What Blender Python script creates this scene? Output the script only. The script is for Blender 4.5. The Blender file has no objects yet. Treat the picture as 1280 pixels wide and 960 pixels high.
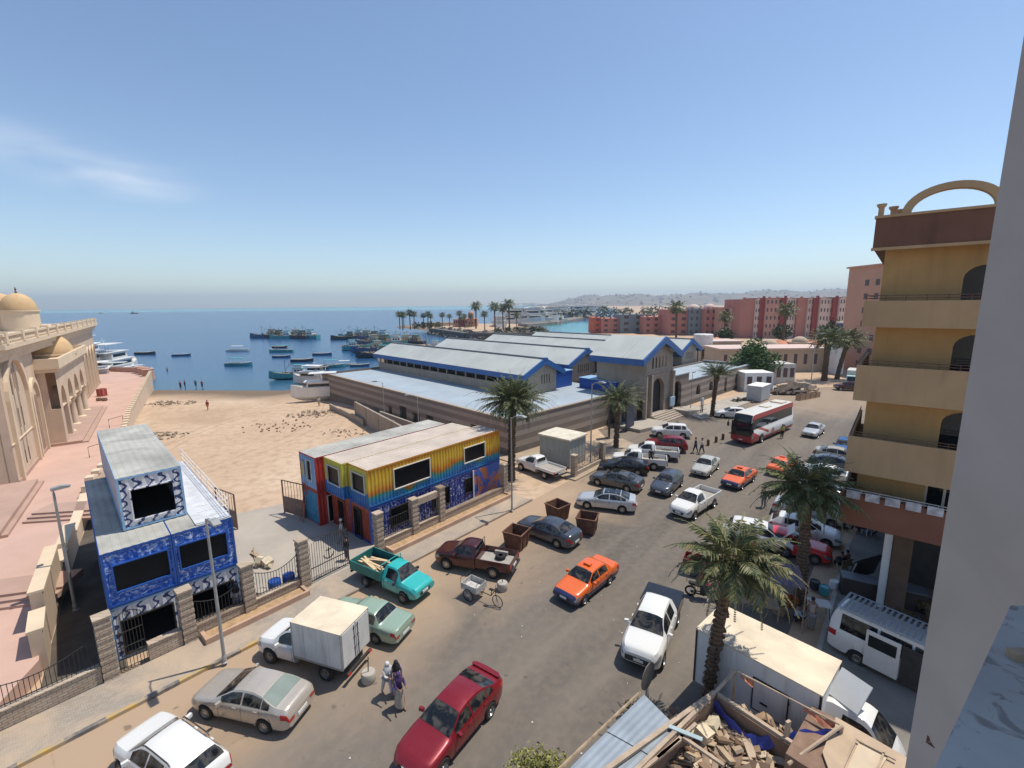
import bpy, math, random
import numpy as np
from mathutils import Vector, Matrix
S = bpy.context.scene
COL = S.collection
rnd = random.Random(7)
R = math.radians
PI = math.pi

# ------------------------------------------------------------------ camera
F = 574.0; PITCH = math.atan((480 - 380.5) / F); ROLL = R(0.55); CAMZ = 15.85
cam = bpy.data.objects.new('camera', bpy.data.cameras.new('camera')); COL.objects.link(cam)
cam.data.sensor_width = 36; cam.data.lens = F / 1280 * 36
cam.data.clip_start = 0.1; cam.data.clip_end = 60000
cam.matrix_world = Matrix.Translation((0, 0, CAMZ)) @ Matrix.Rotation(PI/2 - PITCH, 4, 'X') @ Matrix.Rotation(-ROLL, 4, 'Z')
S.camera = cam
def ray(x, y):
    c, s = math.cos(ROLL), math.sin(ROLL)
    a0 = (x - 640) / F; b0 = (480 - y) / F
    a = c*a0 + s*b0; b = -s*a0 + c*b0
    return (a, math.cos(PITCH) + b*math.sin(PITCH), -math.sin(PITCH) + b*math.cos(PITCH))
def G(x, y, z=0.0):            # where a sight line meets the level z
    d = ray(x, y); t = (z - CAMZ) / d[2]
    return Vector((d[0]*t, d[1]*t, z))
def GY(x, y, Y):               # where a sight line meets the depth Y
    d = ray(x, y); t = Y / d[1]
    return Vector((d[0]*t, Y, CAMZ + d[2]*t))
# street frame: u runs along the street, v from the street towards the sea
TH = R(49)
def UV(u, v, z=0.0):
    return Vector((u*math.cos(TH) - v*math.sin(TH), u*math.sin(TH) + v*math.cos(TH), z))
def toUV(p): return (p[0]*math.cos(TH)+p[1]*math.sin(TH), -p[0]*math.sin(TH)+p[1]*math.cos(TH))

# ------------------------------------------------------------------ mesh helper
class MB:
    def __init__(s): s.v = []; s.f = []; s.m = []
    def poly(s, pts, m=0):
        n = len(s.v); s.v += [tuple(p) for p in pts]; s.f.append(tuple(range(n, n+len(pts)))); s.m.append(m)
    def box(s, x0, x1, y0, y1, z0, z1, m=0):
        n = len(s.v)
        s.v += [(x0,y0,z0),(x1,y0,z0),(x1,y1,z0),(x0,y1,z0),(x0,y0,z1),(x1,y0,z1),(x1,y1,z1),(x0,y1,z1)]
        for q in ((0,3,2,1),(4,5,6,7),(0,1,5,4),(1,2,6,5),(2,3,7,6),(3,0,4,7)): s.f.append(tuple(n+i for i in q)); s.m.append(m)
        return s
    def obox(s, c, sx, sy, sz, rz=0, m=0, rx=0, ry=0):     # oriented box about its centre
        n = len(s.v); M = Matrix.Translation(c) @ Matrix.Rotation(rz,4,'Z') @ Matrix.Rotation(ry,4,'Y') @ Matrix.Rotation(rx,4,'X')
        for z in (-1,1):
            for (x,y) in ((-1,-1),(1,-1),(1,1),(-1,1)):
                s.v.append(tuple(M @ Vector((x*sx/2,y*sy/2,z*sz/2))))
        for q in ((0,3,2,1),(4,5,6,7),(0,1,5,4),(1,2,6,5),(2,3,7,6),(3,0,4,7)): s.f.append(tuple(n+i for i in q)); s.m.append(m)
        return s
    def prism(s, pts, z0, z1, m=0):      # outline in xy
        n = len(s.v); k = len(pts)
        s.v += [(p[0],p[1],z0) for p in pts] + [(p[0],p[1],z1) for p in pts]
        s.f.append(tuple(n+i for i in reversed(range(k)))); s.m.append(m)
        s.f.append(tuple(n+k+i for i in range(k))); s.m.append(m)
        for i in range(k):
            j = (i+1) % k; s.f.append((n+i,n+j,n+k+j,n+k+i)); s.m.append(m)
        return s
    def prismy(s, pts, y0, y1, m=0):     # outline in xz, extruded along y
        n = len(s.v); k = len(pts)
        s.v += [(p[0],y0,p[1]) for p in pts] + [(p[0],y1,p[1]) for p in pts]
        s.f.append(tuple(n+i for i in range(k))); s.m.append(m)
        s.f.append(tuple(n+k+i for i in reversed(range(k)))); s.m.append(m)
        for i in range(k):
            j = (i+1) % k; s.f.append((n+j,n+i,n+k+i,n+k+j)); s.m.append(m)
        return s
    def tube(s, pts, r, n=8, m=0, caps=True):
        pts = [Vector(p) for p in pts]; rr = r if isinstance(r, (list,tuple)) else [r]*len(pts)
        base = len(s.v); up = Vector((0,0,1))
        for i, p in enumerate(pts):
            d = (pts[min(i+1,len(pts)-1)] - pts[max(i-1,0)]).normalized()
            a = d.cross(up if abs(d.z) < .95 else Vector((1,0,0))).normalized(); b = d.cross(a)
            for k in range(n):
                t = 2*PI*k/n; s.v.append(tuple(p + (a*math.cos(t) + b*math.sin(t))*rr[i]))
        for i in range(len(pts)-1):
            for k in range(n):
                k2 = (k+1) % n; s.f.append((base+i*n+k, base+i*n+k2, base+(i+1)*n+k2, base+(i+1)*n+k)); s.m.append(m)
        if caps:
            s.f.append(tuple(base+k for k in reversed(range(n)))); s.m.append(m)
            e = base+(len(pts)-1)*n; s.f.append(tuple(e+k for k in range(n))); s.m.append(m)
        return s
    def lathe(s, prof, n=20, c=(0,0,0), axis='z', m=0, a0=0, a1=2*PI):
        base = len(s.v); full = abs(a1-a0-2*PI) < 1e-6; k = n if full else n+1
        for (r, h) in prof:
            for i in range(k):
                t = a0 + (a1-a0)*i/n; x, y = r*math.cos(t), r*math.sin(t)
                if axis == 'z': s.v.append((c[0]+x, c[1]+y, c[2]+h))
                else: s.v.append((c[0]+x, c[1]+h, c[2]+y))
        for j in range(len(prof)-1):
            for i in range(n):
                i2 = (i+1) % k
                q = (base+j*k+i, base+j*k+i2, base+(j+1)*k+i2, base+(j+1)*k+i)
                s.f.append(q if axis == 'z' else tuple(reversed(q))); s.m.append(m)
        return s
    def mesh(s, name, mats, smooth=None):
        me = bpy.data.meshes.new(name); me.from_pydata(s.v, [], s.f)
        mats = mats if isinstance(mats, (list,tuple)) else [mats]
        for x in mats: me.materials.append(x)
        if len(mats) > 1: me.polygons.foreach_set('material_index', s.m)
        if smooth:
            me.polygons.foreach_set('use_smooth', [True]*len(me.polygons))
            me.set_sharp_from_angle(angle=R(smooth))
        me.update(); return me
    def build(s, name, mats, parent=None, smooth=None, loc=None, rz=None):
        o = bpy.data.objects.new(name, s.mesh(name, mats, smooth)); COL.objects.link(o)
        if parent: o.parent = parent
        if loc is not None: o.location = loc
        if rz is not None: o.rotation_euler = (0,0,rz)
        return o

def tag(o, label=None, cat=None, group=None, kind=None):
    if label: o['label'] = label
    if cat: o['category'] = cat
    if group: o['group'] = group
    if kind: o['kind'] = kind
    return o
def thing(name, label, cat, loc=(0,0,0), rz=0, group=None):
    o = bpy.data.objects.new(name, None); COL.objects.link(o); o.location = loc; o.rotation_euler = (0,0,rz)
    o.empty_display_size = .3
    return tag(o, label, cat, group)
KIDS = {}
def kids(o): return [c for c in o.children]
def copy_tree(o, parent=None):
    c = o.copy(); COL.objects.link(c)
    if parent: c.parent = parent
    for ch in o.children: copy_tree(ch, c)
    return c
def inst(o, loc, rz=0, label=None, group=None, scale=None):
    c = copy_tree(o); c.location = loc; c.rotation_euler = (0,0,rz)
    if label: c['label'] = label
    if group: c['group'] = group
    if scale: c.scale = scale if isinstance(scale, tuple) else (scale,)*3
    return c
class Proto:                 # first use moves the built thing itself, later uses copy it
    def __init__(s, o): s.o = o; s.used = False
    def put(s, loc, rz=0, label=None, group=None, scale=None):
        c = copy_tree(s.o) if s.used else s.o
        s.used = True; c.location = loc; c.rotation_euler = (0,0,rz)
        if label: c['label'] = label
        if group: c['group'] = group
        c.scale = (1,1,1) if not scale else (scale if isinstance(scale, tuple) else (scale,)*3)
        return c

# ------------------------------------------------------------------ materials
class NT:
    def __init__(s, name):
        s.mat = bpy.data.materials.new(name); s.mat.use_nodes = True; s.t = s.mat.node_tree
        s.b = s.t.nodes['Principled BSDF']; s._c = None
    def n(s, kind, **kw):
        x = s.t.nodes.new(kind)
        for k, v in kw.items(): setattr(x, k, v)
        return x
    def l(s, a, b): s.t.links.new(a, b)
    def coord(s, which='Object'):
        if not s._c: s._c = s.n('ShaderNodeTexCoord')
        return s._c.outputs[which]
    def pos(s): return s.n('ShaderNodeNewGeometry').outputs['Position']
    def noise(s, scale, detail=4, vec=None, dist=0, rough=.55):
        x = s.n('ShaderNodeTexNoise'); x.inputs['Scale'].default_value = scale; x.inputs['Detail'].default_value = detail
        x.inputs['Distortion'].default_value = dist; x.inputs['Roughness'].default_value = rough
        s.l(vec if vec is not None else s.coord(), x.inputs['Vector']); return x.outputs['Fac']
    def ramp(s, fac, stops, interp='LINEAR'):
        x = s.n('ShaderNodeValToRGB'); x.color_ramp.interpolation = interp; e = x.color_ramp.elements
        while len(e) < len(stops): e.new(.5)
        for i, (p, c) in enumerate(stops):
            e[i].position = p; e[i].color = (*c, 1) if len(c) == 3 else c
        s.l(fac, x.inputs['Fac']); return x.outputs['Color']
    def mix(s, fac, a, b, mode='MIX'):
        x = s.n('ShaderNodeMix', data_type='RGBA', blend_type=mode)
        for i, val in ((0, fac), (6, a), (7, b)):
            if hasattr(val, 'is_output') or isinstance(val, bpy.types.NodeSocket): s.l(val, x.inputs[i])
            else: x.inputs[i].default_value = val if i == 0 else (*val, 1) if len(val) == 3 else val
        return x.outputs[2]
    def math(s, op, a, b=0.0, c=0.0):
        x = s.n('ShaderNodeMath', operation=op)
        for i, val in enumerate((a, b, c)):
            if isinstance(val, bpy.types.NodeSocket): s.l(val, x.inputs[i])
            else: x.inputs[i].default_value = val
        return x.outputs[0]
    def sep(s, vec): x = s.n('ShaderNodeSeparateXYZ'); s.l(vec, x.inputs[0]); return x.outputs
    def mapping(s, vec, scale=(1,1,1), rot=(0,0,0), loc=(0,0,0)):
        x = s.n('ShaderNodeMapping'); x.inputs['Scale'].default_value = scale; x.inputs['Rotation'].default_value = rot
        x.inputs['Location'].default_value = loc; s.l(vec, x.inputs[0]); return x.outputs[0]
    def bump(s, h, strength=.3, dist=.02):
        x = s.n('ShaderNodeBump'); x.inputs['Strength'].default_value = strength; x.inputs['Distance'].default_value = dist
        s.l(h, x.inputs['Height']); s.l(x.outputs[0], s.b.inputs['Normal'])
    def col(s, c):
        if isinstance(c, bpy.types.NodeSocket): s.l(c, s.b.inputs['Base Color'])
        else: s.b.inputs['Base Color'].default_value = (*c, 1)
    def set(s, rough=.7, metal=0, coat=0, spec=None):
        s.b.inputs['Roughness'].default_value = rough; s.b.inputs['Metallic'].default_value = metal
        s.b.inputs['Coat Weight'].default_value = coat
        if coat: s.b.inputs['Coat Roughness'].default_value = .06
        if spec is not None: s.b.inputs['Specular IOR Level'].default_value = spec
        return s.mat
def sc(c, k): return tuple(min(1, x*k) for x in c)
_mc = {}
def M(name, c, rough=.7, metal=0, var=.18, scale=1.5, bump=0, bscale=20, coat=0, spec=None, streak=0):
    if name in _mc: return _mc[name]
    t = NT(name)
    if var:
        f = t.noise(scale, 6, dist=.4); cc_ = t.ramp(f, [(.3, sc(c, 1-var)), (.7, sc(c, 1+var))])
        if streak:      # rain streaks and grime
            sn = t.noise(2.6, 7, t.mapping(t.coord(), (1,1,.12)), .3); s2 = t.noise(.45, 6, None, .6)
            cc_ = t.mix(t.math('MULTIPLY', t.ramp(sn, [(.5,(0,0,0)),(.72,(1,1,1))]), t.math('MULTIPLY', s2, streak*2)), cc_, sc(c, .45))
        t.col(cc_)
    else: t.col(c)
    if bump: t.bump(t.noise(bscale, 4), bump, .02)
    _mc[name] = t.set(rough, metal, coat, spec); return _mc[name]
def paint(name, c, metal=.0, dust=.12):      # car paint with a film of road dust
    if name in _mc: return _mc[name]
    t = NT(name); f = t.noise(2.2, 6); z = t.sep(t.coord())[2]
    d = t.math('MULTIPLY', t.math('SUBTRACT', 1.0, t.math('MULTIPLY', z, .8)), f)
    dd = t.math('MULTIPLY', d, dust*2.4); x = t.n('ShaderNodeClamp'); t.l(dd, x.inputs[0])
    t.col(t.mix(t.math('MULTIPLY', x.outputs[0], .7 if sum(c) > .6 else .35), c, (.30,.24,.18)))
    rr = t.math('MULTIPLY_ADD', f, .25, .16); t.l(rr, t.b.inputs['Roughness'])
    t.b.inputs['Metallic'].default_value = metal; t.b.inputs['Coat Weight'].default_value = .5; t.b.inputs['Coat Roughness'].default_value = .12
    _mc[name] = t.mat; return t.mat

m_glass = M('dark_glass', (.012,.016,.018), .06, 0, 0, coat=.3)
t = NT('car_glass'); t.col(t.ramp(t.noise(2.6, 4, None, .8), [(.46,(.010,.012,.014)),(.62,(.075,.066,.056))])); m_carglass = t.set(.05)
m_glass2 = M('green_tinted_glass', (.05,.07,.065), .05, 0, 0)
m_black = M('black_rubber', (.018,.018,.019), .85, 0, .2, 8)
m_dplast = M('dark_plastic', (.03,.03,.032), .55, 0, .2, 6)
m_rim = M('alloy_rim', (.48,.48,.49), .32, .85, .1, 9)
m_steelrim = M('steel_rim', (.25,.24,.23), .5, .6, .2, 9)
m_chrome = M('chrome', (.7,.7,.7), .18, 1, 0)
m_lamp = M('headlamp_glass', (.30,.33,.36), .08, .5, .05)
m_tail = M('tail_lamp_red', (.45,.02,.02), .2, 0, .1)
m_plate = M('plate_white', (.7,.7,.68), .5, 0, .1)
m_plateb = M('plate_blue_band', (.1,.25,.6), .5, 0, .1)
m_concrete = M('concrete', (.40,.36,.31), .9, 0, .18, .9, .25, 12)
m_steelgrey = M('painted_steel_grey', (.36,.36,.35), .55, .3, .15, 3)
m_rust = M('rusty_steel', (.16,.075,.045), .85, .1, .4, 3, .3, 30)
m_wood = M('weathered_wood', (.34,.25,.16), .85, 0, .3, 4, .2, 30)
m_white = M('white_paint', (.78,.77,.74), .55, 0, .06, 2)
m_iron = M('black_iron', (.035,.033,.03), .6, .4, .3, 5)
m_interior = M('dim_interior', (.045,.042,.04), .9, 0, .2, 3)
m_skin = M('skin_brown', (.26,.145,.09), .6, 0, .08, 9)
m_hair = M('black_hair', (.012,.01,.01), .6, 0, .2, 20)
# ------------------------------------------------------------------ land, sea, hills, sky
SEA = -2.25
SHORE = [(-3000,-900),(-260,-60),(-150,55),(-112,86),(-90,99),(-79,101),(-62,99.6),(-49,98.7),(-44,108),(-40,126),(-41,143),(-50,168),(-63,190),(-80,211),(-74,219),(-50,214),(-26,222),(-14,246),
 (-40,300),(-72,350),(-104,400),(-96,432),(-40,440),(6,430),(30,412),(20,372),(8,338),(22,300),(50,287),(66,296),(84,340),(120,470),(190,800),(330,1500),(420,2100),(330,2500),(120,2900),(100,3300),(220,4200),(900,8700),(8800,8700),(8800,-2000),(-3000,-2000)]
SH = np.array(SHORE, float)
def shore_dist(X, Y):
    P = np.stack([X, Y], -1); best = np.full(X.shape, 1e9); inside = np.zeros(X.shape, bool)
    n = len(SH)
    for i in range(n):
        a, b = SH[i], SH[(i+1) % n]; ab = b - a
        t = np.clip(((P - a) @ ab) / (ab @ ab), 0, 1); q = a + t[..., None]*ab
        if i < n-5: best = np.minimum(best, np.hypot(P[...,0]-q[...,0], P[...,1]-q[...,1]))
        cond = (a[1] > Y) != (b[1] > Y)
        with np.errstate(divide='ignore', invalid='ignore'):
            xi = (b[0]-a[0])*(Y-a[1])/(b[1]-a[1]) + a[0]
        inside ^= cond & (X < xi)
    return np.where(inside, best, -best)
def gz_arr(X, Y):
    d = shore_dist(X, Y)
    z = np.where(d > 0, SEA + 2.27*np.clip(d/42, 0, 1)**.8, SEA + d*.09)
    z = np.clip(z, -5.0, 0.0)
    wob = (np.sin(X*.9+np.sin(Y*.5)*2)*np.sin(Y*.8+1.3*np.sin(X*.37)))*.05 + np.sin(X*.23+1)*np.sin(Y*.19)*.08
    k = np.clip((d-0)/6, 0, 1)*np.clip((-z)/.5, 0, 1)*np.clip((600-np.hypot(X,Y))/200, 0, 1)
    return z + wob*k
def gz(x, y): return float(gz_arr(np.array([float(x)]), np.array([float(y)]))[0])
def GL(px, py, it=6):          # sight line on the land surface
    z = 0.0
    for _ in range(it):
        p = G(px, py, z); z = max(gz(p.x, p.y), SEA)
    return G(px, py, z)
def graded(lo, hi, step, inner):
    a = list(np.arange(inner[0], inner[1]+.01, step)); s = step; x = a[-1]
    while x < hi: s *= 1.13; x += s; a.append(min(x, hi))
    s = step; x = a[0]; b = []
    while x > lo: s *= 1.13; x -= s; b.append(max(x, lo))
    return np.array(b[::-1] + a)
gx = graded(-2900, 8700, 2.0, (-130, 80)); gy = graded(-900, 8600, 2.0, (-6, 230))
GX, GYY = np.meshgrid(gx, gy); GZ = gz_arr(GX, GYY)
nx, ny = len(gx), len(gy)
me = bpy.data.meshes.new('sand_ground')
idx = np.arange(nx*ny).reshape(ny, nx)
fc = np.stack([idx[:-1,:-1], idx[:-1,1:], idx[1:,1:], idx[1:,:-1]], -1).reshape(-1,4)
keep = GZ.reshape(-1)[fc].max(1) > -4.9
me.from_pydata(np.stack([GX,GYY,GZ],-1).reshape(-1,3).tolist(), [], fc[keep].tolist()); me.update()
me.polygons.foreach_set('use_smooth', [True]*len(me.polygons))
t = NT('sand'); p = t.pos()
n1 = t.noise(.08, 8, p, .6); n2 = t.noise(1.1, 8, p); n3 = t.noise(14, 4, p)
c1 = t.ramp(n1, [(.32,(.43,.30,.20)),(.5,(.51,.37,.255)),(.68,(.57,.43,.31))])
c2 = t.mix(t.ramp(n2, [(.45,(0,0,0)),(.68,(.75,.75,.75))]), c1, (.38,.27,.18))
c2 = t.mix(t.ramp(n3, [(.64,(0,0,0)),(.72,(.6,.6,.6))]), c2, (.22,.15,.10))
px_, py_, z = t.sep(p)
trk = None
for (x0_, am, fq, ph) in ((-36,5,.07,.4),(-43,7,.05,1.9),(-31,4,.09,2.6)):      # tyre tracks across the sand
    cx_ = t.math('SUBTRACT', px_, t.math('MULTIPLY_ADD', t.math('SINE', t.math('MULTIPLY_ADD', py_, fq, ph)), am, x0_))
    d_ = t.math('ABSOLUTE', t.math('SUBTRACT', t.math('ABSOLUTE', cx_), .8)); q_ = t.math('LESS_THAN', d_, .13)
    trk = q_ if trk is None else t.math('MAXIMUM', trk, q_)
trk = t.math('MULTIPLY', trk, t.math('MULTIPLY', n2, .7))
c2 = t.mix(trk, c2, (.30,.20,.13))
wet = t.ramp(t.math('ADD', t.math('MULTIPLY', z, .5), t.math('MULTIPLY', n2, .12)), [(-.0,(1,1,1)),(.0001,(1,1,1))])
mr = t.n('ShaderNodeMapRange'); t.l(t.math('ADD', z, t.math('MULTIPLY', n2, .5)), mr.inputs[0])
mr.inputs[1].default_value = -1.5; mr.inputs[2].default_value = -.95; mr.inputs[3].default_value = 1; mr.inputs[4].default_value = 0
c3 = t.mix(mr.outputs[0], c2, (.175,.13,.09))
t.col(c3); t.bump(t.math('ADD', n2, t.math('MULTIPLY', n3, .3)), .5, .12); t.set(.95, 0, 0, .2)
o = bpy.data.objects.new('sand_ground', me); me.materials.append(t.mat); COL.objects.link(o); tag(o, kind='structure')

# water
t = NT('sea_water'); p = t.pos(); x, y, zz = t.sep(p)
wv = t.noise(.9, 5, t.mapping(p, (1,1.6,1)), .3); wv2 = t.noise(.02, 5, t.mapping(p, (.25,1.5,1), (0,0,.3)), .8)
wv3 = t.noise(.0016, 4, t.mapping(p, (.5,2.2,1)), .5)
deep = t.ramp(wv2, [(.3,(.012,.062,.150)),(.7,(.022,.088,.190))])
mr = t.n('ShaderNodeMapRange'); t.l(t.math('ADD', y, t.math('MULTIPLY', wv3, 1400)), mr.inputs[0])
mr.inputs[1].default_value = 2500; mr.inputs[2].default_value = 2900
reef = t.mix(mr.outputs[0], deep, (.10,.33,.36))
mr2 = t.n('ShaderNodeMapRange'); t.l(t.math('ADD', y, t.math('MULTIPLY', wv2, 60)), mr2.inputs[0])
mr2.inputs[1].default_value = 175; mr2.inputs[2].default_value = 115
shal = t.mix(t.math('MULTIPLY', mr2.outputs[0], .65), reef, (.045,.13,.17))
# pale lagoon by the hotel
vm = t.n('ShaderNodeVectorMath', operation='DISTANCE'); t.l(t.mapping(p, (1,.38,0)), vm.inputs[0]); vm.inputs[1].default_value = (62, 355*.38, 0)
mr3 = t.n('ShaderNodeMapRange'); t.l(vm.outputs['Value'], mr3.inputs[0]); mr3.inputs[1].default_value = 48; mr3.inputs[2].default_value = 30
lag = t.mix(mr3.outputs[0], shal, (.06,.26,.30))
t.col(lag); t.bump(wv, .35, .25); t.set(.22, 0, 0, .35)
mb = MB(); mb.poly([(-8900,-2000,SEA),(8900,-2000,SEA),(8900,8900,SEA),(-8900,8900,SEA)])
tag(mb.build('sea_water', t.mat), kind='structure')

# hills across the bay
def fbm(x, y):
    return (math.sin(x*1.0+1.3*math.sin(y*.7))+.5*math.sin(x*2.3+y*1.9+.5)+.25*math.sin(x*5.1-y*3.3)+.13*math.sin(x*11+y*7))/1.9
mb = MB(); NB, ND = 190, 16
env = [(3,0),(3.6,10),(6,42),(9.5,100),(12,96),(17,92),(22,96),(30,108),(38,104),(50,112),(60,120)]
def envf(a):
    for (a0,h0),(a1,h1) in zip(env, env[1:]):
        if a0 <= a <= a1: return h0+(h1-h0)*(a-a0)/(a1-a0)
    return 0
def hill(a, k):                  # bearing in degrees, k 0..1 in depth
    d = 2900 + 2600*k + 300*math.sin(a*.25)
    prof = math.sin(min(1, k*1.5)*PI/2)**1.2*(1 if k < .75 else 1-(k-.75)*2)
    h = envf(a)*(d/4000)*prof*(.88+.14*fbm(a*.9, k*5)) + 3*fbm(a*4, k*9)*min(1,k*4)
    return Vector((math.sin(R(a))*d, math.cos(R(a))*d, -3+max(0,h)))
for i in range(NB+1):
    for j in range(ND+1): mb.v.append(tuple(hill(3+57*i/NB, j/ND)))
for i in range(NB):
    for j in range(ND):
        b = i*(ND+1)+j; mb.f.append((b, b+ND+1, b+ND+2, b+1)); mb.m.append(0)
t = NT('dry_hillside'); p = t.pos(); n1 = t.noise(.006, 8, p, .5); n2 = t.noise(.04, 6, p)
t.col(t.mix(t.ramp(n2, [(.5,(0,0,0)),(.62,(.7,.7,.7))]), t.ramp(n1, [(.35,(.17,.13,.10)),(.6,(.26,.205,.15))]), (.10,.11,.07))); t.set(.95)
tag(mb.build('hills', t.mat, smooth=60), kind='structure')

# sky
W = bpy.data.worlds.new('World'); S.world = W; W.use_nodes = True; nt = W.node_tree
bg = nt.nodes['Background']; sky = nt.nodes.new('ShaderNodeTexSky'); sky.sky_type = 'NISHITA'; sky.sun_disc = False
SUN_AZ = 22; SUN_EL = 68          # azimuth from +x, counter-clockwise
sky.sun_elevation = R(SUN_EL); sky.sun_rotation = R(90 - SUN_AZ)
sky.altitude = 0; sky.air_density = 1.0; sky.dust_density = .35; sky.ozone_density = 2.2
tc = nt.nodes.new('ShaderNodeTexCoord'); mp = nt.nodes.new('ShaderNodeMapping'); nz = nt.nodes.new('ShaderNodeTexNoise')
# thin clouds, two wisps low on the left
nt.links.new(tc.outputs['Generated'], mp.inputs[0]); mp.inputs['Scale'].default_value = (3.0, 3.0, 9.0)
mp.inputs['Location'].default_value = (.3, .2, 0)
nt.links.new(mp.outputs[0], nz.inputs['Vector']); nz.inputs['Scale'].default_value = 1.5; nz.inputs['Detail'].default_value = 7; nz.inputs['Distortion'].default_value = .6
def blob(px, py, sx, sz, amp):
    d = Vector(ray(px, py)).normalized()
    s_ = nt.nodes.new('ShaderNodeVectorMath'); s_.operation = 'SUBTRACT'; nt.links.new(tc.outputs['Generated'], s_.inputs[0]); s_.inputs[1].default_value = d
    m_ = nt.nodes.new('ShaderNodeVectorMath'); m_.operation = 'MULTIPLY'; nt.links.new(s_.outputs[0], m_.inputs[0]); m_.inputs[1].default_value = (1/sx, 1/sx, 1/sz)
    l_ = nt.nodes.new('ShaderNodeVectorMath'); l_.operation = 'LENGTH'; nt.links.new(m_.outputs[0], l_.inputs[0])
    r_ = nt.nodes.new('ShaderNodeMapRange'); nt.links.new(l_.outputs['Value'], r_.inputs[0]); r_.interpolation_type = 'SMOOTHERSTEP'
    r_.inputs[1].default_value = 0; r_.inputs[2].default_value = 1; r_.inputs[3].default_value = amp; r_.inputs[4].default_value = 0
    return r_.outputs[0]
bs = [blob(150, 222, .16, .055, 1.0), blob(15, 178, .17, .05, .8), blob(75, 200, .14, .05, .45)]
acc = bs[0]
for b_ in bs[1:]:
    mx = nt.nodes.new('ShaderNodeMath'); mx.operation = 'MAXIMUM'; nt.links.new(acc, mx.inputs[0]); nt.links.new(b_, mx.inputs[1]); acc = mx.outputs[0]
nr = nt.nodes.new('ShaderNodeMapRange'); nt.links.new(nz.outputs['Fac'], nr.inputs[0]); nr.inputs[1].default_value = .36; nr.inputs[2].default_value = .68
mu = nt.nodes.new('ShaderNodeMath'); mu.operation = 'MULTIPLY'; nt.links.new(acc, mu.inputs[0]); nt.links.new(nr.outputs[0], mu.inputs[1])
mu2 = nt.nodes.new('ShaderNodeMath'); mu2.operation = 'MULTIPLY'; nt.links.new(mu.outputs[0], mu2.inputs[0]); mu2.inputs[1].default_value = .32
mxr = nt.nodes.new('ShaderNodeMix'); mxr.data_type = 'RGBA'; nt.links.new(mu2.outputs[0], mxr.inputs[0]); nt.links.new(sky.outputs[0], mxr.inputs[6]); mxr.inputs[7].default_value = (8.2, 8.0, 8.0, 1)
nt.links.new(mxr.outputs[2], bg.inputs['Color']); bg.inputs['Strength'].default_value = .13
sl = bpy.data.lights.new('sun', 'SUN'); sl.energy = 3.8; sl.angle = R(.53); sl.color = (1, .935, .82)
so = bpy.data.objects.new('sun', sl); COL.objects.link(so)
sd = Vector((math.cos(R(SUN_AZ))*math.cos(R(SUN_EL)), math.sin(R(SUN_AZ))*math.cos(R(SUN_EL)), math.sin(R(SUN_EL))))
so.rotation_euler = sd.to_track_quat('Z', 'Y').to_euler(); so.location = (30, 10, 60)
S.view_settings.view_transform = 'Standard'; S.view_settings.look = 'None'; S.view_settings.exposure = 0.25; S.view_settings.gamma = 1
S.render.engine = 'CYCLES'
S.cycles.max_bounces = 6; S.cycles.volume_bounces = 0; S.cycles.caustics_reflective = False; S.cycles.caustics_refractive = False

# haze
HAZE = True
if HAZE:
    mh = bpy.data.materials.new('sea_haze'); mh.use_nodes = True; nh = mh.node_tree; nh.nodes.remove(nh.nodes['Principled BSDF'])
    pv = nh.nodes.new('ShaderNodeVolumePrincipled'); pv.inputs['Color'].default_value = (.70,.85,1,1); pv.inputs['Density'].default_value = .00017
    pv.inputs['Anisotropy'].default_value = .2
    nh.links.new(pv.outputs[0], nh.nodes['Material Output'].inputs['Volume'])
    mb = MB(); mb.box(-8950, 8950, -2100, 8950, -7, 235)
    tag(mb.build('haze', mh), kind='stuff')

# ------------------------------------------------------------------ road, pavements
def sheet(name, pts, z, mat, kind='structure'):
    mb = MB(); mb.poly([(p[0], p[1], z) for p in pts]); return tag(mb.build(name, mat), kind=kind)
t = NT('dusty_asphalt'); p = t.pos()
fr = t.mapping(p, (1,1,1), (0,0,-TH)); uu, vv, _ = t.sep(fr)
n1 = t.noise(.16, 8, fr, .8); n2 = t.noise(2.5, 8, p); n3 = t.noise(45, 3, p); n4 = t.noise(.5, 6, t.mapping(fr, (.12,1,1)), .4)
base = t.ramp(n4, [(.3,(.112,.097,.083)),(.7,(.188,.162,.135))])
# sand swept against the kerb on the sea side and near the open ground
mr = t.n('ShaderNodeMapRange'); t.l(t.math('ADD', vv, t.math('MULTIPLY', n1, 9)), mr.inputs[0]); mr.inputs[1].default_value = 18.5; mr.inputs[2].default_value = 24.5
mru = t.n('ShaderNodeMapRange'); t.l(t.math('ADD', uu, t.math('MULTIPLY', n1, 12)), mru.inputs[0]); mru.inputs[1].default_value = 36; mru.inputs[2].default_value = 44; mru.inputs[3].default_value = 1; mru.inputs[4].default_value = .12
f1 = t.math('MULTIPLY', mr.outputs[0], mru.outputs[0])
far = t.n('ShaderNodeMapRange'); t.l(t.math('ADD', t.math('SUBTRACT', uu, t.math('MULTIPLY', vv, -.35)), t.math('MULTIPLY', n1, 16)), far.inputs[0]); far.inputs[1].default_value = 84; far.inputs[2].default_value = 96; far.inputs[3].default_value = 0; far.inputs[4].default_value = .55
f1 = t.math('MAXIMUM', f1, far.outputs[0])
patch = t.ramp(n2, [(.42,(0,0,0)),(.7,(.35,.35,.35))])
cc = t.mix(patch, base, (.24,.19,.145))
cc = t.mix(t.math('MULTIPLY', f1, .92), cc, (.42,.30,.20))
spots = t.ramp(t.noise(.9, 2, p), [(.70,(0,0,0)),(.74,(.55,.55,.55))])
cc = t.mix(spots, cc, (.07,.06,.055))
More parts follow.
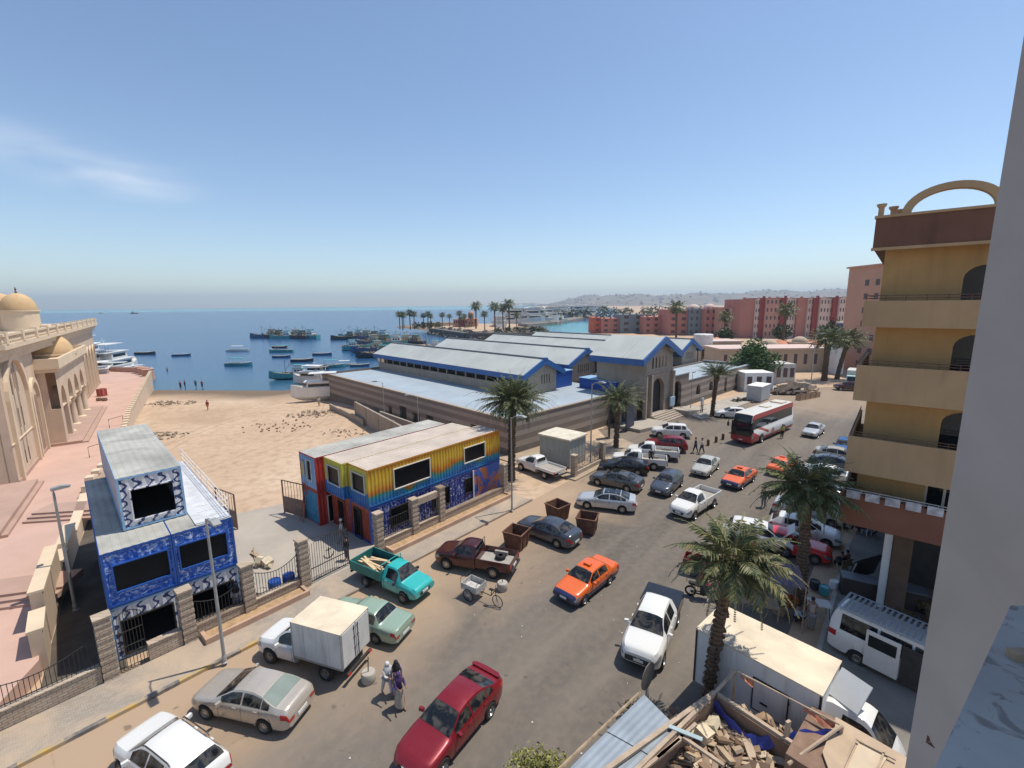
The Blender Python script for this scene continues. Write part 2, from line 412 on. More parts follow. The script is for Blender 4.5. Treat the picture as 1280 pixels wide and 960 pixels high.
vo = t.n('ShaderNodeTexVoronoi', feature='DISTANCE_TO_EDGE'); t.l(t.mapping(fr, (.16,.1,1)), vo.inputs['Vector']); vo.inputs['Scale'].default_value = 1.0
crk = t.ramp(t.math('ADD', vo.outputs['Distance'], t.math('MULTIPLY', t.noise(1.2, 6, p), .05)), [(.018,(.3,.3,.3)),(.026,(0,0,0))])
cc = t.mix(crk, cc, (.06,.05,.045))
t.col(cc); t.bump(n3, .35, .01); t.set(.88, 0, 0, .3); m_asph = t.mat
road = [UV(-14,3,0), UV(36,3,0), UV(60,1.5,0), UV(80,0,0), UV(110,-4,0), UV(150,-8,0), UV(200,-6,0), UV(200,4,0), UV(150,4,0),
        UV(118,7,0), UV(104,10,0), UV(98,15,0), UV(90,19,0), UV(70,24.5,0), UV(60,26.5,0), UV(50,29,0), UV(45,24,0), UV(45,22.4,0), UV(27.6,22.05,0), UV(14,22.05,0), UV(14,45,0), UV(8.5,45,0), UV(8.5,22.05,0), UV(-14,22.05,0)]
sheet('road', road[:20] + [UV(27.6,22.05,0), UV(-14,22.05,0)], .004, m_asph)
# yard paving between the two container shops
t = NT('pale_concrete_paving'); p = t.pos(); n1 = t.noise(.3, 6, p, .5); n2 = t.noise(4, 6, p)
t.col(t.mix(t.ramp(n2, [(.5,(0,0,0)),(.75,(.5,.5,.5))]), t.ramp(n1, [(.35,(.33,.30,.26)),(.65,(.42,.37,.31))]), (.46,.36,.26))); t.bump(n2, .2, .01); t.set(.9)
m_pave = t.mat
sheet('yard_paving', [UV(7.4,24.6), UV(15.2,24.6), UV(15.6,34), UV(14.8,37.2), UV(10.5,38.4), UV(7.6,36.5)], .013, m_pave)
# sidewalk of interlocking pavers
t = NT('sidewalk_pavers'); p = t.pos(); fr = t.mapping(p, (1,1,1), (0,0,-TH))
br = t.n('ShaderNodeTexBrick'); t.l(fr, br.inputs['Vector']); br.inputs['Scale'].default_value = 3.2; br.inputs['Mortar Size'].default_value = .018
br.inputs['Color1'].default_value = (.30,.255,.21,1); br.inputs['Color2'].default_value = (.37,.32,.265,1); br.inputs['Mortar'].default_value = (.20,.165,.13,1)
n1 = t.noise(.35, 7, p, .8)
t.col(t.mix(t.ramp(n1, [(.42,(0,0,0)),(.66,(.85,.85,.85))]), br.outputs['Color'], (.48,.36,.25))); t.set(.9); t.bump(br.outputs['Fac'], -.3, .01); m_side = t.mat
def pave(name, pts, z0, z1, mat):
    mb = MB(); mb.prism([(p[0],p[1]) for p in pts], z0, z1); return tag(mb.build(name, mat), kind='structure')
pave('sidewalk', [UV(-14,22.2),UV(27.6,22.2),UV(27.6,24.45),UV(-14,24.45)], -.05, .13, m_side)
pave('sidewalk', [UV(33.5,21.6),UV(46.5,21.6),UV(48,24.5),UV(40,31.0),UV(33.5,31.4)], -.05, .12, M('sandy_pavers', (.36,.28,.2), .9, 0, .2, .6))
pave('sidewalk', [UV(-14,-9),UV(30,-9),UV(90,-12),UV(90,-2.2),UV(60,-.2),UV(36,1.6),UV(19,1.6),UV(-14,1.6)], -.05, .12, M('dark_pavers', (.20,.18,.155), .9, 0, .25, .5))  # right-hand sidewalk, pavers in a darker tone
pave('sidewalk', [UV(63,20.6),UV(96,16),UV(98,19.2),UV(66,24.2)], -.05, .14, m_pave)
# kerb, blocks painted grey and yellow in turns
t = NT('kerb_blocks'); p = t.pos(); uu, vv, zz_ = t.sep(t.mapping(p, (1,1,1), (0,0,-TH)))
w = t.math('FRACT', t.math('MULTIPLY', uu, .42)); st = t.math('GREATER_THAN', w, .5)
n2 = t.noise(3, 7, p); wear = t.ramp(n2, [(.42,(0,0,0)),(.62,(.9,.9,.9))])
t.col(t.mix(wear, t.mix(t.math('MULTIPLY', t.math('LESS_THAN', uu, 8.5), .9), (.30,.25,.20), t.mix(st, (.12,.12,.12), (.50,.33,.09))), (.36,.29,.22))); t.set(.85); m_kerb = t.mat
mb = MB(); mb.prism([(p.x,p.y) for p in (UV(-14,22.02),UV(27.75,22.02),UV(27.75,22.2),UV(-14,22.2))], -.05, .15)
tag(mb.build('kerb', m_kerb), kind='structure')
mb = MB(); mb.prism([(p.x,p.y) for p in (UV(-14,1.6),UV(36,1.6),UV(36,1.8),UV(-14,1.8))], -.05, .14)
tag(mb.build('kerb', m_concrete), kind='structure')
# ------------------------------------------------------------------ container shops
def corr(mb, L, z0, z1, holes=(), pitch=.28, dep=.045, m=0, flip=1):
    """corrugated wall in the local xz plane, outside towards -y*flip; holes = (x0,x1,z0,z1)"""
    xs = [0]; cuts = sorted({round(h[i],3) for h in holes for i in (0,1)})
    pts = []; k = int(L/pitch); pt = L/k
    for i in range(k):
        a = i*pt
        pts += [(a, 0), (a+pt*.35, 0), (a+pt*.5, dep), (a+pt*.85, dep)]
    pts.append((L, 0))
    def yat(x):
        for (x0,y0),(x1,y1) in zip(pts, pts[1:]):
            if x0 <= x <= x1+1e-6: return y0+(y1-y0)*(x-x0)/(x1-x0+1e-9)
        return 0
    xs = sorted(set([round(p[0],4) for p in pts] + list(cuts)))
    for a, b in zip(xs, xs[1:]):
        if b-a < 1e-4: continue
        mid = (a+b)/2; zr = [(z0, z1)]
        for h in holes:
            if h[0]-1e-4 <= mid <= h[1]+1e-4:
                nz_ = []
                for (p, q) in zr:
                    if h[2] > p: nz_.append((p, min(q, h[2])))
                    if h[3] < q: nz_.append((max(p, h[3]), q))
                zr = nz_
        ya, yb = yat(a)*flip, yat(b)*flip
        for (p, q) in zr:
            if q-p > .001:
                f = [(a,ya,p),(b,yb,p),(b,yb,q),(a,ya,q)]
                mb.poly(f if flip > 0 else f[::-1], m)
def frame(mb, x0, x1, z0, z1, y=0, w=.06, d=.07, m=0):
    mb.box(x0-w, x1+w, y-d, y+d*.3, z1, z1+w, m); mb.box(x0-w, x1+w, y-d, y+d*.3, z0-w, z0, m)
    mb.box(x0-w, x0, y-d, y+d*.3, z0, z1, m); mb.box(x1, x1+w, y-d, y+d*.3, z0, z1, m)
def xf(mb, M4):
    mb.v = [tuple(M4 @ Vector(p)) for p in mb.v]; return mb
def RZ(a): return Matrix.Rotation(a, 4, 'Z')
def TR(x, y, z=0): return Matrix.Translation((x, y, z))

# painted finishes
def grad_paint(name, stops, nscale=.9, stretch=(.5,.5,1), amp=1.1, z0=2.6, z1=5.2, drips=True):
    t = NT(name); c = t.coord(); z = t.sep(c)[2]
    n = t.noise(nscale, 5, t.mapping(c, stretch), 1.2)
    f = t.math('DIVIDE', t.math('SUBTRACT', t.math('ADD', z, t.math('MULTIPLY', t.math('SUBTRACT', n, .5), amp*2)), z0), z1-z0)
    col = t.ramp(f, stops); g = t.noise(3, 6)
    col = t.mix(t.ramp(g, [(.5,(0,0,0)),(.8,(.35,.35,.35))]), col, (.35,.28,.2))
    t.col(col); return t.set(.5, 0, 0, .4)
m_rainbow = grad_paint('rainbow_paint', [(.0,(.01,.10,.34)),(.20,(.02,.22,.40)),(.27,(.05,.24,.15)),(.34,(.50,.15,.02)),(.46,(.62,.30,.03)),(.62,(.68,.44,.04)),(.82,(.62,.38,.03)),(1,(.56,.22,.02))], .55, (.6,.6,.3), 1.15)
m_yelend = grad_paint('yellow_blue_paint', [(.0,(.02,.12,.36)),(.36,(.02,.17,.42)),(.39,(.55,.48,.05)),(1,(.62,.55,.08))], 1, (1,1,1), .05)
m_redora = grad_paint('red_orange_paint', [(.0,(.24,.03,.02)),(.7,(.30,.045,.02)),(1,(.48,.15,.04))], 1, (1,1,1), .3, 0, 2.9)
def splash(name, a, b, scale=1.5, lo=.5, hi=.62, stretch=(1,1,1), dist=2.5, c2=None):
    t = NT(name); n = t.noise(scale, 7, t.mapping(t.coord(), stretch), dist)
    col = t.ramp(n, [(lo, a), (hi, b)])
    if c2:
        n2 = t.noise(scale*.5, 5, None, 1.5); col = t.mix(t.ramp(n2, [(.52,(0,0,0)),(.6,(1,1,1))]), col, c2)
    t.col(col); return t.set(.55)
m_bluewhite = splash('blue_paint_white_wisps', (.015,.10,.46), (.55,.66,.82), 2.4, .50, .66, (.8,.8,1.5))
m_navysw = splash('navy_paint_white_swirls', (.012,.03,.22), (.42,.48,.68), 3.4, .52, .62, (1,1,.8), 2.2)
m_mural = splash('orange_blue_mural', (.42,.13,.04), (.03,.10,.40), .55, .45, .55, (1,1,1), 1.5)
m_blue = M('cobalt_paint', (.015,.08,.34), .5, 0, .12, 3)
m_blue2 = M('roof_blue_paint', (.03,.115,.32), .5, 0, .1, 2)
m_bluem = M('pale_blue_paint', (.25,.42,.62), .6, 0, .15, 2)
m_cyanp = M('sea_blue_paint', (.03,.22,.38), .6, 0, .35, 1.5)
m_redc = M('container_red', (.42,.035,.025), .6, 0, .2, 2)
m_croof = M('dusty_container_roof', (.50,.42,.35), .75, 0, .15, .6)
m_croofg = M('grey_container_roof', (.38,.37,.33), .8, 0, .28, .55)
m_offw = M('off_white_frame', (.66,.62,.55), .6, 0, .1, 3)
# black squiggles on white
def squiggle(name, a=(.66,.66,.68), b=(.03,.05,.16), axis=0, scale=2.9):
    t = NT(name); x, y, z = t.sep(t.coord()); q = (x, y)[axis]
    w = t.math('ADD', t.math('MULTIPLY', q, scale), t.math('MULTIPLY', t.math('SINE', t.math('MULTIPLY', z, 14.0)), .2))
    w = t.math('ADD', w, t.math('MULTIPLY', t.noise(1.7, 3), .9))
    d = t.math('ABSOLUTE', t.math('SUBTRACT', t.math('FRACT', w), .5))
    m = t.math('LESS_THAN', d, .13); t.col(t.mix(m, a, b)); return t.set(.6)
m_squig = squiggle('white_paint_dark_squiggles')
m_squigy = squiggle('white_paint_dark_squiggles_side', axis=1)

def roof_sheet(mb, L, Wd, z, m=0, rib=.3):
    """container roof: shallow ribs across"""
    k = int(L/rib); p = L/k
    for i in range(k):
        a = i*p
        for (x0,x1,h0,h1) in ((a,a+p*.4,0,0),(a+p*.4,a+p*.5,0,.01),(a+p*.5,a+p*.9,.01,.01),(a+p*.9,a+p,.01,0)):
            mb.poly([(x0,0,z+h0),(x1,0,z+h1),(x1,Wd,z+h1),(x0,Wd,z+h0)], m)
def box_inner(mb, L, Wd, z0, z1, m=0, e=.1):
    mb.poly([(e,e,z0+.05),(L-e,e,z0+.05),(L-e,Wd-e,z0+.05),(e,Wd-e,z0+.05)], m)
def container(parent, org, L, Wd, z0, z1, front, left, right, back, roofm, frontm, leftm, rightm, framem, holes_f=(), holes_l=(), ang=TH, winframe=None, glass=True, name='container'):
    """one steel container in the street frame; org=(u,v) of its corner nearest the street, holes on front (street) and left (-u) side"""
    P = lambda mb: xf(mb, RZ(ang) @ TR(org[0], org[1]))
    mb = MB(); corr(mb, L, z0, z1, holes_f, m=0)                                  # street side
    b2 = MB(); corr(b2, Wd, z0, z1, holes_l, m=1); xf(b2, TR(0, Wd) @ RZ(-PI/2))   # left end
    b3 = MB(); corr(b3, Wd, z0, z1, (), m=2); xf(b3, TR(L, 0) @ RZ(PI/2))
    b4 = MB(); corr(b4, L, z0, z1, (), m=2); xf(b4, TR(L, Wd) @ RZ(PI))
    for b in (b2, b3, b4):
        n = len(mb.v); mb.v += b.v; mb.f += [tuple(i+n for i in f) for f in b.f]; mb.m += b.m
    e = .09
    for (x, y) in ((-.02,-.02),(L-e+.02,-.02),(-.02,Wd-e+.02),(L-e+.02,Wd-e+.02)): mb.box(x, x+e, y, y+e, z0, z1-.001, 3)
    for zz in (z0, z1-.1):
        mb.box(e, L-e, -.025, .06, zz, zz+.099, 3); mb.box(e, L-e, Wd-.06, Wd+.025, zz, zz+.099, 3)
        mb.box(-.025, .06, e, Wd-e, zz, zz+.099, 3); mb.box(L-.06, L+.025, e, Wd-e, zz, zz+.099, 3)
    wall = P(mb).build('container_wall', [frontm, leftm, rightm, framem], parent)
    mb = MB(); roof_sheet(mb, L, Wd, z1+.004); P(mb).build('roof', roofm, parent)
    mb = MB(); mb.poly([(e,e,z0+.06),(L-e,e,z0+.06),(L-e,Wd-e,z0+.06),(e,Wd-e,z0+.06)]); mb.poly([(e,e,z1-.1),(e,Wd-e,z1-.1),(L-e,Wd-e,z1-.1),(L-e,e,z1-.1)])
    P(mb).build('floor', m_interior, parent)
    wf = winframe or m_offw
    for (hs, T) in ((holes_f, Matrix.Identity(4)), (holes_l, TR(0, Wd) @ RZ(-PI/2))):
        for h in hs:
            mb = MB(); frame(mb, h[0], h[1], h[2], h[3]); xf(mb, T); w = P(mb).build('window_frame', wf, parent)
            if glass:
                mb = MB(); mb.box(h[0], h[1], .05, .07, h[2], h[3]); xf(mb, T); P(mb).build('window_pane', m_shopglass, w)
    return parent

m_shopglass = M('shop_glass', (.008,.009,.011), .25, 0, 0, spec=.15)
# rainbow shop: four containers, two up, two down
sh = thing('container_shop', 'two storey shop of stacked containers painted orange yellow and blue', 'container shop', UV(15.3,25.9), 0)
def rel(parent, names=None):     # geometry was made in world space: keep it under the thing
    bpy.context.view_layer.update()
    inv = parent.matrix_world.inverted() if parent.rotation_euler[2] or parent.location.length else None
def fix(parent):
    p = parent.location; Mi = (Matrix.Translation(p) @ RZ(parent.rotation_euler[2])).inverted()
    done = set()
    def rec(o):
        for c in o.children:
            if c.type == 'MESH' and c.data.name not in done: c.data.transform(Mi); done.add(c.data.name)
            rec(c)
    rec(parent)
container(sh, (15.3,25.9), 12.7, 2.44, 0.05, 2.6, 0,0,0,0, m_croof, m_navysw, m_redora, m_navysw, m_blue, [(1.6,3.5,.7,2.0),(5.3,6.9,.7,2.0),(8.6,9.9,.8,2.0)], [(.5,1.3,.1,2.15)], winframe=m_iron)
container(sh, (15.3,28.42), 12.7, 2.44, 0.05, 2.6, 0,0,0,0, m_croof, m_redora, m_redora, m_redora, m_redora, [], [(.8,1.7,.1,2.15)], winframe=m_redora)
container(sh, (15.3,25.88), 12.7, 2.44, 2.66, 5.26, 0,0,0,0, m_croof, m_rainbow, m_yelend, m_rainbow, m_rainbow, [(2.0,5.1,3.35,4.75),(8.6,10.9,3.4,4.6)], [(.45,2.0,3.5,4.75)])
container(sh, (14.9,28.40), 12.2, 2.44, 2.66, 5.26, 0,0,0,0, m_croof, m_yelend, m_yelend, m_rainbow, m_yelend, [], [(.4,2.0,3.5,4.75)])
mb = MB(); mb.box(24.9,28.0,25.84,25.86,.15,2.5); mb.v = [tuple(RZ(TH) @ Vector(v)) for v in mb.v]; mb.build('mural_panel', m_mural, sh)
mb = MB(); mb.box(24.75,24.85,25.80,25.86,.1,2.55); mb.v = [tuple(RZ(TH) @ Vector(v)) for v in mb.v]; mb.build('white_post', m_white, sh)
fix(sh)
# red and pale blue stack behind it
rs = thing('container_stack', 'stack of red and pale blue containers behind the rainbow shop', 'container stack', UV(14.4,31.3), 0)
container(rs, (14.4,31.2), 12.2, 2.44, -.05, 2.55, 0,0,0,0, m_croofg, m_redc, m_cyanp, m_redc, m_redc, [(.7,1.7,.1,2.1)], [])
container(rs, (14.4,31.2), 12.2, 2.44, 2.6, 5.2, 0,0,0,0, m_croofg, m_redc, m_bluem, m_redc, m_redc, [(.8,2.6,3.4,4.6)], [(1.1,1.75,3.3,4.8)])
mb = MB(); mb.box(14.33,14.37,32.95,33.35,3.5,4.6); mb.v = [tuple(RZ(TH) @ Vector(v)) for v in mb.v]; mb.build('wall_panel', M('faded_yellow_panel',(.5,.45,.2),.7), rs)
fix(rs)
# blue shop
bs_ = thing('container_shop', 'blue container shop with white wisps, squiggled panels and a grey box on top', 'container shop', UV(2.1,25.7), 0)
container(bs_, (2.1,25.7), 2.5, 12.2, 0.05, 2.62, 0,0,0,0, m_croofg, m_squig, m_iron, m_squig, m_bluem, [(.35,2.2,.25,1.85)], [], glass=False, winframe=m_iron)
container(bs_, (4.66,25.7), 2.5, 12.2, 0.05, 2.62, 0,0,0,0, m_croofg, m_squig, m_squigy, m_squig, m_bluem, [(.3,2.2,.5,1.85)], [], glass=False, winframe=m_iron)
container(bs_, (2.1,25.66), 2.5, 12.2, 2.68, 5.28, 0,0,0,0, m_croofg, m_bluewhite, M('slate_side', (.09,.10,.12), .7), m_bluewhite, m_blue, [(.35,2.3,3.35,4.6)], [], winframe=m_blue)
container(bs_, (4.66,25.66), 2.5, 12.2, 2.68, 5.28, 0,0,0,0, m_croofg, m_bluewhite, m_blue, m_bluewhite, m_blue, [(.2,2.15,3.4,4.6)], [], winframe=m_blue)
container(bs_, (3.1,27.6), 2.5, 12.2, 5.34, 7.94, 0,0,0,0, m_croofg, m_squig, M('pale_grey_side', (.42,.44,.5), .65), m_squigy, m_bluem, [(.45,2.1,5.75,7.25)], [], glass=False, winframe=m_squig)
mb = MB(); mb.box(5.66,7.1,25.75,37.8,5.31,5.34)                      # pale roof deck
xf(mb, RZ(TH)).build('roof_deck', M('pale_deck', (.55,.56,.58), .6), bs_)
mb = MB()
for v in [25.8+i*1.5 for i in range(9)]: mb.tube([(7.1,v,5.3),(7.1,v,6.25)], .02, 5)
for z in (5.65,5.95,6.25): mb.tube([(7.1,25.8,z),(7.1,37.8,z)], .018, 5)
for z in (5.65,5.95,6.25): mb.tube([(5.75,25.8,z),(7.1,25.8,z)], .018, 5)
xf(mb, RZ(TH)).build('roof_railing', m_white, bs_)
fix(bs_); bs_.rotation_euler[2] = -R(4.3)

# ------------------------------------------------------------------ stone fence along the sidewalk
t = NT('split_stone_cladding'); c = t.coord(); br = t.n('ShaderNodeTexBrick')
uvw = t.n('ShaderNodeCombineXYZ'); x, y, z = t.sep(c); t.l(t.math('ADD', x, y), uvw.inputs[0]); t.l(z, uvw.inputs[1]); t.l(uvw.outputs[0], br.inputs['Vector'])
br.inputs['Scale'].default_value = 3.6; br.inputs['Row Height'].default_value = .42; br.inputs['Brick Width'].default_value = 1.1; br.inputs['Mortar Size'].default_value = .05
br.inputs['Color1'].default_value = (.40,.31,.23,1); br.inputs['Color2'].default_value = (.50,.41,.32,1); br.inputs['Mortar'].default_value = (.17,.12,.085,1)
t.col(t.mix(.25, br.outputs['Color'], t.ramp(t.noise(1.3, 6), [(.3,(.3,.22,.16)),(.7,(.56,.47,.37))]))); t.bump(br.outputs['Fac'], -.8, .04); t.set(.9); m_stone = t.mat
def stone_pillar(mb, u, v, h, w=.55):
    k = int(h/.16)
    for i in range(k):
        e = .02*(i % 2); mb.box(u-w/2+e, u+w/2-e, v-w/2+e, v+w/2-e, i*h/k, (i+1)*h/k-.012)
    mb.box(u-w/2-.03, u+w/2+.03, v-w/2-.03, v+w/2+.03, h-.01, h+.07)
def railing(mb, u0, u1, v, z0, ztop, sag=.3, gap=.14, curve=True):
    n = max(2, int((u1-u0)/gap)); top = []
    for i in range(n+1):
        f = i/n; u = u0+(u1-u0)*f; zt = ztop - (sag*math.sin(f*PI) if curve else 0)
        mb.box(u-.011, u+.011, v-.011, v+.011, z0, zt+.03); top.append((u, v, zt))
    mb.tube(top, .02, 5); mb.tube([(u0,v,z0+.12),(u1,v,z0+.12)], .018, 5)
fn = thing('boundary_fence', 'low split stone fence with iron bars in front of the blue container shop', 'fence', UV(1.7,24.7), TH)
def F_(mb, name, mat, par, o=(1.7,24.7), **k):
    mb.v = [(v[0]-o[0], v[1]-o[1], v[2]) for v in mb.v]; return mb.build(name, mat, par, **k)
for u, h in ((-2.6,2.9),(1.72,3.0),(4.62,2.75),(7.3,2.8),(10.2,2.95)):
    mb = MB(); stone_pillar(mb, u, 24.65, h); F_(mb, 'pillar', m_stone, fn)
for (a, b, h) in ((-2.3,1.42,.85),(3.05,4.32,.85),(4.92,7.0,.75),(7.6,9.9,.7)):
    mb = MB(); mb.box(a, b, 24.5, 24.8, -.05, h); mb.box(a, b, 24.46, 24.84, h, h+.06); F_(mb, 'low_wall', m_stone, fn)
for (a, b, z0, zt, sg) in ((-2.3,1.42,.9,2.2,.5),(4.92,7.0,.8,2.0,.35),(7.6,9.9,.75,2.2,.4)):
    mb = MB(); railing(mb, a, b, 24.65, z0, zt, sg); F_(mb, 'iron_railing', m_iron, fn)
mb = MB(); railing(mb, 2.05, 3.0, 24.65, .1, 2.6, -.25, .11)          # narrow iron wicket
for z in (1.9, 1.2, .7): mb.tube([(2.05,24.65,z),(3.0,24.65,z)], .02, 5)
F_(mb, 'wicket_gate', m_iron, fn)
fn2 = thing('boundary_fence', 'split stone fence with framed openings in front of the rainbow shop', 'fence', UV(15,24.7), TH)
for u, h in ((15.1,2.75),(17.9,2.75),(20.3,2.85),(27.2,2.65)):
    mb = MB(); stone_pillar(mb, u, 24.65, h, .5); F_(mb, 'pillar', m_stone, fn2, (15,24.7))
for (a, b, h) in ((15.35,17.65,.8),(18.15,20.05,.8),(20.55,26.95,.75)):
    mb = MB(); mb.box(a, b, 24.5, 24.8, -.05, h); mb.box(a, b, 24.46, 24.84, h, h+.06); F_(mb, 'low_wall', m_stone, fn2, (15,24.7))
mb = MB(); mb.box(18.15,20.05,24.5,24.8,2.25,2.7); F_(mb, 'lintel', m_stone, fn2, (15,24.7))
for a, b in ((15.35,17.65),(18.15,20.05)):
    mb = MB(); railing(mb, a, b, 24.65, .8, 2.1, 0, .16); F_(mb, 'iron_railing', m_iron, fn2, (15,24.7))
# planter beds beside the fence
def planter(u0, u1, label):
    o = thing('planter_bed', label, 'planter', UV(u0,23.6,.13), TH)
    mb = MB(); L = u1-u0
    mb.box(0,L,0,.16,0,.28); mb.box(0,.16,.16,.85,0,.28); mb.box(L-.16,L,.16,.85,0,.28); mb.build('rim', M('pinkish_kerbstone',(.46,.30,.21),.9,0,.15,1.2), o)
    mb = MB(); mb.box(.16,L-.16,.16,.85,0,.17); mb.build('soil', M('dry_soil',(.40,.26,.14),.95,0,.25,4,.4,9), o)
planter(5.0, 10.0, 'long dry soil bed with pinkish rim along the fence of the blue shop')
planter(15.4, 27.0, 'long dry soil bed with pinkish rim along the fence of the rainbow shop')
# gates
def gate(label, p0, ang, W_, H_, bars=True, mat=None, curve=.5):
    o = thing('iron_gate', label, 'gate', p0, ang)
    mb = MB(); mb.box(0,.05,-.025,.025,.05,H_); mb.box(W_-.05,W_,-.025,.025,.05,H_-curve); mb.box(0,W_,-.02,.02,.12,.17)
    mb.tube([(W_*i/8,0,H_-curve*(i/8)**.7) for i in range(9)], .025, 5); mb.box(0,W_,-.02,.02,.9,.94); mb.build('gate_frame', mat or m_iron, o)
    mb = MB(); n = int(W_/.14)
    for i in range(1, n): mb.box(W_*i/n-.01, W_*i/n+.01, -.01, .01, .12, H_-curve*(i/n)**.7)
    mb.build('bars', mat or m_iron, o)
    return o
m_brown = M('brown_painted_iron', (.17,.10,.07), .7, .2, .3, 4)
g1 = gate('iron gate leaf with an anchor emblem beside the fence pillar', UV(10.5,24.7,.02), TH+R(4), 2.6, 2.9)
g1.children[0].data.transform(Matrix.Scale(-1,4,(1,0,0)) @ TR(-2.6,0)); g1.children[0].data.flip_normals()
mb = MB(); a = [(1.3,0,1.75),(1.3,0,1.1)]; mb.tube(a, .035, 6)
mb.tube([(1.3+.33*math.cos(t_), 0, 1.42+.33*math.sin(t_)) for t_ in [PI+.15+i*(PI-.3)/10 for i in range(11)]], .035, 6); mb.tube([(1.1,0,1.62),(1.5,0,1.62)], .03, 6)
mb.build('anchor_emblem', m_iron, g1)
def bign(label, px, pz, ang, W_, H_):
    o = thing('iron_gate', label, 'gate', px, ang); mb = MB()
    for x in (0, W_): mb.box(x-.04,x+.04,-.04,.04,0,H_)
    for z in (.1,H_/2,H_-.04): mb.box(0,W_,-.03,.03,z,z+.06)
    for i in range(1,7): mb.box(W_*i/7-.012,W_*i/7+.012,-.012,.012,.1,H_)
    mb.build('gate_frame', m_brown, o)
    mb = MB(); mb.box(.05,W_-.05,.035,.045,.15,H_*.52); mb.build('sheet_panel', M('dull_brown_sheet',(.20,.14,.11),.8,0,.25,3), o)
bign('brown mesh gate standing open beside the blue shop', GL(297,662), 0, TH+R(100), 2.5, 2.7)
bign('brown mesh gate leaning open beside the pale blue container', GL(382,648), 0, TH+R(105), 2.3, 2.7)
o = thing('ladder', 'red wooden ladder leaning on the sea blue container', 'ladder', G(384,648,.02), TH)
mb = MB()
for y in (0,-.4): mb.tube([(-.5,y,0),(.15,y,3.2)], .03, 6)
mb.build('rail', M('red_ladder_paint',(.38,.10,.06),.8), o)
mb = MB()
for i in range(1,10): mb.tube([(-.5+.065*i,0,.32*i),(-.5+.065*i,-.4,.32*i)], .02, 6)
mb.build('rungs', M('red_ladder_paint',(.38,.10,.06),.8), o)
# barrels behind the fence
def barrel(label, p, mat, h=.9, r=.29, group=None, open_=False):
    mb = MB(); mb.lathe([(0,0),(r*.94,0),(r,.05),(r,h*.33),(r*1.04,h*.35),(r,h*.37),(r,h*.66),(r*1.04,h*.68),(r,h*.70),(r,h-.03),(r*.93,h),(r*.88,h-.04),(0,h-.04)], 20)
    return tag(mb.build('barrel', mat, smooth=40, loc=p), label, 'barrel', group)
m_bplast = M('blue_plastic', (.015,.07,.30), .4, 0, .12, 3)
barrel('blue plastic barrel behind the railing, nearer the gate pillar', UV(9.55,25.15,.02), m_bplast, .95, .33, 'barrels behind the fence')
barrel('blue plastic barrel behind the railing, second from the gate pillar', UV(8.8,25.2,.02), m_bplast, .95, .33, 'barrels behind the fence')
barrel('grey open drum left of the blue barrels behind the railing', UV(8.1,25.2,.02), m_concrete, .7, .27, 'barrels behind the fence')
# debris pile and planks in the yard
def planks(label, p, n, L, spread, mat, seed=1, name='plank_pile', ang=None):
    r_ = random.Random(seed); mb = MB()
    for i in range(n): mb.obox((r_.uniform(-spread,spread), r_.uniform(-spread,spread), .03+.05*i*r_.random()+.02), L*r_.uniform(.4,1), r_.uniform(.06,.2), .03, (ang if ang is not None else r_.uniform(0,PI))+r_.uniform(-.2,.2), 0, r_.uniform(-.06,.06), r_.uniform(-.12,.12))
    return tag(mb.build(name, mat, loc=p), label, 'planks')
planks('long weathered planks lying beside the blue shop', GL(318,700), 5, 3.2, .25, m_wood, 2, ang=TH+R(85))
def rubble(label, p, n, rad, size, mat, seed=3, name='rubble_pile', cat='rubble', zmax=.3, flat=0):
    r_ = random.Random(seed); mb = MB()
    for i in range(n):
        a = r_.uniform(0,2*PI); d = rad*r_.random()**.7; s_ = size*(r_.uniform(.4,1.3) if not flat else .35+1.9*r_.random()**3)
        x, y = d*math.cos(a)*1.5, d*math.sin(a); z = max(0, zmax*(1-d/rad))*r_.random()
        mb.obox((x,y,z+s_*.2*(1-flat)), s_*(1+flat*r_.random()*1.6), s_*r_.uniform(.5,1)*(1-flat*.45), s_*r_.uniform(.3,.7)*(1-flat*.8), r_.uniform(0,PI), 0, r_.uniform(-.5,.5), r_.uniform(-.5,.5))
    return tag(mb.build(name, mat, loc=p), label, cat, kind='stuff')
rubble('heap of pale broken boards beside the blue shop', GL(328,708), 16, .55, .4, M('pale_broken_board',(.58,.50,.36),.85,0,.2,4), 4, 'rubbish_pile', 'rubbish', .5)
# ------------------------------------------------------------------ striped fish market
BA = R(43.5); BO = Vector((-.4, 46.5, 0))
bw = thing('market_building', 'long striped stone market building with blue gables and pale metal roofs', 'market hall', BO, BA)
t = NT('striped_stone'); x, y, z = t.sep(t.coord())
n1 = t.noise(.5, 7, None, .5); n2 = t.noise(6, 5)
zz_ = t.math('DIVIDE', t.math('ADD', z, 2.0), 8.0)
c1 = (.36,.305,.26); c2 = (.215,.172,.15); c3=(.14,.125,.11)
bands = t.ramp(zz_, [(0,c2),(.26,c3),(.345,c1),(.425,c2),(.50,c1),(.565,c2),(.635,c1),(.69,c2)], 'CONSTANT')
bands = t.mix(t.ramp(n1, [(.35,(0,0,0)),(.75,(.55,.55,.55))]), bands, (.27,.22,.18))
br = t.n('ShaderNodeTexBrick'); cv = t.n('ShaderNodeCombineXYZ'); t.l(t.math('ADD', x, y), cv.inputs[0]); t.l(z, cv.inputs[1]); t.l(cv.outputs[0], br.inputs['Vector'])
br.inputs['Scale'].default_value = 2.2; br.inputs['Mortar Size'].default_value = .012; br.inputs['Color1'].default_value = (.95,.95,.95,1); br.inputs['Color2'].default_value = (1,1,1,1); br.inputs['Mortar'].default_value = (.7,.7,.7,1)
t.col(t.mix(1.0, bands, br.outputs['Color'], 'MULTIPLY')); t.bump(n2, .2, .02); t.set(.9); m_strip = t.mat
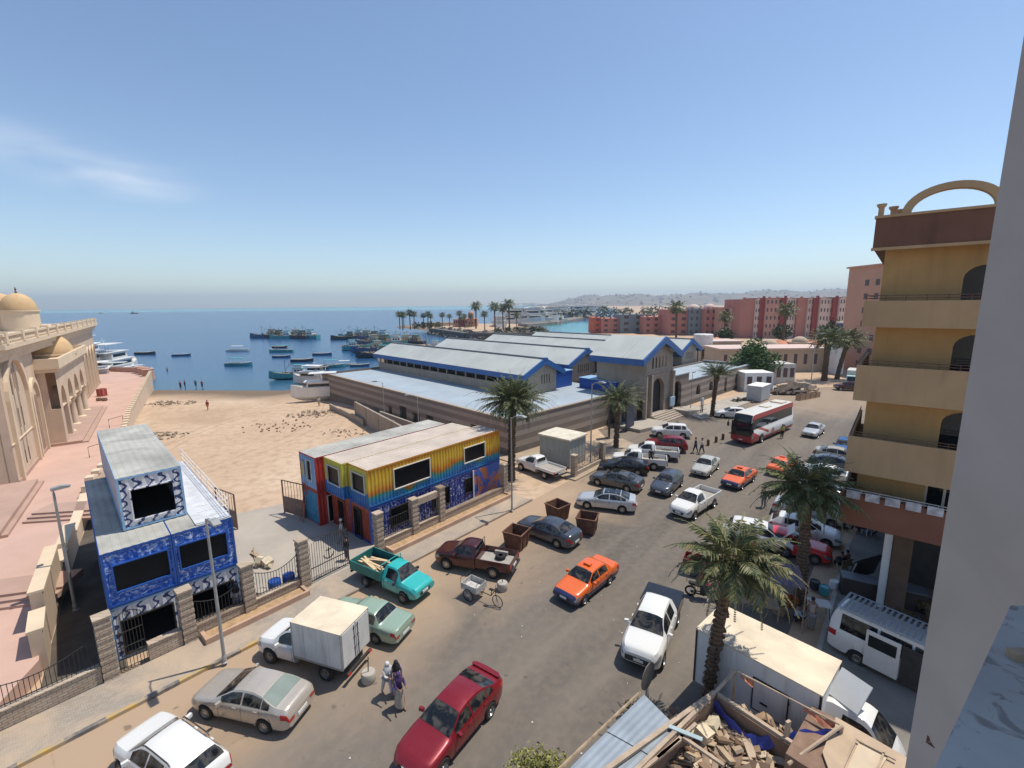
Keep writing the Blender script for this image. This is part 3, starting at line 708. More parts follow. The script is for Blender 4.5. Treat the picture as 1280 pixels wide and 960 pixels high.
m_stonep = M('plain_grey_stone', (.37,.31,.25), .9, 0, .12, .8, .2, 8, streak=.25)
m_stoned = M('dark_stone_plinth', (.11,.10,.09), .9, 0, .2, .8)
m_flat = M('flat_roof_coating', (.33,.385,.43), .8, 0, .09, .3, 0)
def ribroof(name, c, k=3.2, rough=.55):
    t = NT(name); x, y, z = t.sep(t.coord()); w = t.math('FRACT', t.math('MULTIPLY', y, k)); l = t.math('LESS_THAN', w, .1)
    n = t.noise(.25, 6, None, .6); col = t.ramp(n, [(.3, sc(c,.86)),(.7, sc(c,1.08))])
    w2 = t.math('LESS_THAN', t.math('FRACT', t.math('MULTIPLY', y, .17)), .012)
    t.col(t.mix(t.math('MULTIPLY', l, .22), t.mix(t.math('MULTIPLY', w2, .4), col, (.2,.2,.2)), (.16,.17,.17))); return t.set(rough, .0)
m_hroof = ribroof('pale_metal_roof', (.45,.47,.44), 1.6)
# walls with real openings: list of (a0,a1,z0,z1,arch)
def wall(mb, x0, x1, z0, z1, holes=(), th=.35, m=0, rev=1):
    """wall in xz plane at y=0 (outer) to y=th*rev; arched openings"""
    def quad(a,b,c,d,y=0): mb.poly([(a,y,c),(b,y,c),(b,y,d),(a,y,d)], m)
    xs = sorted({x0,x1} | {h[0] for h in holes} | {h[1] for h in holes})
    for a, b in zip(xs, xs[1:]):
        h = next((h for h in holes if h[0] <= a+1e-6 and b <= h[1]+1e-6), None)
        if not h: quad(a,b,z0,z1); continue
        if h[2] > z0: quad(a,b,z0,h[2])
        r_ = (h[1]-h[0])/2; cx = (h[0]+h[1])/2
        if len(h) > 4 and h[4]:
            n = 10; zs = h[3]-r_*h[4]
            P = [(cx-r_*math.cos(PI*i/n), zs+r_*h[4]*math.sin(PI*i/n)) for i in range(n+1)]
            for (p, q) in zip(P, P[1:]):
                mb.poly([(p[0],0,p[1]),(q[0],0,q[1]),(q[0],0,z1),(p[0],0,z1)], m)
                mb.poly([(p[0],0,p[1]),(p[0],th*rev,p[1]),(q[0],th*rev,q[1]),(q[0],0,q[1])], m)
        else:
            zs = h[3]; quad(a,b,h[3],z1); mb.poly([(h[0],0,zs),(h[0],th*rev,zs),(h[1],th*rev,zs),(h[1],0,zs)], m)
        mb.poly([(h[0],0,h[2]),(h[0],th*rev,h[2]),(h[0],th*rev,zs),(h[0],0,zs)], m)
        mb.poly([(h[1],0,h[2]),(h[1],0,zs),(h[1],th*rev,zs),(h[1],th*rev,h[2])], m)
        mb.poly([(h[0],0,h[2]),(h[1],0,h[2]),(h[1],th*rev,h[2]),(h[0],th*rev,h[2])], m)
ZP = 3.95
# left long wall (facing -x) with dark doors and windows
mb = MB(); Hs = [(14.0-.0,15.6,-.4,1.9),(8.6,10.4,0,2.0),(17.2,18.9,.4,1.7),(20.5,22.3,0,2.1),(4.6,6.4,0,2.4),(24.5,25.5,.4,1.6)]
wall(mb, -49.5, 0, -3.0, ZP, [(-h[1],-h[0],h[2],h[3]) for h in sorted(Hs, reverse=True)])
xf(mb, RZ(-PI/2)).build('long_side_wall', m_strip, bw)
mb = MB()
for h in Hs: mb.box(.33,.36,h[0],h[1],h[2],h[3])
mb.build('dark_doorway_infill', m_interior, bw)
mb = MB(); mb.box(-.06,.4,0,49.5,ZP,ZP+.12); mb.build('parapet_coping', m_stonep, bw)
# front left wing
mb = MB(); wall(mb, 0, 21.5, -.3, ZP); mb.build('front_wall', m_strip, bw)
mb = MB(); mb.box(0.4,21.5,-.06,.4,ZP,ZP+.12); mb.build('front_coping', m_stonep, bw)
mb = MB(); mb.box(0.4,11.3,.4,49.5,3.4,3.55); mb.box(11.3,24.9,.4,12.5,3.4,3.552); mb.build('flat_roof', m_flat, bw)
mb = MB(); wall(mb, 0, 11.3, -3, ZP); xf(mb, TR(11.3,49.5) @ RZ(PI)).build('sea_end_wall', m_strip, bw)
# inner low wall carrying the clerestory posts
mb = MB(); mb.box(11.3,11.6,9.2,49.5,3.56,4.9); mb.build('clerestory_wall', m_stonep, bw)
def post_row(x, y0, y1, n, z0, z1):
    mb = MB()
    for i in range(n): y = y0+(y1-y0)*i/(n-1); mb.box(x-.09,x+.09,y-.09,y+.09,z0,z1)
    return mb
post_row(11.45, 12, 49, 16, 4.9, 6.6).build('posts', m_stonep, bw)
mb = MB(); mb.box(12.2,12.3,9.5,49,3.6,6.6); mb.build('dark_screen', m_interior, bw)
# four halls
for k, (rx, y0, y1, zr, hw, ze, wl, wr) in enumerate(((15.0,8.6,50.5,8.45,4.1,6.55,12.1,18.0),(28.5,11.6,50,8.65,4.2,6.7,25.1,31.4),(42.2,12,50,8.9,5.2,6.6,38.3,46.0),(57.3,7.6,50,8.75,4.2,6.75,54.4,60.4))):
    mb = MB(); s_ = (zr-ze)/hw
    eL = rx-hw-(.6 if k else .2); zL = ze-.25*(1 if k else 0)
    for (xa, za, xb, zb) in ((eL, zL, rx, zr), (rx, zr, rx+hw, ze)):
        for dz, fl in ((0,0),(-.12,1)):
            q = [(xa,y0,za+dz),(xb,y0,zb+dz),(xb,y1,zb+dz),(xa,y1,za+dz)]; mb.poly(q[::-1] if fl else q)
    mb.build('hall_roof', m_hroof, bw)
    mb = MB(); mb.box(rx-.22,rx+.22,y0,y1,zr-.02,zr+.1); mb.build('ridge_cap', M('grey_ridge_cap',(.16,.17,.18),.6), bw)
    mb = MB(); mb.prismy([(eL-.06,zL-.02),(eL-.06,zL-.75),(rx,zr-.75),(rx,zr+.1)], y0-.25, y0-.02); mb.prismy([(rx,zr+.1),(rx,zr-.75),(rx+hw+.06,ze-.75),(rx+hw+.06,ze-.02)], y0-.25, y0-.02)
    mb.box(rx-.35,rx+.35,y0-.3,y0+.2,zr-.1,zr+.12)
    mb.build('blue_gable_trim', m_blue2, bw)
    mb = MB(); mb.box(eL-.06,eL,y0,y1,zL-.75,zL-.02); mb.box(rx+hw,rx+hw+.06,y0,y1,ze-.75,ze-.02); mb.build('blue_eave_band', m_blue2, bw)
    mb = MB(); gy = y0+.5; n = (4,6,5,6)[k]; cx = (wl+wr)/2
    hs = []; sp = .52; 
    xs0 = cx-(n-1)*sp*.5
    if k == 0: xs0 += .7
    for i in range(n): hs.append((xs0+i*sp-.13, xs0+i*sp+.13, 4.8, 6.1))
    wall(mb, wl, wr, 3.4, ze+.1, hs, .25); mb.poly([(wl,0,ze+.1),(wr,0,ze+.1),(min(wr,rx+hw),0,ze+.15),(rx,0,zr-.15)])
    xf(mb, TR(0,gy)).build('gable_wall', m_stonep, bw)
    mb = MB(); mb.box(wl+.05,wr-.05,gy+.27,gy+.3,4.7,6.2); mb.build('dark_glazing', m_interior, bw)
    mb = MB(); mb.box(wr-.25,wr,gy+.02,y1-.5,3.4,ze); 
    if k: mb.box(wl,wl+.25,gy+.02,y1-.5,3.4,ze)
    mb.build('hall_side_wall', m_stonep, bw)
mb = MB(); mb.box(18.05,22.6,9.9,12.0,3.56,5.9); mb.build('blue_roof_box', m_blue, bw)
mb = MB(); mb.box(18.0,22.7,9.8,12.1,5.9,6.0); mb.build('roof_box_lid', m_bluem, bw)
mb = MB(); mb.box(22.0,25.0,1.6,8.0,3.56,5.0); mb.build('blue_roof_box', m_blue, bw)
mb = MB(); mb.box(21.9,25.0,1.5,8.1,5.0,5.1); mb.build('roof_box_lid', m_bluem, bw)
mb = MB(); mb.box(18.2,24.9,12.7,48,3.45,3.6); mb.box(31.5,38.2,6,48,3.45,3.61); mb.box(46.1,54.3,6,48,3.45,3.6); mb.build('dark_valley_roof', M('dark_roofing',(.07,.065,.06),.9), bw)
mb = MB()
for i in range(5): mb.obox((32.5+i*1.3,9+i,6.0), .1, 6, .1, .1*i, 0, .3); mb.obox((33+i*1.1,9,5.6), .12,.12,3.6)
mb.box(31.6,37,10,10.1,3.6,7.2); mb.build('dark_steel_frame', M('dark_red_steel',(.05,.025,.022),.8), bw)
# portal block
PX0, PX1, PY = 22.4, 30.2, -2.4
mb = MB(); cx = 26.3
wall(mb, PX0, PX1, 0, 8.9, [(24.55,28.05,.75,5.6,1)] + [(24.5+i*.8-.16,24.5+i*.8+.16,7.2,8.55) for i in range(5)][:0], .6)
xf(mb, TR(0,PY)).build('portal_wall', m_stonep, bw)
mb = MB(); hs = [(24.45+i*.78-.17,24.45+i*.78+.17,0,1.45) for i in range(5)]
hs = [(cx-1.75+i*.875-.18, cx-1.75+i*.875+.18, 7.05, 8.6) for i in range(5)]
# upper part sits just proud, with the tall slit windows
wall(mb, PX0+.3, PX1-.3, 6.6, 8.95, hs, .25); mb.poly([(PX0+.3,0,8.95),(PX1-.3,0,8.95),(cx,0,10.75)])
xf(mb, TR(0,PY-.06)).build('upper_portal_wall', m_stonep, bw)
mb = MB()
for h in hs: mb.box(h[0],h[1],PY-.035,PY-.02,h[2],h[3])
mb.build('slit_glazing', m_glass, bw)
mb = MB(); mb.box(PX0-.1,PX1+.1,PY-.14,PY-.06,6.35,6.6); mb.box(PX0+1.2,PX1-1.2,PY-.12,PY-.02,5.95,6.25); mb.build('string_course', m_stonep, bw)
mb = MB(); mb.box(PX0,PX0+.35,PY+.02,5.2,3,8.9); mb.box(PX1-.35,PX1,PY+.02,5.2,0,8.9); mb.box(PX0+.36,PX1-.36,4.9,5.2,3,8.8); mb.prismy([(PX0,8.8),(PX1,8.8),(cx,11.0)], 4.95, 5.15); mb.build('portal_side_wall', m_stonep, bw)
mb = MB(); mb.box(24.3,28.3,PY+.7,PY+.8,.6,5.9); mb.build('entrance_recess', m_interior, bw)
mb = MB(); mb.box(24.9,26.2,PY+.6,PY+.66,.75,3.6); mb.build('entrance_door', M('navy_door',(.02,.04,.09),.6), bw)
mb = MB(); zr, ze = 11.3, 8.95
for (xa, za, xb, zb) in ((PX0-1.6, ze-.25, cx, zr), (cx, zr, PX1+1.2, ze)):
    for dz, fl in ((0,0),(-.14,1)):
        q = [(xa,PY-.7,za+dz),(xb,PY-.7,zb+dz),(xb,5.4,zb+dz),(xa,5.4,za+dz)]; mb.poly(q[::-1] if fl else q)
mb.build('portal_roof', m_hroof, bw)
mb = MB(); mb.prismy([(PX0-1.66,ze-.3),(PX0-1.66,ze-1.1),(cx,zr-.85),(cx,zr+.1)], PY-.95, PY-.72); mb.prismy([(cx,zr+.1),(cx,zr-.85),(PX1+1.26,ze-.85),(PX1+1.26,ze-.05)], PY-.95, PY-.72)
mb.box(PX0-1.66,PX0-1.6,PY-.7,5.4,ze-1.1,ze-.3); mb.box(PX1+1.2,PX1+1.26,PY-.7,5.4,ze-.85,ze-.05)
mb.build('blue_portal_trim', m_blue2, bw)
for (a_, b_) in ((PX0,PX0+.3),(PX0+1.3,PX0+1.7),(PX1-.5,PX1)): mb = MB(); mb.box(a_,b_,PY-.5,PY-.01,0,6.3); mb.build('portal_pier', m_stonep, bw)
# side arches left and right of the portal
mb = MB(); wall(mb, 17.6, PX0, 0, 4.9, [(18.6,21.6,.3,4.1,1)], .5); xf(mb, TR(0,-1.6)).build('left_arch_wall', m_stonep, bw)
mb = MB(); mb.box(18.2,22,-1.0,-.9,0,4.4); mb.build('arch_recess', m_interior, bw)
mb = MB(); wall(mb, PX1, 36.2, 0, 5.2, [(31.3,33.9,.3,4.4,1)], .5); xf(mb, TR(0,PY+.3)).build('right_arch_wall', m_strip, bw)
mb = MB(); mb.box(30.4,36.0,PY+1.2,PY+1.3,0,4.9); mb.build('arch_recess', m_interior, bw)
mb = MB(); mb.box(PX1,36.2,PY+.2,PY+.8,5.2,5.35); mb.box(PX1,36.2,PY+.85,6,4.95,5.05); mb.build('stepped_coping', m_flat, bw)
# right wing
mb = MB(); wall(mb, 36.2, 62.5, -.3, 4.0, [(39.2,40.7,1.2,2.9,1),(44.0,45.5,1.2,2.9,1),(50.3,51.3,.2,2.7,0),(55.0,56.5,1.2,2.9,1)], .35); xf(mb, TR(0,PY+.4)).build('right_wing_wall', m_strip, bw)
mb = MB(); mb.box(36.6,62,PY+.78,PY+.82,0,3.5); mb.build('dark_window_infill', m_interior, bw)
mb = MB(); mb.box(36.2,62.5,PY+.34,PY+.8,4.0,4.12); mb.box(62.1,62.5,PY+.8,7.5,4.0,4.12); mb.build('right_coping', m_flat, bw)
mb = MB(); mb.box(36.2,62.1,PY+.8,7.5,3.5,3.62); mb.build('right_flat_roof', m_flat, bw)
mb = MB(); mb.box(62.2,62.5,PY+.8,7.5,-.3,4.0); mb.box(36.2,62.2,7.2,7.5,-.3,3.9); mb.build('end_wall', m_strip, bw)
# steps and ramps of the entrance
st = thing('entrance_steps', 'broad grey stone steps before the arched market entrance', 'steps', BO, BA)
mb = MB()
for i in range(5): mb.box(23.6,29.6,PY-.52-.38*(5-i),PY-.52-.38*(4-i),0,.15*(i+1))
mb.box(23.6,29.6,PY-.52,PY-.02,0,.76); mb.build('steps', m_stonep, st)
mb = MB(); a = [(23.5,PY-.6,0),(23.5,PY-.6,.78),(23.5,PY-6.2,.0)]
for (x0, x1) in ((17.4,23.5),(29.7,37.0)):
    n = len(mb.v)
    if x0 < 20: mb.prism([(17.4,-1.7),(23.5,PY-.1),(23.5,PY-3.6),(17.6,-5.0)], .02, .42)
    else:
        mb.v += [(x0,PY-.1,0),(x1,PY-.1,0),(x1,PY-3.0,0),(x0,PY-3.0,0),(x0,PY-.1,.76),(x1,PY-.1,.05),(x1,PY-3.0,.05),(x0,PY-3.0,.76)]
        for q in ((0,3,2,1),(4,5,6,7),(0,1,5,4),(1,2,6,5),(2,3,7,6),(3,0,4,7)): mb.f.append(tuple(n+i for i in q)); mb.m.append(0)
mb.build('ramp', m_pave, st)
# water tank beyond the hall
o = thing('water_tank', 'white cylindrical water tank standing on a dark frame behind the market', 'water tank', G(878,440,3.5).xy.to_3d(), 0)
mb = MB(); mb.lathe([(0,4.4),(2.3,4.4),(2.3,7.9),(2.15,8.05),(0,8.2)], 28); mb.build('tank_body', M('tank_white',(.62,.60,.58),.5), o, smooth=40)
mb = MB()
for x in (-1.8,-.6,.6,1.8):
    for y in (-1.5,1.5): mb.box(x-.12,x+.12,y-.12,y+.12,0,4.3)
mb.box(-2.2,2.2,-1.8,1.8,4.15,4.39); mb.build('frame', m_brown, o)

# boundary walls between the beach and the market
m_cb = M('cement_render_wall', (.33,.275,.22), .9, 0, .16, .5, .2, 6)
def lowwall(label, pts, h, th=.25, mat=m_cb, name='boundary_wall', pil=0):
    o = thing(name, label, 'wall', pts[0], 0); mb = MB(); b = Vector(pts[0])
    for p, q in zip(pts, pts[1:]):
        p, q = Vector(p)-b, Vector(q)-b; d = q-p; L = math.hypot(d.x, d.y); a = math.atan2(d.y, d.x)
        n = max(1, int(L/4))
        for i in range(n):
            m0 = p + d*((i+.5)/n); mb.obox((m0.x, m0.y, m0.z+h/2-.75), L/n+.001*i, th, h+1.5, a)
            if pil: e = p + d*(i/n); mb.obox((e.x, e.y, e.z+h/2-.74), .3, th+.12, h+1.55, a)
    mb.build('wall', mat, o); return o
lowwall('low cement wall on the sand beside the market long side', [GL(413,512), GL(455,532)], .9)
lowwall('tall ribbed cement wall between the sand and the market', [GL(446,524), GL(492,552), GL(506,561)], 2.5, .25, m_cb, pil=1)
lowwall('lower cement wall running behind the container stack', [GL(476,533)+Vector((0,0,.3)), GL(528,554)+Vector((0,0,.3))], 1.8)
# kiosk
o = thing('utility_kiosk', 'grey metal kiosk with flat pale roof beside the market wall', 'kiosk', UV(35.6,23.7,.12), TH)
mb = MB(); corr(mb, 2.9, 0, 2.75, [], .5, .03); b2 = MB(); corr(b2, 3.6, 0, 2.75, [], .5, .03); xf(b2, TR(0,3.6) @ RZ(-PI/2)); n = len(mb.v); mb.v += b2.v; mb.f += [tuple(i+n for i in f) for f in b2.f]; mb.m += b2.m
mb.box(.05,2.9,.06,3.6,0,2.74); mb.build('cabinet_wall', M('kiosk_grey',(.33,.34,.31),.6,0,.1,1), o)
mb = MB(); mb.box(-.15,3.05,-.15,3.75,2.75,2.9); mb.build('flat_roof', M('kiosk_roof',(.62,.56,.44),.7), o)
fk = thing('boundary_fence', 'short stone fence with two pillars and an ornamental railing by the kiosk', 'fence', UV(34.2,22.3,.1), TH)
for u in (0.1, 5.2):
    mb = MB(); stone_pillar(mb, u, 0, 2.0, .5); mb.build('pillar', m_stone, fk)
mb = MB(); mb.box(.4,4.9,-.15,.15,0,.4); mb.build('low_wall', m_stone, fk)
mb = MB(); railing(mb, .4, 4.9, 0, .4, 1.5, -.15, .2); 
for i in range(5): mb.tube([(.8+i*.9+.25*math.cos(t_*.6), 0, .95+.3*math.sin(t_*.6)) for t_ in range(11)], .02, 5)
mb.build('iron_railing', m_brown, fk)

# ------------------------------------------------------------------ mosque and its terrace
MA = R(127); MO = Vector((-43.1, 38.1, 0)); ZT = .8
mos = thing('mosque', 'cream stone mosque with pointed arches, column portico and small sand coloured domes', 'mosque', MO, MA)
# local x runs along the front wall away from us, local -y is out of the wall
m_cream = M('cream_limestone', (.58,.45,.33), .85, 0, .09, .5, .12, 8, streak=.15)
m_cream2 = M('light_cream_trim', (.66,.53,.38), .85, 0, .08, .6)
m_dome = M('sand_dome_render', (.56,.38,.20), .85, 0, .1, .8)
m_pinkst = M('dull_pink_stone', (.42,.28,.22), .85, 0, .1, .6)
def arch_ring(mb, cx, zs, r, w, z0, y0, y1, k=1.25, n=14):
    P = lambda rr: [(cx-rr*math.cos(PI*i/n), zs+rr*k*math.sin(PI*i/n)) for i in range(n+1)]
    A, B = P(r), P(r+w)
    for i in range(n): mb.prismy([A[i],A[i+1],B[i+1],B[i]][::-1], y0, y1)
    mb.box(cx-r-w,cx-r,y0,y1,z0,zs); mb.box(cx+r,cx+r+w,y0,y1,z0,zs)
mb = MB(); wall(mb, 0, 13.5, ZT-1, 12.3, [(1.2,2.4,ZT,3.3,1),(3.6,4.0,1.7,3.0,1),(4.9,5.3,1.7,3.0,1),(2.0,2.4,5.2,6.9,1),(4.0,4.4,5.0,6.9,1),(5.2,5.6,5.0,6.9,1),(3.3,3.7,8.2,10.1,1),(4.4,4.8,8.6,10.6,1),(5.5,5.9,8.2,10.1,1)], .5)
mb.box(0,13.5,.52,.6,ZT-1,12.3); mb.poly([(0,0,ZT-1),(0,0,12.3),(0,14,12.3),(0,14,ZT-1)])
mb.build('near_block', m_cream, mos)
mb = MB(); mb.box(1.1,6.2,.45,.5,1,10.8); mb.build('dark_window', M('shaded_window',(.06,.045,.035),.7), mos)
mb = MB(); mb.box(1.2,2.4,.3,.36,ZT,3.3); mb.build('wooden_door', M('red_brown_door',(.22,.05,.03),.6), mos)
mb = MB(); arch_ring(mb, 4.6, 8.0, 3.3, .5, ZT, -.28, .0, 1.0); mb.box(-.05,8.4,-.08,0,4.2,4.32); mb.build('arch_surround', m_cream2, mos)
mb = MB(); arch_ring(mb, 11.0, 6.6, 1.5, .4, ZT, -.25, 0, 1.2); mb.build('arch_surround', m_cream2, mos)
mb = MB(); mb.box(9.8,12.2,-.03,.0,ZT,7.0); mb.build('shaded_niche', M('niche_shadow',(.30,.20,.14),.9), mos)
mb = MB(); mb.box(-.15,13.6,-.12,0,ZT-.1,ZT+.35); mb.box(36.0,69.0,-.12,0,ZT-.1,ZT+.35); mb.build('dark_plinth', m_pinkst, mos)
# main wall behind the portico and far block
mb = MB(); mb.box(13.5,37,3.5,14,-1,12.3); mb.build('portico_back_wall', m_cream, mos)
hs = [(39.5+i*4.2,41.8+i*4.2,ZT+.3,8.6,1.2) for i in range(7)]
mb = MB(); wall(mb, 37, 69, -2.2, 12.3, hs, .9); mb.box(37,69,.92,14,-2.2,12.3); mb.box(37,37.3,0,3.5,-1,12.3); mb.build('far_block', m_cream, mos)
mb = MB()
for h in hs: arch_ring(mb, (h[0]+h[1])/2, h[3]-1.38, 1.15, .28, ZT, -.18, 0, 1.2)
mb.build('arch_surround', m_cream2, mos)
# cornice and parapet all along
mb = MB()
for (x0,x1) in ((-.9,69.9),):
    mb.box(x0,x1,-.25,14.2,11.4,11.9); mb.box(x0-.0,x1+.0,-.55,14.2,11.9,12.5); mb.box(x0-.1,x1+.1,-.95,14.3,12.5,12.95)
mb.build('cornice', m_cream2, mos)
mb = MB()
for i in range(int(70/.55)):
    x = -.8+i*.55; mb.lathe([(.07,12.95),(.13,13.15),(.06,13.4),(.1,13.6)], 5, (x,-.75,0))
mb.build('balustrade', m_cream2, mos)
mb = MB(); mb.box(-.95,69.9,-.92,-.6,13.6,13.8); mb.box(36,69.9,-.88,-.62,12.95,13.6)
for x in range(0,70,6): mb.box(x-.35,x+.35,-1,-.5,12.95,14.0)
mb.build('parapet_rail', m_cream2, mos)
mb = MB(); mb.box(-.5,69.5,-.3,14,12.951,13.0); mb.build('roof_deck', m_cream, mos)
# portico
mb = MB(); PY0 = -1.5
hp = [(15.0,18.0,ZT,7.2,1.3),(19.9,23.1,ZT,7.4,1.2),(25.1,28.3,ZT,7.4,1.2),(30.3,33.5,ZT,7.4,1.2)]
wall(mb, 13.6, 36.6, 4.9, 9.0, [(h[0],h[1],4.9,h[3],h[4]) for h in hp], .8); xf(mb, TR(0,PY0)).build('arcade_wall', m_cream, mos)
for q_ in ((13.6,15.0,PY0,3.5,-.5,4.9),(18.0,19.0,PY0,PY0+1.0,-.5,4.9),(13.6,13.9,PY0+.8,3.5,4.901,9.0),(36.3,36.6,PY0+.8,3.5,-.5,9.0)): mb = MB(); mb.box(*q_); mb.build('portico_pier', m_cream, mos)
for x in (19.5,24.1,29.3,34.4):
    mb = MB(); mb.lathe([(.62,ZT),(.62,ZT+.35),(.42,ZT+.5),(.40,ZT+2),(.34,4.1),(.52,4.5),(.6,4.6),(.6,4.9),(0,4.9)], 14, (x,PY0+.45,0)); mb.build('column', m_cream2, mos, smooth=40)
mb = MB(); mb.box(13.3,36.9,PY0-.25,3.5,9.0,9.4); mb.box(13.1,37.1,PY0-.5,3.5,9.4,9.8); mb.box(13.1,37.1,PY0-.5,PY0-.2,9.8,10.5); mb.box(13.1,13.4,PY0-.2,3.4,9.8,10.5); mb.box(36.8,37.1,PY0-.2,3.4,9.8,10.5); mb.box(13.4,36.8,PY0-.2,3.4,9.801,9.85); mb.build('portico_cornice', m_cream2, mos)
def dome(x, y, z, r, k=1.0, drum=2.2):
    mb = MB(); mb.lathe([(r*1.04,z-drum),(r*1.04,z-.25),(r*1.12,z-.2),(r*1.12,z)], 16, (x,y,0)); d = mb.build('dome_drum', m_cream2, mos, smooth=30)
    mb = MB(); mb.lathe([(r*math.cos(a_), z+r*k*math.sin(a_)) for a_ in [i*PI/2/10 for i in range(11)]], 24, (x,y,0)); d = mb.build('dome', m_dome, mos, smooth=60)
    mb = MB(); mb.lathe([(.05,z+r*k-.05),(.16,z+r*k+.15),(.04,z+r*k+.3),(.12,z+r*k+.45),(.02,z+r*k+.8)], 8, (x,y,0)); mb.build('finial', m_brown, d)
dome(26.5, .9, 10.3, 2.75, .95, .5)
for px, r in ((24,1.8),(1,1.8),(-22,1.8)):
    q = (RZ(-MA) @ (GY(px, 388, 62).xy.to_3d() - MO)); dome(q.x, q.y, 15.75, r, 1.22, 2.9)
mb = MB(); mb.box(13.3,36.9,PY0-1.3,3.5,-1,ZT+.3); mb.box(13.3,36.9,PY0-1.8,PY0-1.3,-1,ZT+.15); mb.build('portico_platform', m_pinkst, mos)
mb = MB(); mb.box(22.5,27.5,1.5,1.6,ZT+.3,2.4); mb.build('green_screen', M('green_netting',(.03,.22,.10),.8), mos)
# terrace
m_terr = M('pink_terrace_paving', (.53,.35,.28), .9, 0, .08, .35)
TW = [UV(23.6,127), UV(11.9,80.0), UV(9.8,70), UV(7.4,58.9), UV(3.8,49), UV(2.0,40), UV(.85,34.6), UV(.0,30), UV(-.25,27.2), UV(-1.6,25)]
tp = [(p.x,p.y) for p in TW] + [(-26,8),(-60,20),(-100,60),(-112,98),(-104,105.5),(-96,109.5),(-88.5,107.5)]
mb = MB(); mb.prism(tp[::-1], -3.5, ZT); tag(mb.build('terrace', m_terr), kind='structure')
tw = thing('terrace_wall', 'cream retaining wall around the seaward side of the pink terrace', 'wall', TW[0], 0)
def ribbon(mb, pts, th, z0, z1, base):
    for p, q in zip(pts, pts[1:]):
        d = q-p; L = d.length; a = math.atan2(d.y,d.x); m0 = (p+q)/2 - base; mb.obox((m0.x,m0.y,(z0+z1)/2), L, th, z1-z0, a)
mb = MB(); ribbon(mb, TW[:5], .4, -3.6, 1.75, TW[0]); mb.build('wall', m_cream, tw)
mb = MB()
for p, q in zip(TW[:4], TW[1:5]):
    n = int((q-p).length/1.6)
    for i in range(n): c_ = p+(q-p)*(i/n) - TW[0]; mb.obox((c_.x,c_.y,1.9), .8,.55,.3, math.atan2((q-p).y,(q-p).x))
mb.build('crenels', m_cream2, tw)
sw = [Vector((*p,0)) for p in ((-90,122),(-83,114),)] ; sea_par = [TW[0], Vector((-88.5,108,0)), Vector((-96,110,0)), Vector((-104,106,0))]
pw = thing('parapet_wall', 'curved pink parapet closing the seaward end of the terrace', 'wall', sea_par[0], 0)
mb = MB(); ribbon(mb, sea_par, .35, -1, 1.9, sea_par[0]); mb.build('wall', M('pink_parapet',(.50,.30,.22),.9), pw)
for i_ in range(3):
    c_ = sea_par[1]+(sea_par[0]-sea_par[1])*(i_/3+.15)-sea_par[0]; mb = MB(); mb.lathe([(1.1,0),(1.1,2.4),(1.2,2.5),(0,2.5)], 16, (c_.x,c_.y,-.2)); mb.build('round_bay', M('pink_parapet',(.5,.3,.22),.9), pw, smooth=40)
# cream garden wall stepping down to the street
gw = thing('stepped_wall', 'stepped cream wall with niches between the terrace and the alley', 'wall', TW[4], 0)
segs = [(TW[4], UV(2.2,41), 1.1), (UV(2.2,41), UV(1.5,37.6), 1.7), (UV(1.5,37.6), UV(1.1,35.8), 1.4), (UV(1.0,35.4), UV(.05,30), 2.6), (UV(.0,29.6), UV(-.2,27.6), 1.9)]
mb = MB()
for p, q, h_ in segs: ribbon(mb, [p, q], .45, -1.5, h_, TW[4])
mb.build('wall', m_cream, gw)
mb = MB()
for p, q, h_ in segs: ribbon(mb, [p, q], .57, h_, h_+.12, TW[4])
mb.build('coping', m_cream2, gw)
# alley floor with its shade put into the colour, and steps on the terrace
sheet('alley_ground', [UV(-.6,25), UV(2.3,25), UV(3.3,38), UV(5,46), UV(4.2,49), UV(2.2,40), UV(.3,30)], .017, M('alley_shade_earth',(.09,.075,.06),.95,0,.3,1))
def stepsblk(label, x, y, ang, W_, n, z0=ZT):
    o = thing('terrace_steps', label, 'steps', (x,y,z0), ang); mb = MB()
    for i in range(n): mb.box(0,W_,i*.4,n*.4+1.4,i*.14,(i+1)*.14)
    mb.build('steps', m_pinkst, o)
p = G(28,655,ZT); stepsblk('grey stone steps on the pink terrace behind the lamp post', p.x, p.y, R(8), 4.6, 3)
p = G(0,760,ZT); stepsblk('grey stone steps at the lower left of the terrace', p.x-2, p.y-.8, R(15), 4.5, 3)
p = G(0,700,ZT)
ramp = thing('stone_ramp', 'grey stone ramp block at the left end of the terrace', 'ramp', G(0,640,ZT), R(127))
mb = MB(); mb.box(-6,6,-1.2,1.6,0,.5); mb.box(-6,6.3,-1.5,-1.2,0,.2); mb.build('ramp_block', m_pinkst, ramp)
# handrails on terrace
for (px_,py_,ang,lab) in ((137,535,R(60),'bent metal handrail on the terrace above the grey roof'),(112,572,R(60),'metal handrail frame at the corner of the terrace')):
    p = G(px_,py_,ZT); mb = MB(); mb.tube([(0,0,0),(0,0,1.1),(1.5,0,1.3),(1.5,0,.2)], .04, 6); tag(mb.build('handrail', m_brown, loc=p, rz=ang), lab, 'handrail')
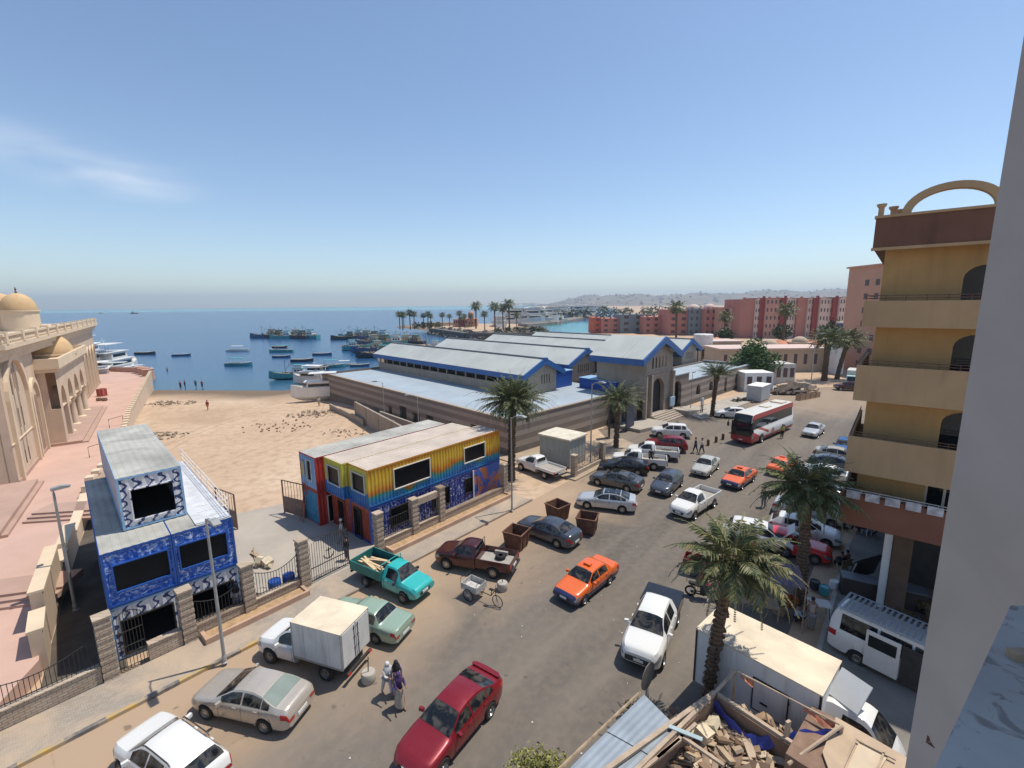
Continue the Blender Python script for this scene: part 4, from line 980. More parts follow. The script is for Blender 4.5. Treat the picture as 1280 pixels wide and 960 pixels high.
# ------------------------------------------------------------------ vehicles
def interp(pts, x):
    if x <= pts[0][0]: return pts[0][1]
    for (x0,y0),(x1,y1) in zip(pts, pts[1:]):
        if x <= x1: return y0+(y1-y0)*(x-x0)/(x1-x0+1e-9)
    return pts[-1][1]
def smooth_pts(pts, L, w=.07, n=90):
    xs = [L*i/n for i in range(n+1)]
    return [(x, sum(interp(pts, min(max(x+d*w,0),L)) for d in (-1,-.5,0,.5,1))/5) for x in xs]
_wheel = {}
def wheel_meshes(r, w, steel=False):
    k = (round(r,3), w, steel)
    if k in _wheel: return _wheel[k]
    mb = MB(); mb.lathe([(r*.62,-w/2),(r*.9,-w/2),(r*.985,-w/2+.03),(r,-w/4),(r,w/4),(r*.985,w/2-.03),(r*.9,w/2),(r*.62,w/2)], 26, axis='y')
    ty = mb.mesh('tyre', m_black, 40)
    mb = MB(); mb.lathe([(r*.66,-w/2+.01),(r*.64,-w/2+.035),(r*.60,-w/2+.07)], 20, axis='y'); mb.lathe([(r*.61,-w/2+.08),(.001,-w/2+.08)], 20, axis='y', m=1)
    ns = 5
    if not steel:
        for i in range(ns*2):
            a = 2*PI*i/(ns*2); da = .17
            P = [(r*.12, a-da*2), (r*.63, a-da*.75), (r*.63, a+da*.75), (r*.12, a+da*2)]
            mb.poly([(q*math.cos(b), -w/2+.03, q*math.sin(b)) for q, b in P], 0)
    else: mb.lathe([(r*.55,-w/2+.05),(r*.4,-w/2+.02),(r*.22,-w/2+.05)], 20, axis='y')
    mb.lathe([(r*.18,-w/2+.035),(r*.15,-w/2+.015),(.001,-w/2+.015)], 12, axis='y')
    ri = mb.mesh('rim', [m_steelrim if steel else m_rim, m_dplast], 40)
    _wheel[k] = (ty, ri); return ty, ri
def add_wheel(par, x, y, r, w=.2, steel=False, steer=0):
    ty, ri = wheel_meshes(r, w, steel); s = 1 if y < 0 else -1
    e = bpy.data.objects.new('wheel', ty); COL.objects.link(e); e.parent = par; e.location = (x,y,r); e.rotation_euler = (0,0,(0 if y < 0 else PI)+steer)
    q = bpy.data.objects.new('rim', ri); COL.objects.link(q); q.parent = e
    return e
class Car:
    def __init__(c, spec, mat, mat2=None):
        c.s = spec; c.L = spec['L']; c.W = spec['W']; c.LB = spec.get('LB', c.L)
        c.top = smooth_pts(spec['top'], c.LB, spec.get('sm', .07)); c.belt = smooth_pts(spec['belt'], c.LB, .1)
        c.mat = mat; c.mat2 = mat2; c.fr = spec.get('front_round', .26); c.rr_ = spec.get('rear_round', .16)
    def ring(c, x):
        s = c.s; W = c.W/2
        W *= 1 - c.fr*math.exp(-max(0,x)/.2) - (c.rr_*math.exp(-max(0,c.L-x)/.2)) - .02
        zT = interp(c.top, x); zB = min(interp(c.belt, x), zT-.05)
        zb = s.get('clear', .2) + .16*math.exp(-x/.12) + (.14*math.exp(-(c.L-x)/.15))
        k = min(1, max(0, (zT-zB-.06)/.35)); tum = s.get('tumble', .42)
        y6 = W*.95 - (.05+tum*(zT-zB))*k - .12*W*(1-k); z6 = zT - (.055*k + .015*(1-k))
        P = [[0,zb],[.82*W,zb],[.965*W,zb+.07],[W,zb+.5*(zB-zb)],[.985*W,zB-.07],[.95*W,zB],[y6,z6],[y6*.62,zT-.008],[0,zT]]
        if x < .3:
            P[5][0] = .93*W
        for xw in s['axles']:
            ra = s['wr']*1.13; d = abs(x-xw)
            if d < ra:
                za = s['wr'] + math.sqrt(ra*ra-d*d)
                za = min(za, zB-.09)
                for i in (0,1,2,3): P[i][1] = max(P[i][1], za - (.02 if i < 2 else 0))
                P[3][1] = max(P[3][1], P[2][1]+.02)
        return P
    def P(c, x, j, side=1):
        r = c.ring(x); i = min(7, int(j)); f = j-i
        y = r[i][0]*(1-f)+r[i+1][0]*f; z = r[i][1]*(1-f)+r[i+1][1]*f
        return Vector((c.L/2-x, -side*y, z))
    def N(c, x, j, side=1):
        a = c.P(x+.02, j, side)-c.P(x-.02, j, side); b = c.P(x, min(8, j+.08), side)-c.P(x, max(0, j-.08), side)
        n = a.cross(b); n = n.normalized() if n.length > 1e-9 else Vector((0,0,1))
        ctr = Vector((c.L/2-x, 0, .6))
        if n.dot(c.P(x, j, side)-ctr) < 0: n = -n
        return n
    def patch(c, mb, xa, xb, ja, jb, side=1, off=.008, nx=8, nj=3, m=0, flt=None):
        """a strip of the body's own surface, set slightly proud"""
        for i in range(nx):
            for k in range(nj):
                q = []
                for (a, b) in ((i,k),(i+1,k),(i+1,k+1),(i,k+1)):
                    j = ja+(jb-ja)*b/nj
                    x0 = xa(j) if callable(xa) else xa; x1 = xb(j) if callable(xb) else xb
                    x = x0+(x1-x0)*a/nx
                    q.append(c.P(x, j, side)+c.N(x, j, side)*off)
                mb.poly(q if side > 0 else q[::-1], m)
        return mb
    def build(c, name, label, cat, loc, rz, group='cars'):
        s = c.s; o = thing(name, label, cat, loc, rz, group); c.o = o
        mb = MB(); n = max(30, int(c.LB/.055)); st = [c.LB*i/n for i in range(n+1)]; rings = [c.ring(x) for x in st]
        two = c.mat2 is not None
        for x, r in zip(st, rings):
            for i in range(9): mb.v.append((c.L/2-x, -r[i][0], r[i][1]))
            for i in range(7, 0, -1): mb.v.append((c.L/2-x, r[i][0], r[i][1]))
        K = 16
        for a in range(n):
            for i in range(K):
                i2 = (i+1) % K; mb.f.append((a*K+i, a*K+i2, (a+1)*K+i2, (a+1)*K+i))
                jj = i if i < 8 else 15-i
                mb.m.append(1 if two and (jj < 3 or st[a] < .16 or st[a] > c.LB-.2 and jj < 4) else 0)
        mb.f.append(tuple(range(K))); mb.m.append(1 if two else 0)
        mb.f.append(tuple(n*K+i for i in reversed(range(K)))); mb.m.append(1 if two else 0)
        c.body = mb.build('body', [c.mat, c.mat2] if two else c.mat, o, smooth=38)
        # underbody, dark
        mb = MB(); ax = s['axles']; mb.box(c.L/2-c.LB+.15, c.L/2-.15, -c.W*.33, c.W*.33, s.get('clear',.2)+.03, .62)
        mb.build('underbody', m_dplast, o)
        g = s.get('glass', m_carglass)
        w0, w1 = s['ws']; ja = 6.03
        mb = MB()
        for sd in (1,-1): c.patch(mb, lambda j: w0+.05+.10*(8-j)*-.3*0, w1-.02, ja, 8, sd, .007, 8, 6)
        mb.build('windscreen', g, o, smooth=60)
        if 'rw' in s:
            r0, r1 = s['rw']; mb = MB()
            for sd in (1,-1): c.patch(mb, r0+.03, r1-.05, ja+.05, 8, sd, .007, 8, 6)
            mb.build('rear_window', s.get('rglass', g), o, smooth=60)
        for sd in (1,-1):
            for (xa, xb) in s['side']:
                mb = MB()
                for i in range(12):
                    x0 = xa+(xb-xa)*i/12; x1 = xa+(xb-xa)*(i+1)/12
                    q = []
                    for x, j in ((x0,5.12),(x1,5.12),(x1,5.86),(x0,5.86)): q.append(c.P(x,j,sd)+c.N(x,5.5,sd)*.008)
                    mb.poly(q if sd > 0 else q[::-1])
                mb.build('side_window', g, o, smooth=60)
        # seams
        mb = MB()
        for sd in (1,-1):
            for x in s.get('seams', ()): c.patch(mb, x, x+.014, 2.2, 5.0, sd, .003, 1, 8)
            c.patch(mb, s['ws'][0]+.2, s.get('seam_end', 3.6), 2.02, 2.16, sd, .004, 12, 1)
        mb.build('door_seams', m_dplast, o)
        for sd in (1,-1):
            for x in s.get('handles', ()):
                mb = MB(); p = c.P(x, 4.15, sd); mb.obox(p+Vector((0,-.022*sd,0)), .17,.03,.035); mb.build('door_handle', s.get('handle_mat', c.mat), o)
            p = c.P(s['ws'][0]+.38, 5.0, sd); mb = MB(); mb.obox(p+Vector((0,-.13*sd,.07)), .11,.19,.13, .25*sd); mb.obox(p+Vector((0,-.04*sd,.03)), .05,.1,.04)
            mb.build('wing_mirror', s.get('mirror_mat', c.mat), o, smooth=30)
            mb = MB(); hz = s.get('head', (3.35,4.75,.02,.42)); c.patch(mb, hz[2], hz[3], hz[0], hz[1], sd, .007, 5, 3); mb.build('headlight', m_lamp, o, smooth=50)
        if 'LB' not in s:
            for sd in (1,-1):
                mb = MB(); tz = s.get('tail', (3.5,4.8,.30)); c.patch(mb, c.L-tz[2], c.L-.005, tz[0], tz[1], sd, .007, 4, 3)
                P0 = c.P(c.L, tz[0], sd); P1 = c.P(c.L, tz[1], sd); xx = -c.L/2-.012
                mb.poly([(xx,P0.y,P0.z),(xx,P0.y*.62,P0.z),(xx,P1.y*.62,P1.z),(xx,P1.y,P1.z)])
                mb.build('tail_light', m_tail, o)
            mb = MB(); zc = interp(c.top, c.L)-.24; mb.obox((-c.L/2-.012,0,zc), .02,.5,.13); p = mb.build('number_plate', m_plate, o)
        zf = interp(c.top, 0); gz_ = s.get('grille', (.30,.30,.12))
        mb = MB(); mb.obox((c.L/2+.004,0,zf-gz_[0]*.5-.06), .03, c.W*gz_[1]*1.6, gz_[2]); mb.obox((c.L/2-.0,0,s.get('clear',.2)+.26), .03, c.W*.42, .1); mb.build('grille', m_dplast, o)
        mb = MB(); mb.obox((c.L/2+.02,0,s.get('clear',.2)+.33), .02,.42,.12); mb.build('number_plate', m_plate, o)
        if s.get('badge'): mb = MB(); mb.obox((c.L/2+.022,0,zf-.2), .02,.14,.09); mb.build('badge', m_chrome, o)
        tr = s.get('track', c.W-.26); r = s['wr']; ww = s.get('ww', .2)
        for xw in s['axles']:
            for y in (-1,1): add_wheel(o, c.L/2-xw, y*(tr/2+.03), r, ww, s.get('steel', False))
        return o
def clonespec(s, **k): d = dict(s); d.update(k); return d
SEDAN = dict(L=4.6, W=1.78, clear=.19, wr=.32, axles=(.88,3.56), top=[(0,.60),(.06,.72),(.3,.83),(1.15,.97),(1.32,1.0),(2.05,1.39),(2.5,1.46),(3.0,1.455),(3.4,1.38),(4.08,1.11),(4.45,1.07),(4.57,.95),(4.6,.62)],
    belt=[(0,.55),(.3,.75),(1.2,.90),(3.0,.94),(4.1,1.0),(4.6,.9)], ws=(1.3,2.08), rw=(3.38,4.1), side=[(1.62,2.52),(2.6,3.42),(3.46,3.8)], seams=(1.5,2.56,3.4), handles=(2.3,3.25), seam_end=3.2)
SEDAN90 = clonespec(SEDAN, L=4.35, W=1.68, wr=.29, axles=(.82,3.28), top=[(0,.62),(.04,.74),(.25,.80),(1.12,.92),(1.25,.95),(1.88,1.34),(2.25,1.40),(2.9,1.39),(3.1,1.34),(3.55,1.0),(4.2,.97),(4.32,.9),(4.35,.6)],
    belt=[(0,.56),(.3,.72),(1.2,.86),(3.4,.92),(4.35,.84)], ws=(1.22,1.9), rw=(3.08,3.58), side=[(1.5,2.3),(2.37,3.12)], seams=(1.35,2.33,3.1), handles=(2.12,2.95), front_round=.12, rear_round=.07, seam_end=2.95)
HATCH = clonespec(SEDAN, L=4.2, W=1.74, axles=(.84,3.42), wr=.31, top=[(0,.62),(.06,.75),(.3,.86),(1.0,1.0),(1.15,1.03),(1.85,1.44),(2.3,1.51),(3.3,1.48),(3.65,1.40),(4.05,1.05),(4.17,.95),(4.2,.6)],
    belt=[(0,.56),(.3,.78),(1.1,.93),(3.9,1.03),(4.2,.9)], ws=(1.12,1.88), rw=(3.6,4.05), side=[(1.45,2.35),(2.43,3.25)], seams=(1.35,2.39,3.2), handles=(2.15,3.05), tail=(3.6,5.0,.25), seam_end=3.0)
BOXY = clonespec(SEDAN90, L=4.4, top=[(0,.66),(.03,.80),(.15,.84),(1.2,.93),(1.3,.95),(1.78,1.36),(2.1,1.42),(2.9,1.42),(3.05,1.39),(3.42,.98),(4.3,.95),(4.38,.9),(4.4,.6)], ws=(1.27,1.8), rw=(3.03,3.44), axles=(.75,3.2), steel=True, handle_mat=m_chrome, sm=.03, front_round=.06, rear_round=.04, head=(3.6,4.7,.0,.1))
SUV = clonespec(SEDAN, L=4.35, W=1.83, clear=.26, wr=.36, axles=(.82,3.48), top=[(0,.72),(.05,.92),(.25,1.02),(1.05,1.13),(1.2,1.16),(1.85,1.58),(2.2,1.65),(3.6,1.63),(3.9,1.55),(4.2,1.12),(4.33,1.05),(4.35,.7)],
    belt=[(0,.68),(.3,.9),(1.2,1.03),(4.35,1.08)], ws=(1.17,1.88), rw=(3.86,4.2), side=[(1.5,2.35),(2.43,3.25),(3.33,3.8)], seams=(1.4,2.39,3.25), handles=(2.15,3.1), tail=(3.5,5.0,.14), seam_end=3.0, rear_round=.1)
PICK = dict(L=5.2, LB=2.8, W=1.8, clear=.3, wr=.37, axles=(.9,3.98), top=[(0,.78),(.05,.98),(.25,1.06),(1.0,1.16),(1.15,1.19),(1.75,1.64),(2.05,1.72),(2.6,1.72),(2.75,1.66),(2.8,1.55)],
    belt=[(0,.72),(.3,.95),(1.2,1.07),(2.8,1.1)], ws=(1.12,1.8), side=[(1.45,2.5)], seams=(1.35,2.55), handles=(2.4,), rear_round=0, track=1.56, ww=.22, seam_end=2.6)
PICKOLD = clonespec(PICK, W=1.68, top=[(0,.80),(.04,.92),(.15,.98),(1.0,1.06),(1.12,1.09),(1.6,1.56),(1.85,1.62),(2.6,1.62),(2.75,1.58),(2.8,1.5)], belt=[(0,.72),(.3,.9),(2.8,1.03)], front_round=.08, wr=.33, ws=(1.1,1.65), steel=True, head=(3.6,4.6,0,.12), sm=.04, mirror_mat=m_dplast)
PICKD = clonespec(PICK, LB=3.6, axles=(.9,4.0), W=1.86, top=[(0,.82),(.05,1.02),(.25,1.1),(1.05,1.2),(1.2,1.23),(1.85,1.7),(2.15,1.78),(3.3,1.77),(3.5,1.70),(3.6,1.6)], belt=[(0,.72),(.3,.97),(1.2,1.1),(3.6,1.13)], ws=(1.17,1.9), side=[(1.5,2.38),(2.46,3.2)], seams=(1.4,2.42,3.3), handles=(2.25,3.15), grille=(.42,.40,.24), badge=True, seam_end=3.3)
def pick_bed(c, mat, inner, zt=1.06, flat=False, cover=None, load=None, zb=.52, flr=.72, over=0):
    """open cargo bed behind the cab"""
    o = c.o; L = c.L; W = c.W*.985; x1 = L/2-c.LB-.05; x0 = -L/2+.02; xw = L/2-c.s['axles'][1]; r = c.s['wr']*1.15
    mb = MB()
    if flat: W = c.W+.12; zb = .78; flr = .84
    for sd in (-1,1):
        y0, y1 = (sd*W/2, sd*(W/2-.055)) if sd > 0 else (-W/2, -W/2+.055)
        if flat: mb.box(x0,x1,min(y0,y1),max(y0,y1),zb,zt)
        else:
            arc = [(xw+r*math.cos(a_), c.s['wr']+r*math.sin(a_)) for a_ in [PI*i/12 for i in range(13)]]
            arc = [(x, max(z, zb)) for x, z in arc if c.s['wr']+r*math.sin(0) is not None]
            out = [(x1,zb),(x1,zt),(x0,zt),(x0,zb)] + [(x,z) for x,z in reversed(arc)]
            out2 = []
            for q in out:
                if not out2 or (abs(q[0]-out2[-1][0])+abs(q[1]-out2[-1][1])) > 1e-4: out2.append(q)
            # split in quads: front of the arch, over it, behind it
            xa, xb = xw+r, xw-r
            mb.box(xa,x1,min(y0,y1),max(y0,y1),zb,zt); mb.box(x0,xb,min(y0,y1),max(y0,y1),zb,zt)
            for i in range(12):
                a_, b_ = arc[i], arc[i+1]; mb.prismy([(a_[0],a_[1]),(b_[0],b_[1]),(b_[0],zt),(a_[0],zt)], min(y0,y1), max(y0,y1))
    mb.box(x1-.05,x1,-W/2+.055,W/2-.055,zb,zt); mb.build('cargo_bed', mat, o)
    mb = MB(); mb.box(x0,x0+.05,-W/2+.06,W/2-.06,zb+.04,zt); tg = mb.build('tailgate', mat, o)
    mb = MB(); mb.box(x0+.05,x1-.05,-W/2+.056,W/2-.056,flr-.06,flr)
    if not flat:
        for sd in (-1,1): mb.box(xw-.42,xw+.42,sd*W/2-(.24 if sd > 0 else -.056),sd*W/2+(-.056 if sd > 0 else .24),flr,flr+.22)
    mb.build('bed_floor', inner, o)
    mb = MB(); mb.box(x0+.1,L/2-c.LB+.2,-.45,.45,.42,.62); mb.tube([(xw,-c.W/2+.2,c.s['wr']),(xw,c.W/2-.2,c.s['wr'])], .07, 8); mb.box(x0-.1,x0-.02,-W/2+.1,W/2-.1,.5,.62); mb.build('chassis', m_dplast, o)
    for sd in (-1,1): mb = MB(); mb.box(x0-.02,x0-.001,sd*W/2-(.16 if sd>0 else -.02),sd*W/2+(-.02 if sd>0 else .16),.72,.98); mb.build('tail_light', m_tail, o)
    mb = MB(); mb.box(x0-.03,x0-.003,-.25,.25,.62,.75); mb.build('number_plate', m_plate, o)
    # rear cab window
    mb = MB(); zt_ = interp(c.top, c.LB-.1); mb.obox((L/2-c.LB-.012,0,zt_-.27), .02, c.W*.62, .32); mb.build('rear_window', m_glass, o)
    if cover: mb = MB(); mb.box(x0+.03,x1-.03,-W/2+.03,W/2-.03,zt+.002,zt+.05); mb.build('bed_cover', cover, o)
def place(fpx, rpx, side, L, W, axles, wb=None):
    """pose from the two wheel contact points seen in the photograph"""
    f, r = G(*fpx), G(*rpx); h = (f-r); h.z = 0; h.normalize(); right = Vector((h.y,-h.x,0))
    mid = (f+r)/2; ctr = mid + right*((W/2-.08) if side == 'L' else -(W/2-.08))
    ctr = ctr + h*((axles[0]+axles[1])/2 - L/2)
    return Vector((ctr.x, ctr.y, .012)), math.atan2(h.y, h.x)
def place1(px, heading, side, L, W, axles, which):
    p = G(*px); a = R(heading); h = Vector((math.cos(a), math.sin(a), 0)); right = Vector((h.y,-h.x,0))
    xw = axles[0] if which == 'f' else axles[1]
    ctr = p - h*(L/2-xw) + right*((W/2-.08) if side == 'L' else -(W/2-.08))
    return Vector((ctr.x, ctr.y, .012)), a
def car(spec, mat, name, label, cat, f, r, side='L', mat2=None, **k):
    if isinstance(r, tuple): loc, a = place(f, r, side, spec['L'], spec['W'], spec['axles'])
    else: loc, a = place1(f, r, side, spec['L'], spec['W'], spec['axles'], k.pop('which', 'f'))
    c = Car(spec, mat, mat2); c.build(name, label, cat, loc, a, **k); return c
pWhite = paint('car_white', (.72,.71,.68), 0, .12); pSilver = paint('car_silver', (.55,.55,.55), .4, .08); pChamp = paint('car_champagne', (.52,.46,.39), .35, .08)
pGreyB = paint('car_blue_grey', (.085,.095,.12), .5); pGrey = paint('car_grey', (.12,.125,.13), .55); pBlack = paint('car_black', (.015,.015,.018), .3)
pRed = paint('car_dark_red', (.24,.012,.02), .3, .06); pMar = paint('car_maroon', (.075,.016,.016), .3); pOra = paint('taxi_orange', (.72,.13,.02), 0, .1); pNavy = paint('taxi_navy', (.02,.03,.10), .1, .1)
pTeal = paint('car_teal', (.03,.42,.40), 0, .1); pTealD = M('dark_teal', (.02,.17,.15), .6, 0, .15, 2); pMint = paint('car_mint', (.28,.38,.30), .1, .12); pBright = paint('car_bright_red', (.6,.02,.02), 0, .08); pBlue = paint('car_blue', (.03,.12,.32), .3)
m_bedgrey = M('dusty_bed_floor', (.36,.33,.29), .85, 0, .15, 2)
# --- sea-side row
c = car(clonespec(SEDAN, rglass=M('dusty_rear_glass',(.22,.26,.23),.15,0,.1)), pChamp, 'parked_car', 'champagne silver sedan parked at the yellow and grey kerb', 'car', (259.7,899), (331.5,916.6), group='cars parked along the sea side')
c = Car(SUV, pWhite); pf = G(190,905,1.6); 
A1, B1 = G(182.6,923,1.66), G(219,952,1.66); A2, B2 = G(220,900,1.66), G(255.6,925,1.66)
h_ = ((A1-B1)+(A2-B2)).normalized(); mid = (A1+A2+B1+B2)/4; ctr = mid - h_*(-.55); ctr.z = .012
c.build('parked_suv', 'white four wheel drive with black roof rails at the lower left', 'suv', ctr, math.atan2(h_.y,h_.x), 'cars parked along the sea side')
for sd in (-1,1):
    mb = MB(); y = sd*.60; mb.tube([(.15,y,1.64),(.05,y,1.70),(-.4,y,1.72),(-1.3,y,1.71),(-1.4,y,1.64)], .022, 6); mb.build('roof_rail', m_dplast, c.o)
# white box van
c = car(clonespec(PICK, L=5.0, LB=2.3, top=[(0,.78),(.05,.98),(.25,1.06),(1.0,1.16),(1.12,1.19),(1.65,1.64),(1.9,1.72),(2.15,1.72),(2.3,1.66)], side=[(1.4,2.15)], seams=(1.3,2.2), handles=(2.05,), steel=True), pWhite, 'box_van', 'small white delivery van with a dusty white box body by the kerb', 'van', (339.6,828.6), (408.6,850), group='cars parked along the sea side')
def boxbody(o, x0, x1, W_, z0, z1, wallm, roofm, doors=True, trim=m_steelgrey):
    mb = MB(); mb.box(x0,x1,-W_/2,W_/2,z0,z1); b = mb.build('box_wall', wallm, o)
    mb = MB(); mb.box(x0-.02,x1+.02,-W_/2-.02,W_/2+.02,z1,z1+.035); mb.build('box_roof', roofm, o)
    mb = MB(); e = .05
    for x in (x0-.012,x1-e+.012):
        for y in (-W_/2-.012,W_/2-e+.012): mb.box(x,x+e,y,y+e,z0,z1)
    for y in (-W_/2-.012,W_/2-e+.012): mb.box(x0+e,x1-e,y,y+e,z0-.02,z0+.06)
    mb.build('box_trim', trim, o)
    n_ = int((x1-x0)/.55)
    for i in range(1,n_):
        mb = MB(); xx = x0+(x1-x0)*i/n_; mb.box(xx-.012,xx+.012,-W_/2-.012,W_/2+.012,z0+.07,z1-.02); mb.build('panel_strip', wallm, o)
    if doors:
        for sd in (-1,1):
            mb = MB(); y0, y1 = sorted((sd*.03, sd*(W_/2-.06))); mb.box(x0-.03,x0-.001,y0,y1,z0+.06,z1-.05); d = mb.build('rear_door', wallm, o)
            mb = MB(); yy = sd*.12; mb.tube([(x0-.045,yy,z0+.1),(x0-.045,yy,z1-.1)], .015, 5); 
            for zz in (.3,.6,.85): mb.box(x0-.05,x0-.03,yy-.05,yy+.05,z0+(z1-z0)*zz,z0+(z1-z0)*zz+.04)
            mb.build('door_bolt', m_dplast, d)
m_boxw = M('box_body_white', (.62,.61,.58), .55, 0, .1, 1.2, streak=.5); m_dustroof = M('dusty_tan_roof', (.68,.57,.42), .75, 0, .16, 1.0)
boxbody(c.o, -2.45, .15, 1.85, .78, 2.45, m_boxw, m_dustroof)
mb = MB(); mb.box(-2.4,.3,-.45,.45,.45,.76); mb.tube([(-1.43,-.75,.37),(-1.43,.75,.37)], .07, 8); mb.box(-2.6,-2.5,-.8,.8,.42,.55); mb.build('chassis', m_dplast, c.o)
for sd in (-1,1): mb = MB(); mb.box(-2.63,-2.6,sd*.7-.1,sd*.7+.1,.44,.54); mb.build('tail_light', m_tail, c.o)
# old mint sedan
hv = place((339.6,828.6), (408.6,850), 'L', 4.4, 1.7, (.75,3.2))[1]
c = car(BOXY, pMint, 'parked_car', 'old boxy mint green sedan parked beyond the white box van', 'car', (470,805), math.degrees(hv)-3, which='r', group='cars parked along the sea side')
# teal truck
c = car(clonespec(PICKOLD, L=5.0, LB=2.45, axles=(.85,3.75), side=[(1.4,2.2)], seams=(1.3,2.3), handles=(2.1,), top=[(0,.80),(.04,.92),(.15,.98),(.95,1.06),(1.05,1.09),(1.5,1.6),(1.75,1.66),(2.3,1.66),(2.4,1.62),(2.45,1.5)], ws=(1.03,1.57)), pTeal, 'pickup_truck', 'turquoise pickup truck with sawn timber in its dropside bed', 'pickup truck', (508,755), (456.7,732), 'R', group='cars parked along the sea side')
pick_bed(c, pTealD, m_dplast, 1.32, flat=True)
r_ = random.Random(5); mb = MB()
for i in range(14): mb.obox((-1.3+r_.uniform(-.25,.2), r_.uniform(-.5,.4), .92+i*.022), r_.uniform(1.3,2.0), .12, .03, r_.uniform(-.35,.3), 0, 0, r_.uniform(-.05,.05))
p_ = mb; tb = p_.build('timber_load', M('fresh_timber',(.62,.46,.27),.8,0,.15,4), None, loc=c.o.location, rz=c.o.rotation_euler[2]); tag(tb, 'sawn pale boards lying in the turquoise pickup bed', 'timber')
mb = MB()
for y in (-.75,.75): mb.tube([(-.02,y,1.3),(-.02,y,1.68)], .025, 6)
mb.tube([(-.02,-.75,1.68),(-.02,.75,1.68)], .025, 6); mb.build('rack', pTeal, c.o)
# maroon pickup
c = car(clonespec(PICK, LB=2.75, track=1.5, W=1.72, L=5.0, axles=(.88,3.9)), pMar, 'pickup_truck', 'dark maroon pickup with a spare tyre lying in its open bed', 'pickup truck', (557.7,711.7), (617.3,723.3), group='cars parked along the sea side')
pick_bed(c, pMar, m_bedgrey, 1.08)
mb = MB(); mb.lathe([(.14,-.1),(.28,-.11),(.33,-.03),(.33,.06),(.28,.12),(.14,.1)], 20); tag(mb.build('spare_tyre', m_black, smooth=40, loc=c.o.location + RZ(c.o.rotation_euler[2]) @ Vector((-1.5,-.25,.84))), 'black spare tyre lying in the maroon pickup bed', 'tyre')
mb = MB()
for y in (-.7,-.25,.25,.7): mb.tube([(-.3,y,1.1),(-.3,y,1.72)], .02, 5)
mb.tube([(-.3,-.72,1.72),(-.3,.72,1.72)], .02, 5); mb.tube([(-.3,-.72,1.4),(-.3,.72,1.4)], .018, 5); mb.build('rack', m_dplast, c.o)
car(SEDAN, pGreyB, 'parked_car', 'blue grey sedan parked between the three rusty skips', 'car', (657,670.5), (694.7,685), group='cars parked along the sea side')
car(SEDAN, pSilver, 'parked_car', 'silver sedan with a dark glass roof behind the skips', 'car', (733.7,636.6), (777.5,642), group='cars parked along the sea side')
cL = bpy.context.view_layer
c_sil = [o for o in COL.objects if o.get('label','').startswith('silver sedan with a dark glass')][0]
cc_ = Car(SEDAN, pSilver); mb = MB()
for sd in (1,-1): cc_.patch(mb, 2.14, 3.36, 6.1, 8, sd, .006, 6, 5)
mb.build('glass_roof', m_glass, c_sil, smooth=60)
c = car(SEDAN, pGrey, 'parked_car', 'grey sedan with an open sunroof next above the silver one', 'car', (746,607), (784,615.6), group='cars parked along the sea side')
mb = MB(); mb.box(-.35,.25,-.4,.4,1.462,1.475); mb.build('sunroof', m_glass, c.o)
car(SEDAN, pBlack, 'parked_car', 'black sedan squeezed between the grey sedan and white pickup', 'car', (760,592), 166, which='f', group='cars parked along the sea side')
c = car(clonespec(PICK, W=1.75), pWhite, 'pickup_truck', 'white pickup carrying a seated man in its open bed', 'pickup truck', (817,588), 163, which='r', group='white pickups parked near the entrance'); pick_bed(c, pWhite, m_bedgrey, 1.08); PK_B = c.o
c = car(clonespec(PICK, W=1.75), pWhite, 'pickup_truck', 'white pickup with an empty bed parked beside the maroon car', 'pickup truck', (833,577), 163, which='r', group='white pickups parked near the entrance'); pick_bed(c, pWhite, m_bedgrey, 1.08)
car(clonespec(SUV, rear_round=.2), pRed, 'parked_car', 'dark red car parked between the white pickup and white crossover', 'car', (849,567), 165, which='r', group='cars parked near the entrance')
car(clonespec(SUV, L=4.5), pWhite, 'parked_suv', 'white crossover parked nearest the market entrance steps', 'suv', (824,547.5), 168, which='f', group='cars parked near the entrance')
car(HATCH, pWhite, 'parked_car', 'white hatchback half hidden behind the front of the coach', 'car', (903,523), 165, which='f', group='cars parked near the entrance')
c = car(clonespec(PICK, W=1.75), pWhite, 'pickup_truck', 'white pickup parked beside the grey kiosk', 'pickup truck', (652,588.5), (680.5,599), group='cars parked along the sea side'); pick_bed(c, pWhite, m_bedgrey, 1.02, flat=True)
# --- moving traffic
def taxi(label, f, r, lab=True):
    c = car(SEDAN90, pOra, 'taxi', label, 'taxi', f, r, mat2=pNavy, group='orange and navy taxis')
    mb = MB(); mb.box(-.15,.05,-.22,.22,1.40,1.50); mb.build('roof_sign', pOra, c.o); return c
taxi('orange and navy taxi driving alone in the nearest stretch of road', (730,756), (761,731))
taxi('orange taxi in the middle of the road behind the cream sedan', (926.7,612.5), (940.8,602.6))
taxi('orange taxi half covered by the tall palm fronds', (971,582), 45)
car(SEDAN90, paint('car_cream', (.50,.48,.42), .2), 'car', 'cream white sedan driving between the grey hatchback and taxi', 'car', (886.5,597), (897,586.6), group='moving cars')
car(HATCH, pGreyB, 'car', 'dark slate hatchback driving beside the parked sedans', 'car', (838,621), (851.6,608), group='moving cars')
car(SEDAN90, pSilver, 'car', 'silver sedan driving on the far road right of the coach', 'car', (1021.5,548), (1029,542), group='moving cars')
c = car(clonespec(PICK, W=1.8), pWhite, 'pickup_truck', 'white single cab pickup with empty bed driving in mid road', 'pickup truck', (868,650), (891,635), group='moving cars'); pick_bed(c, pWhite, m_bedgrey, 1.1)
c = car(PICKD, pWhite, 'pickup_truck', 'white double cab pickup with black bed cover', 'pickup truck', (828.4,833.4), (846,782), group='moving cars'); pick_bed(c, pBlack, m_dplast, 1.12, cover=pBlack)
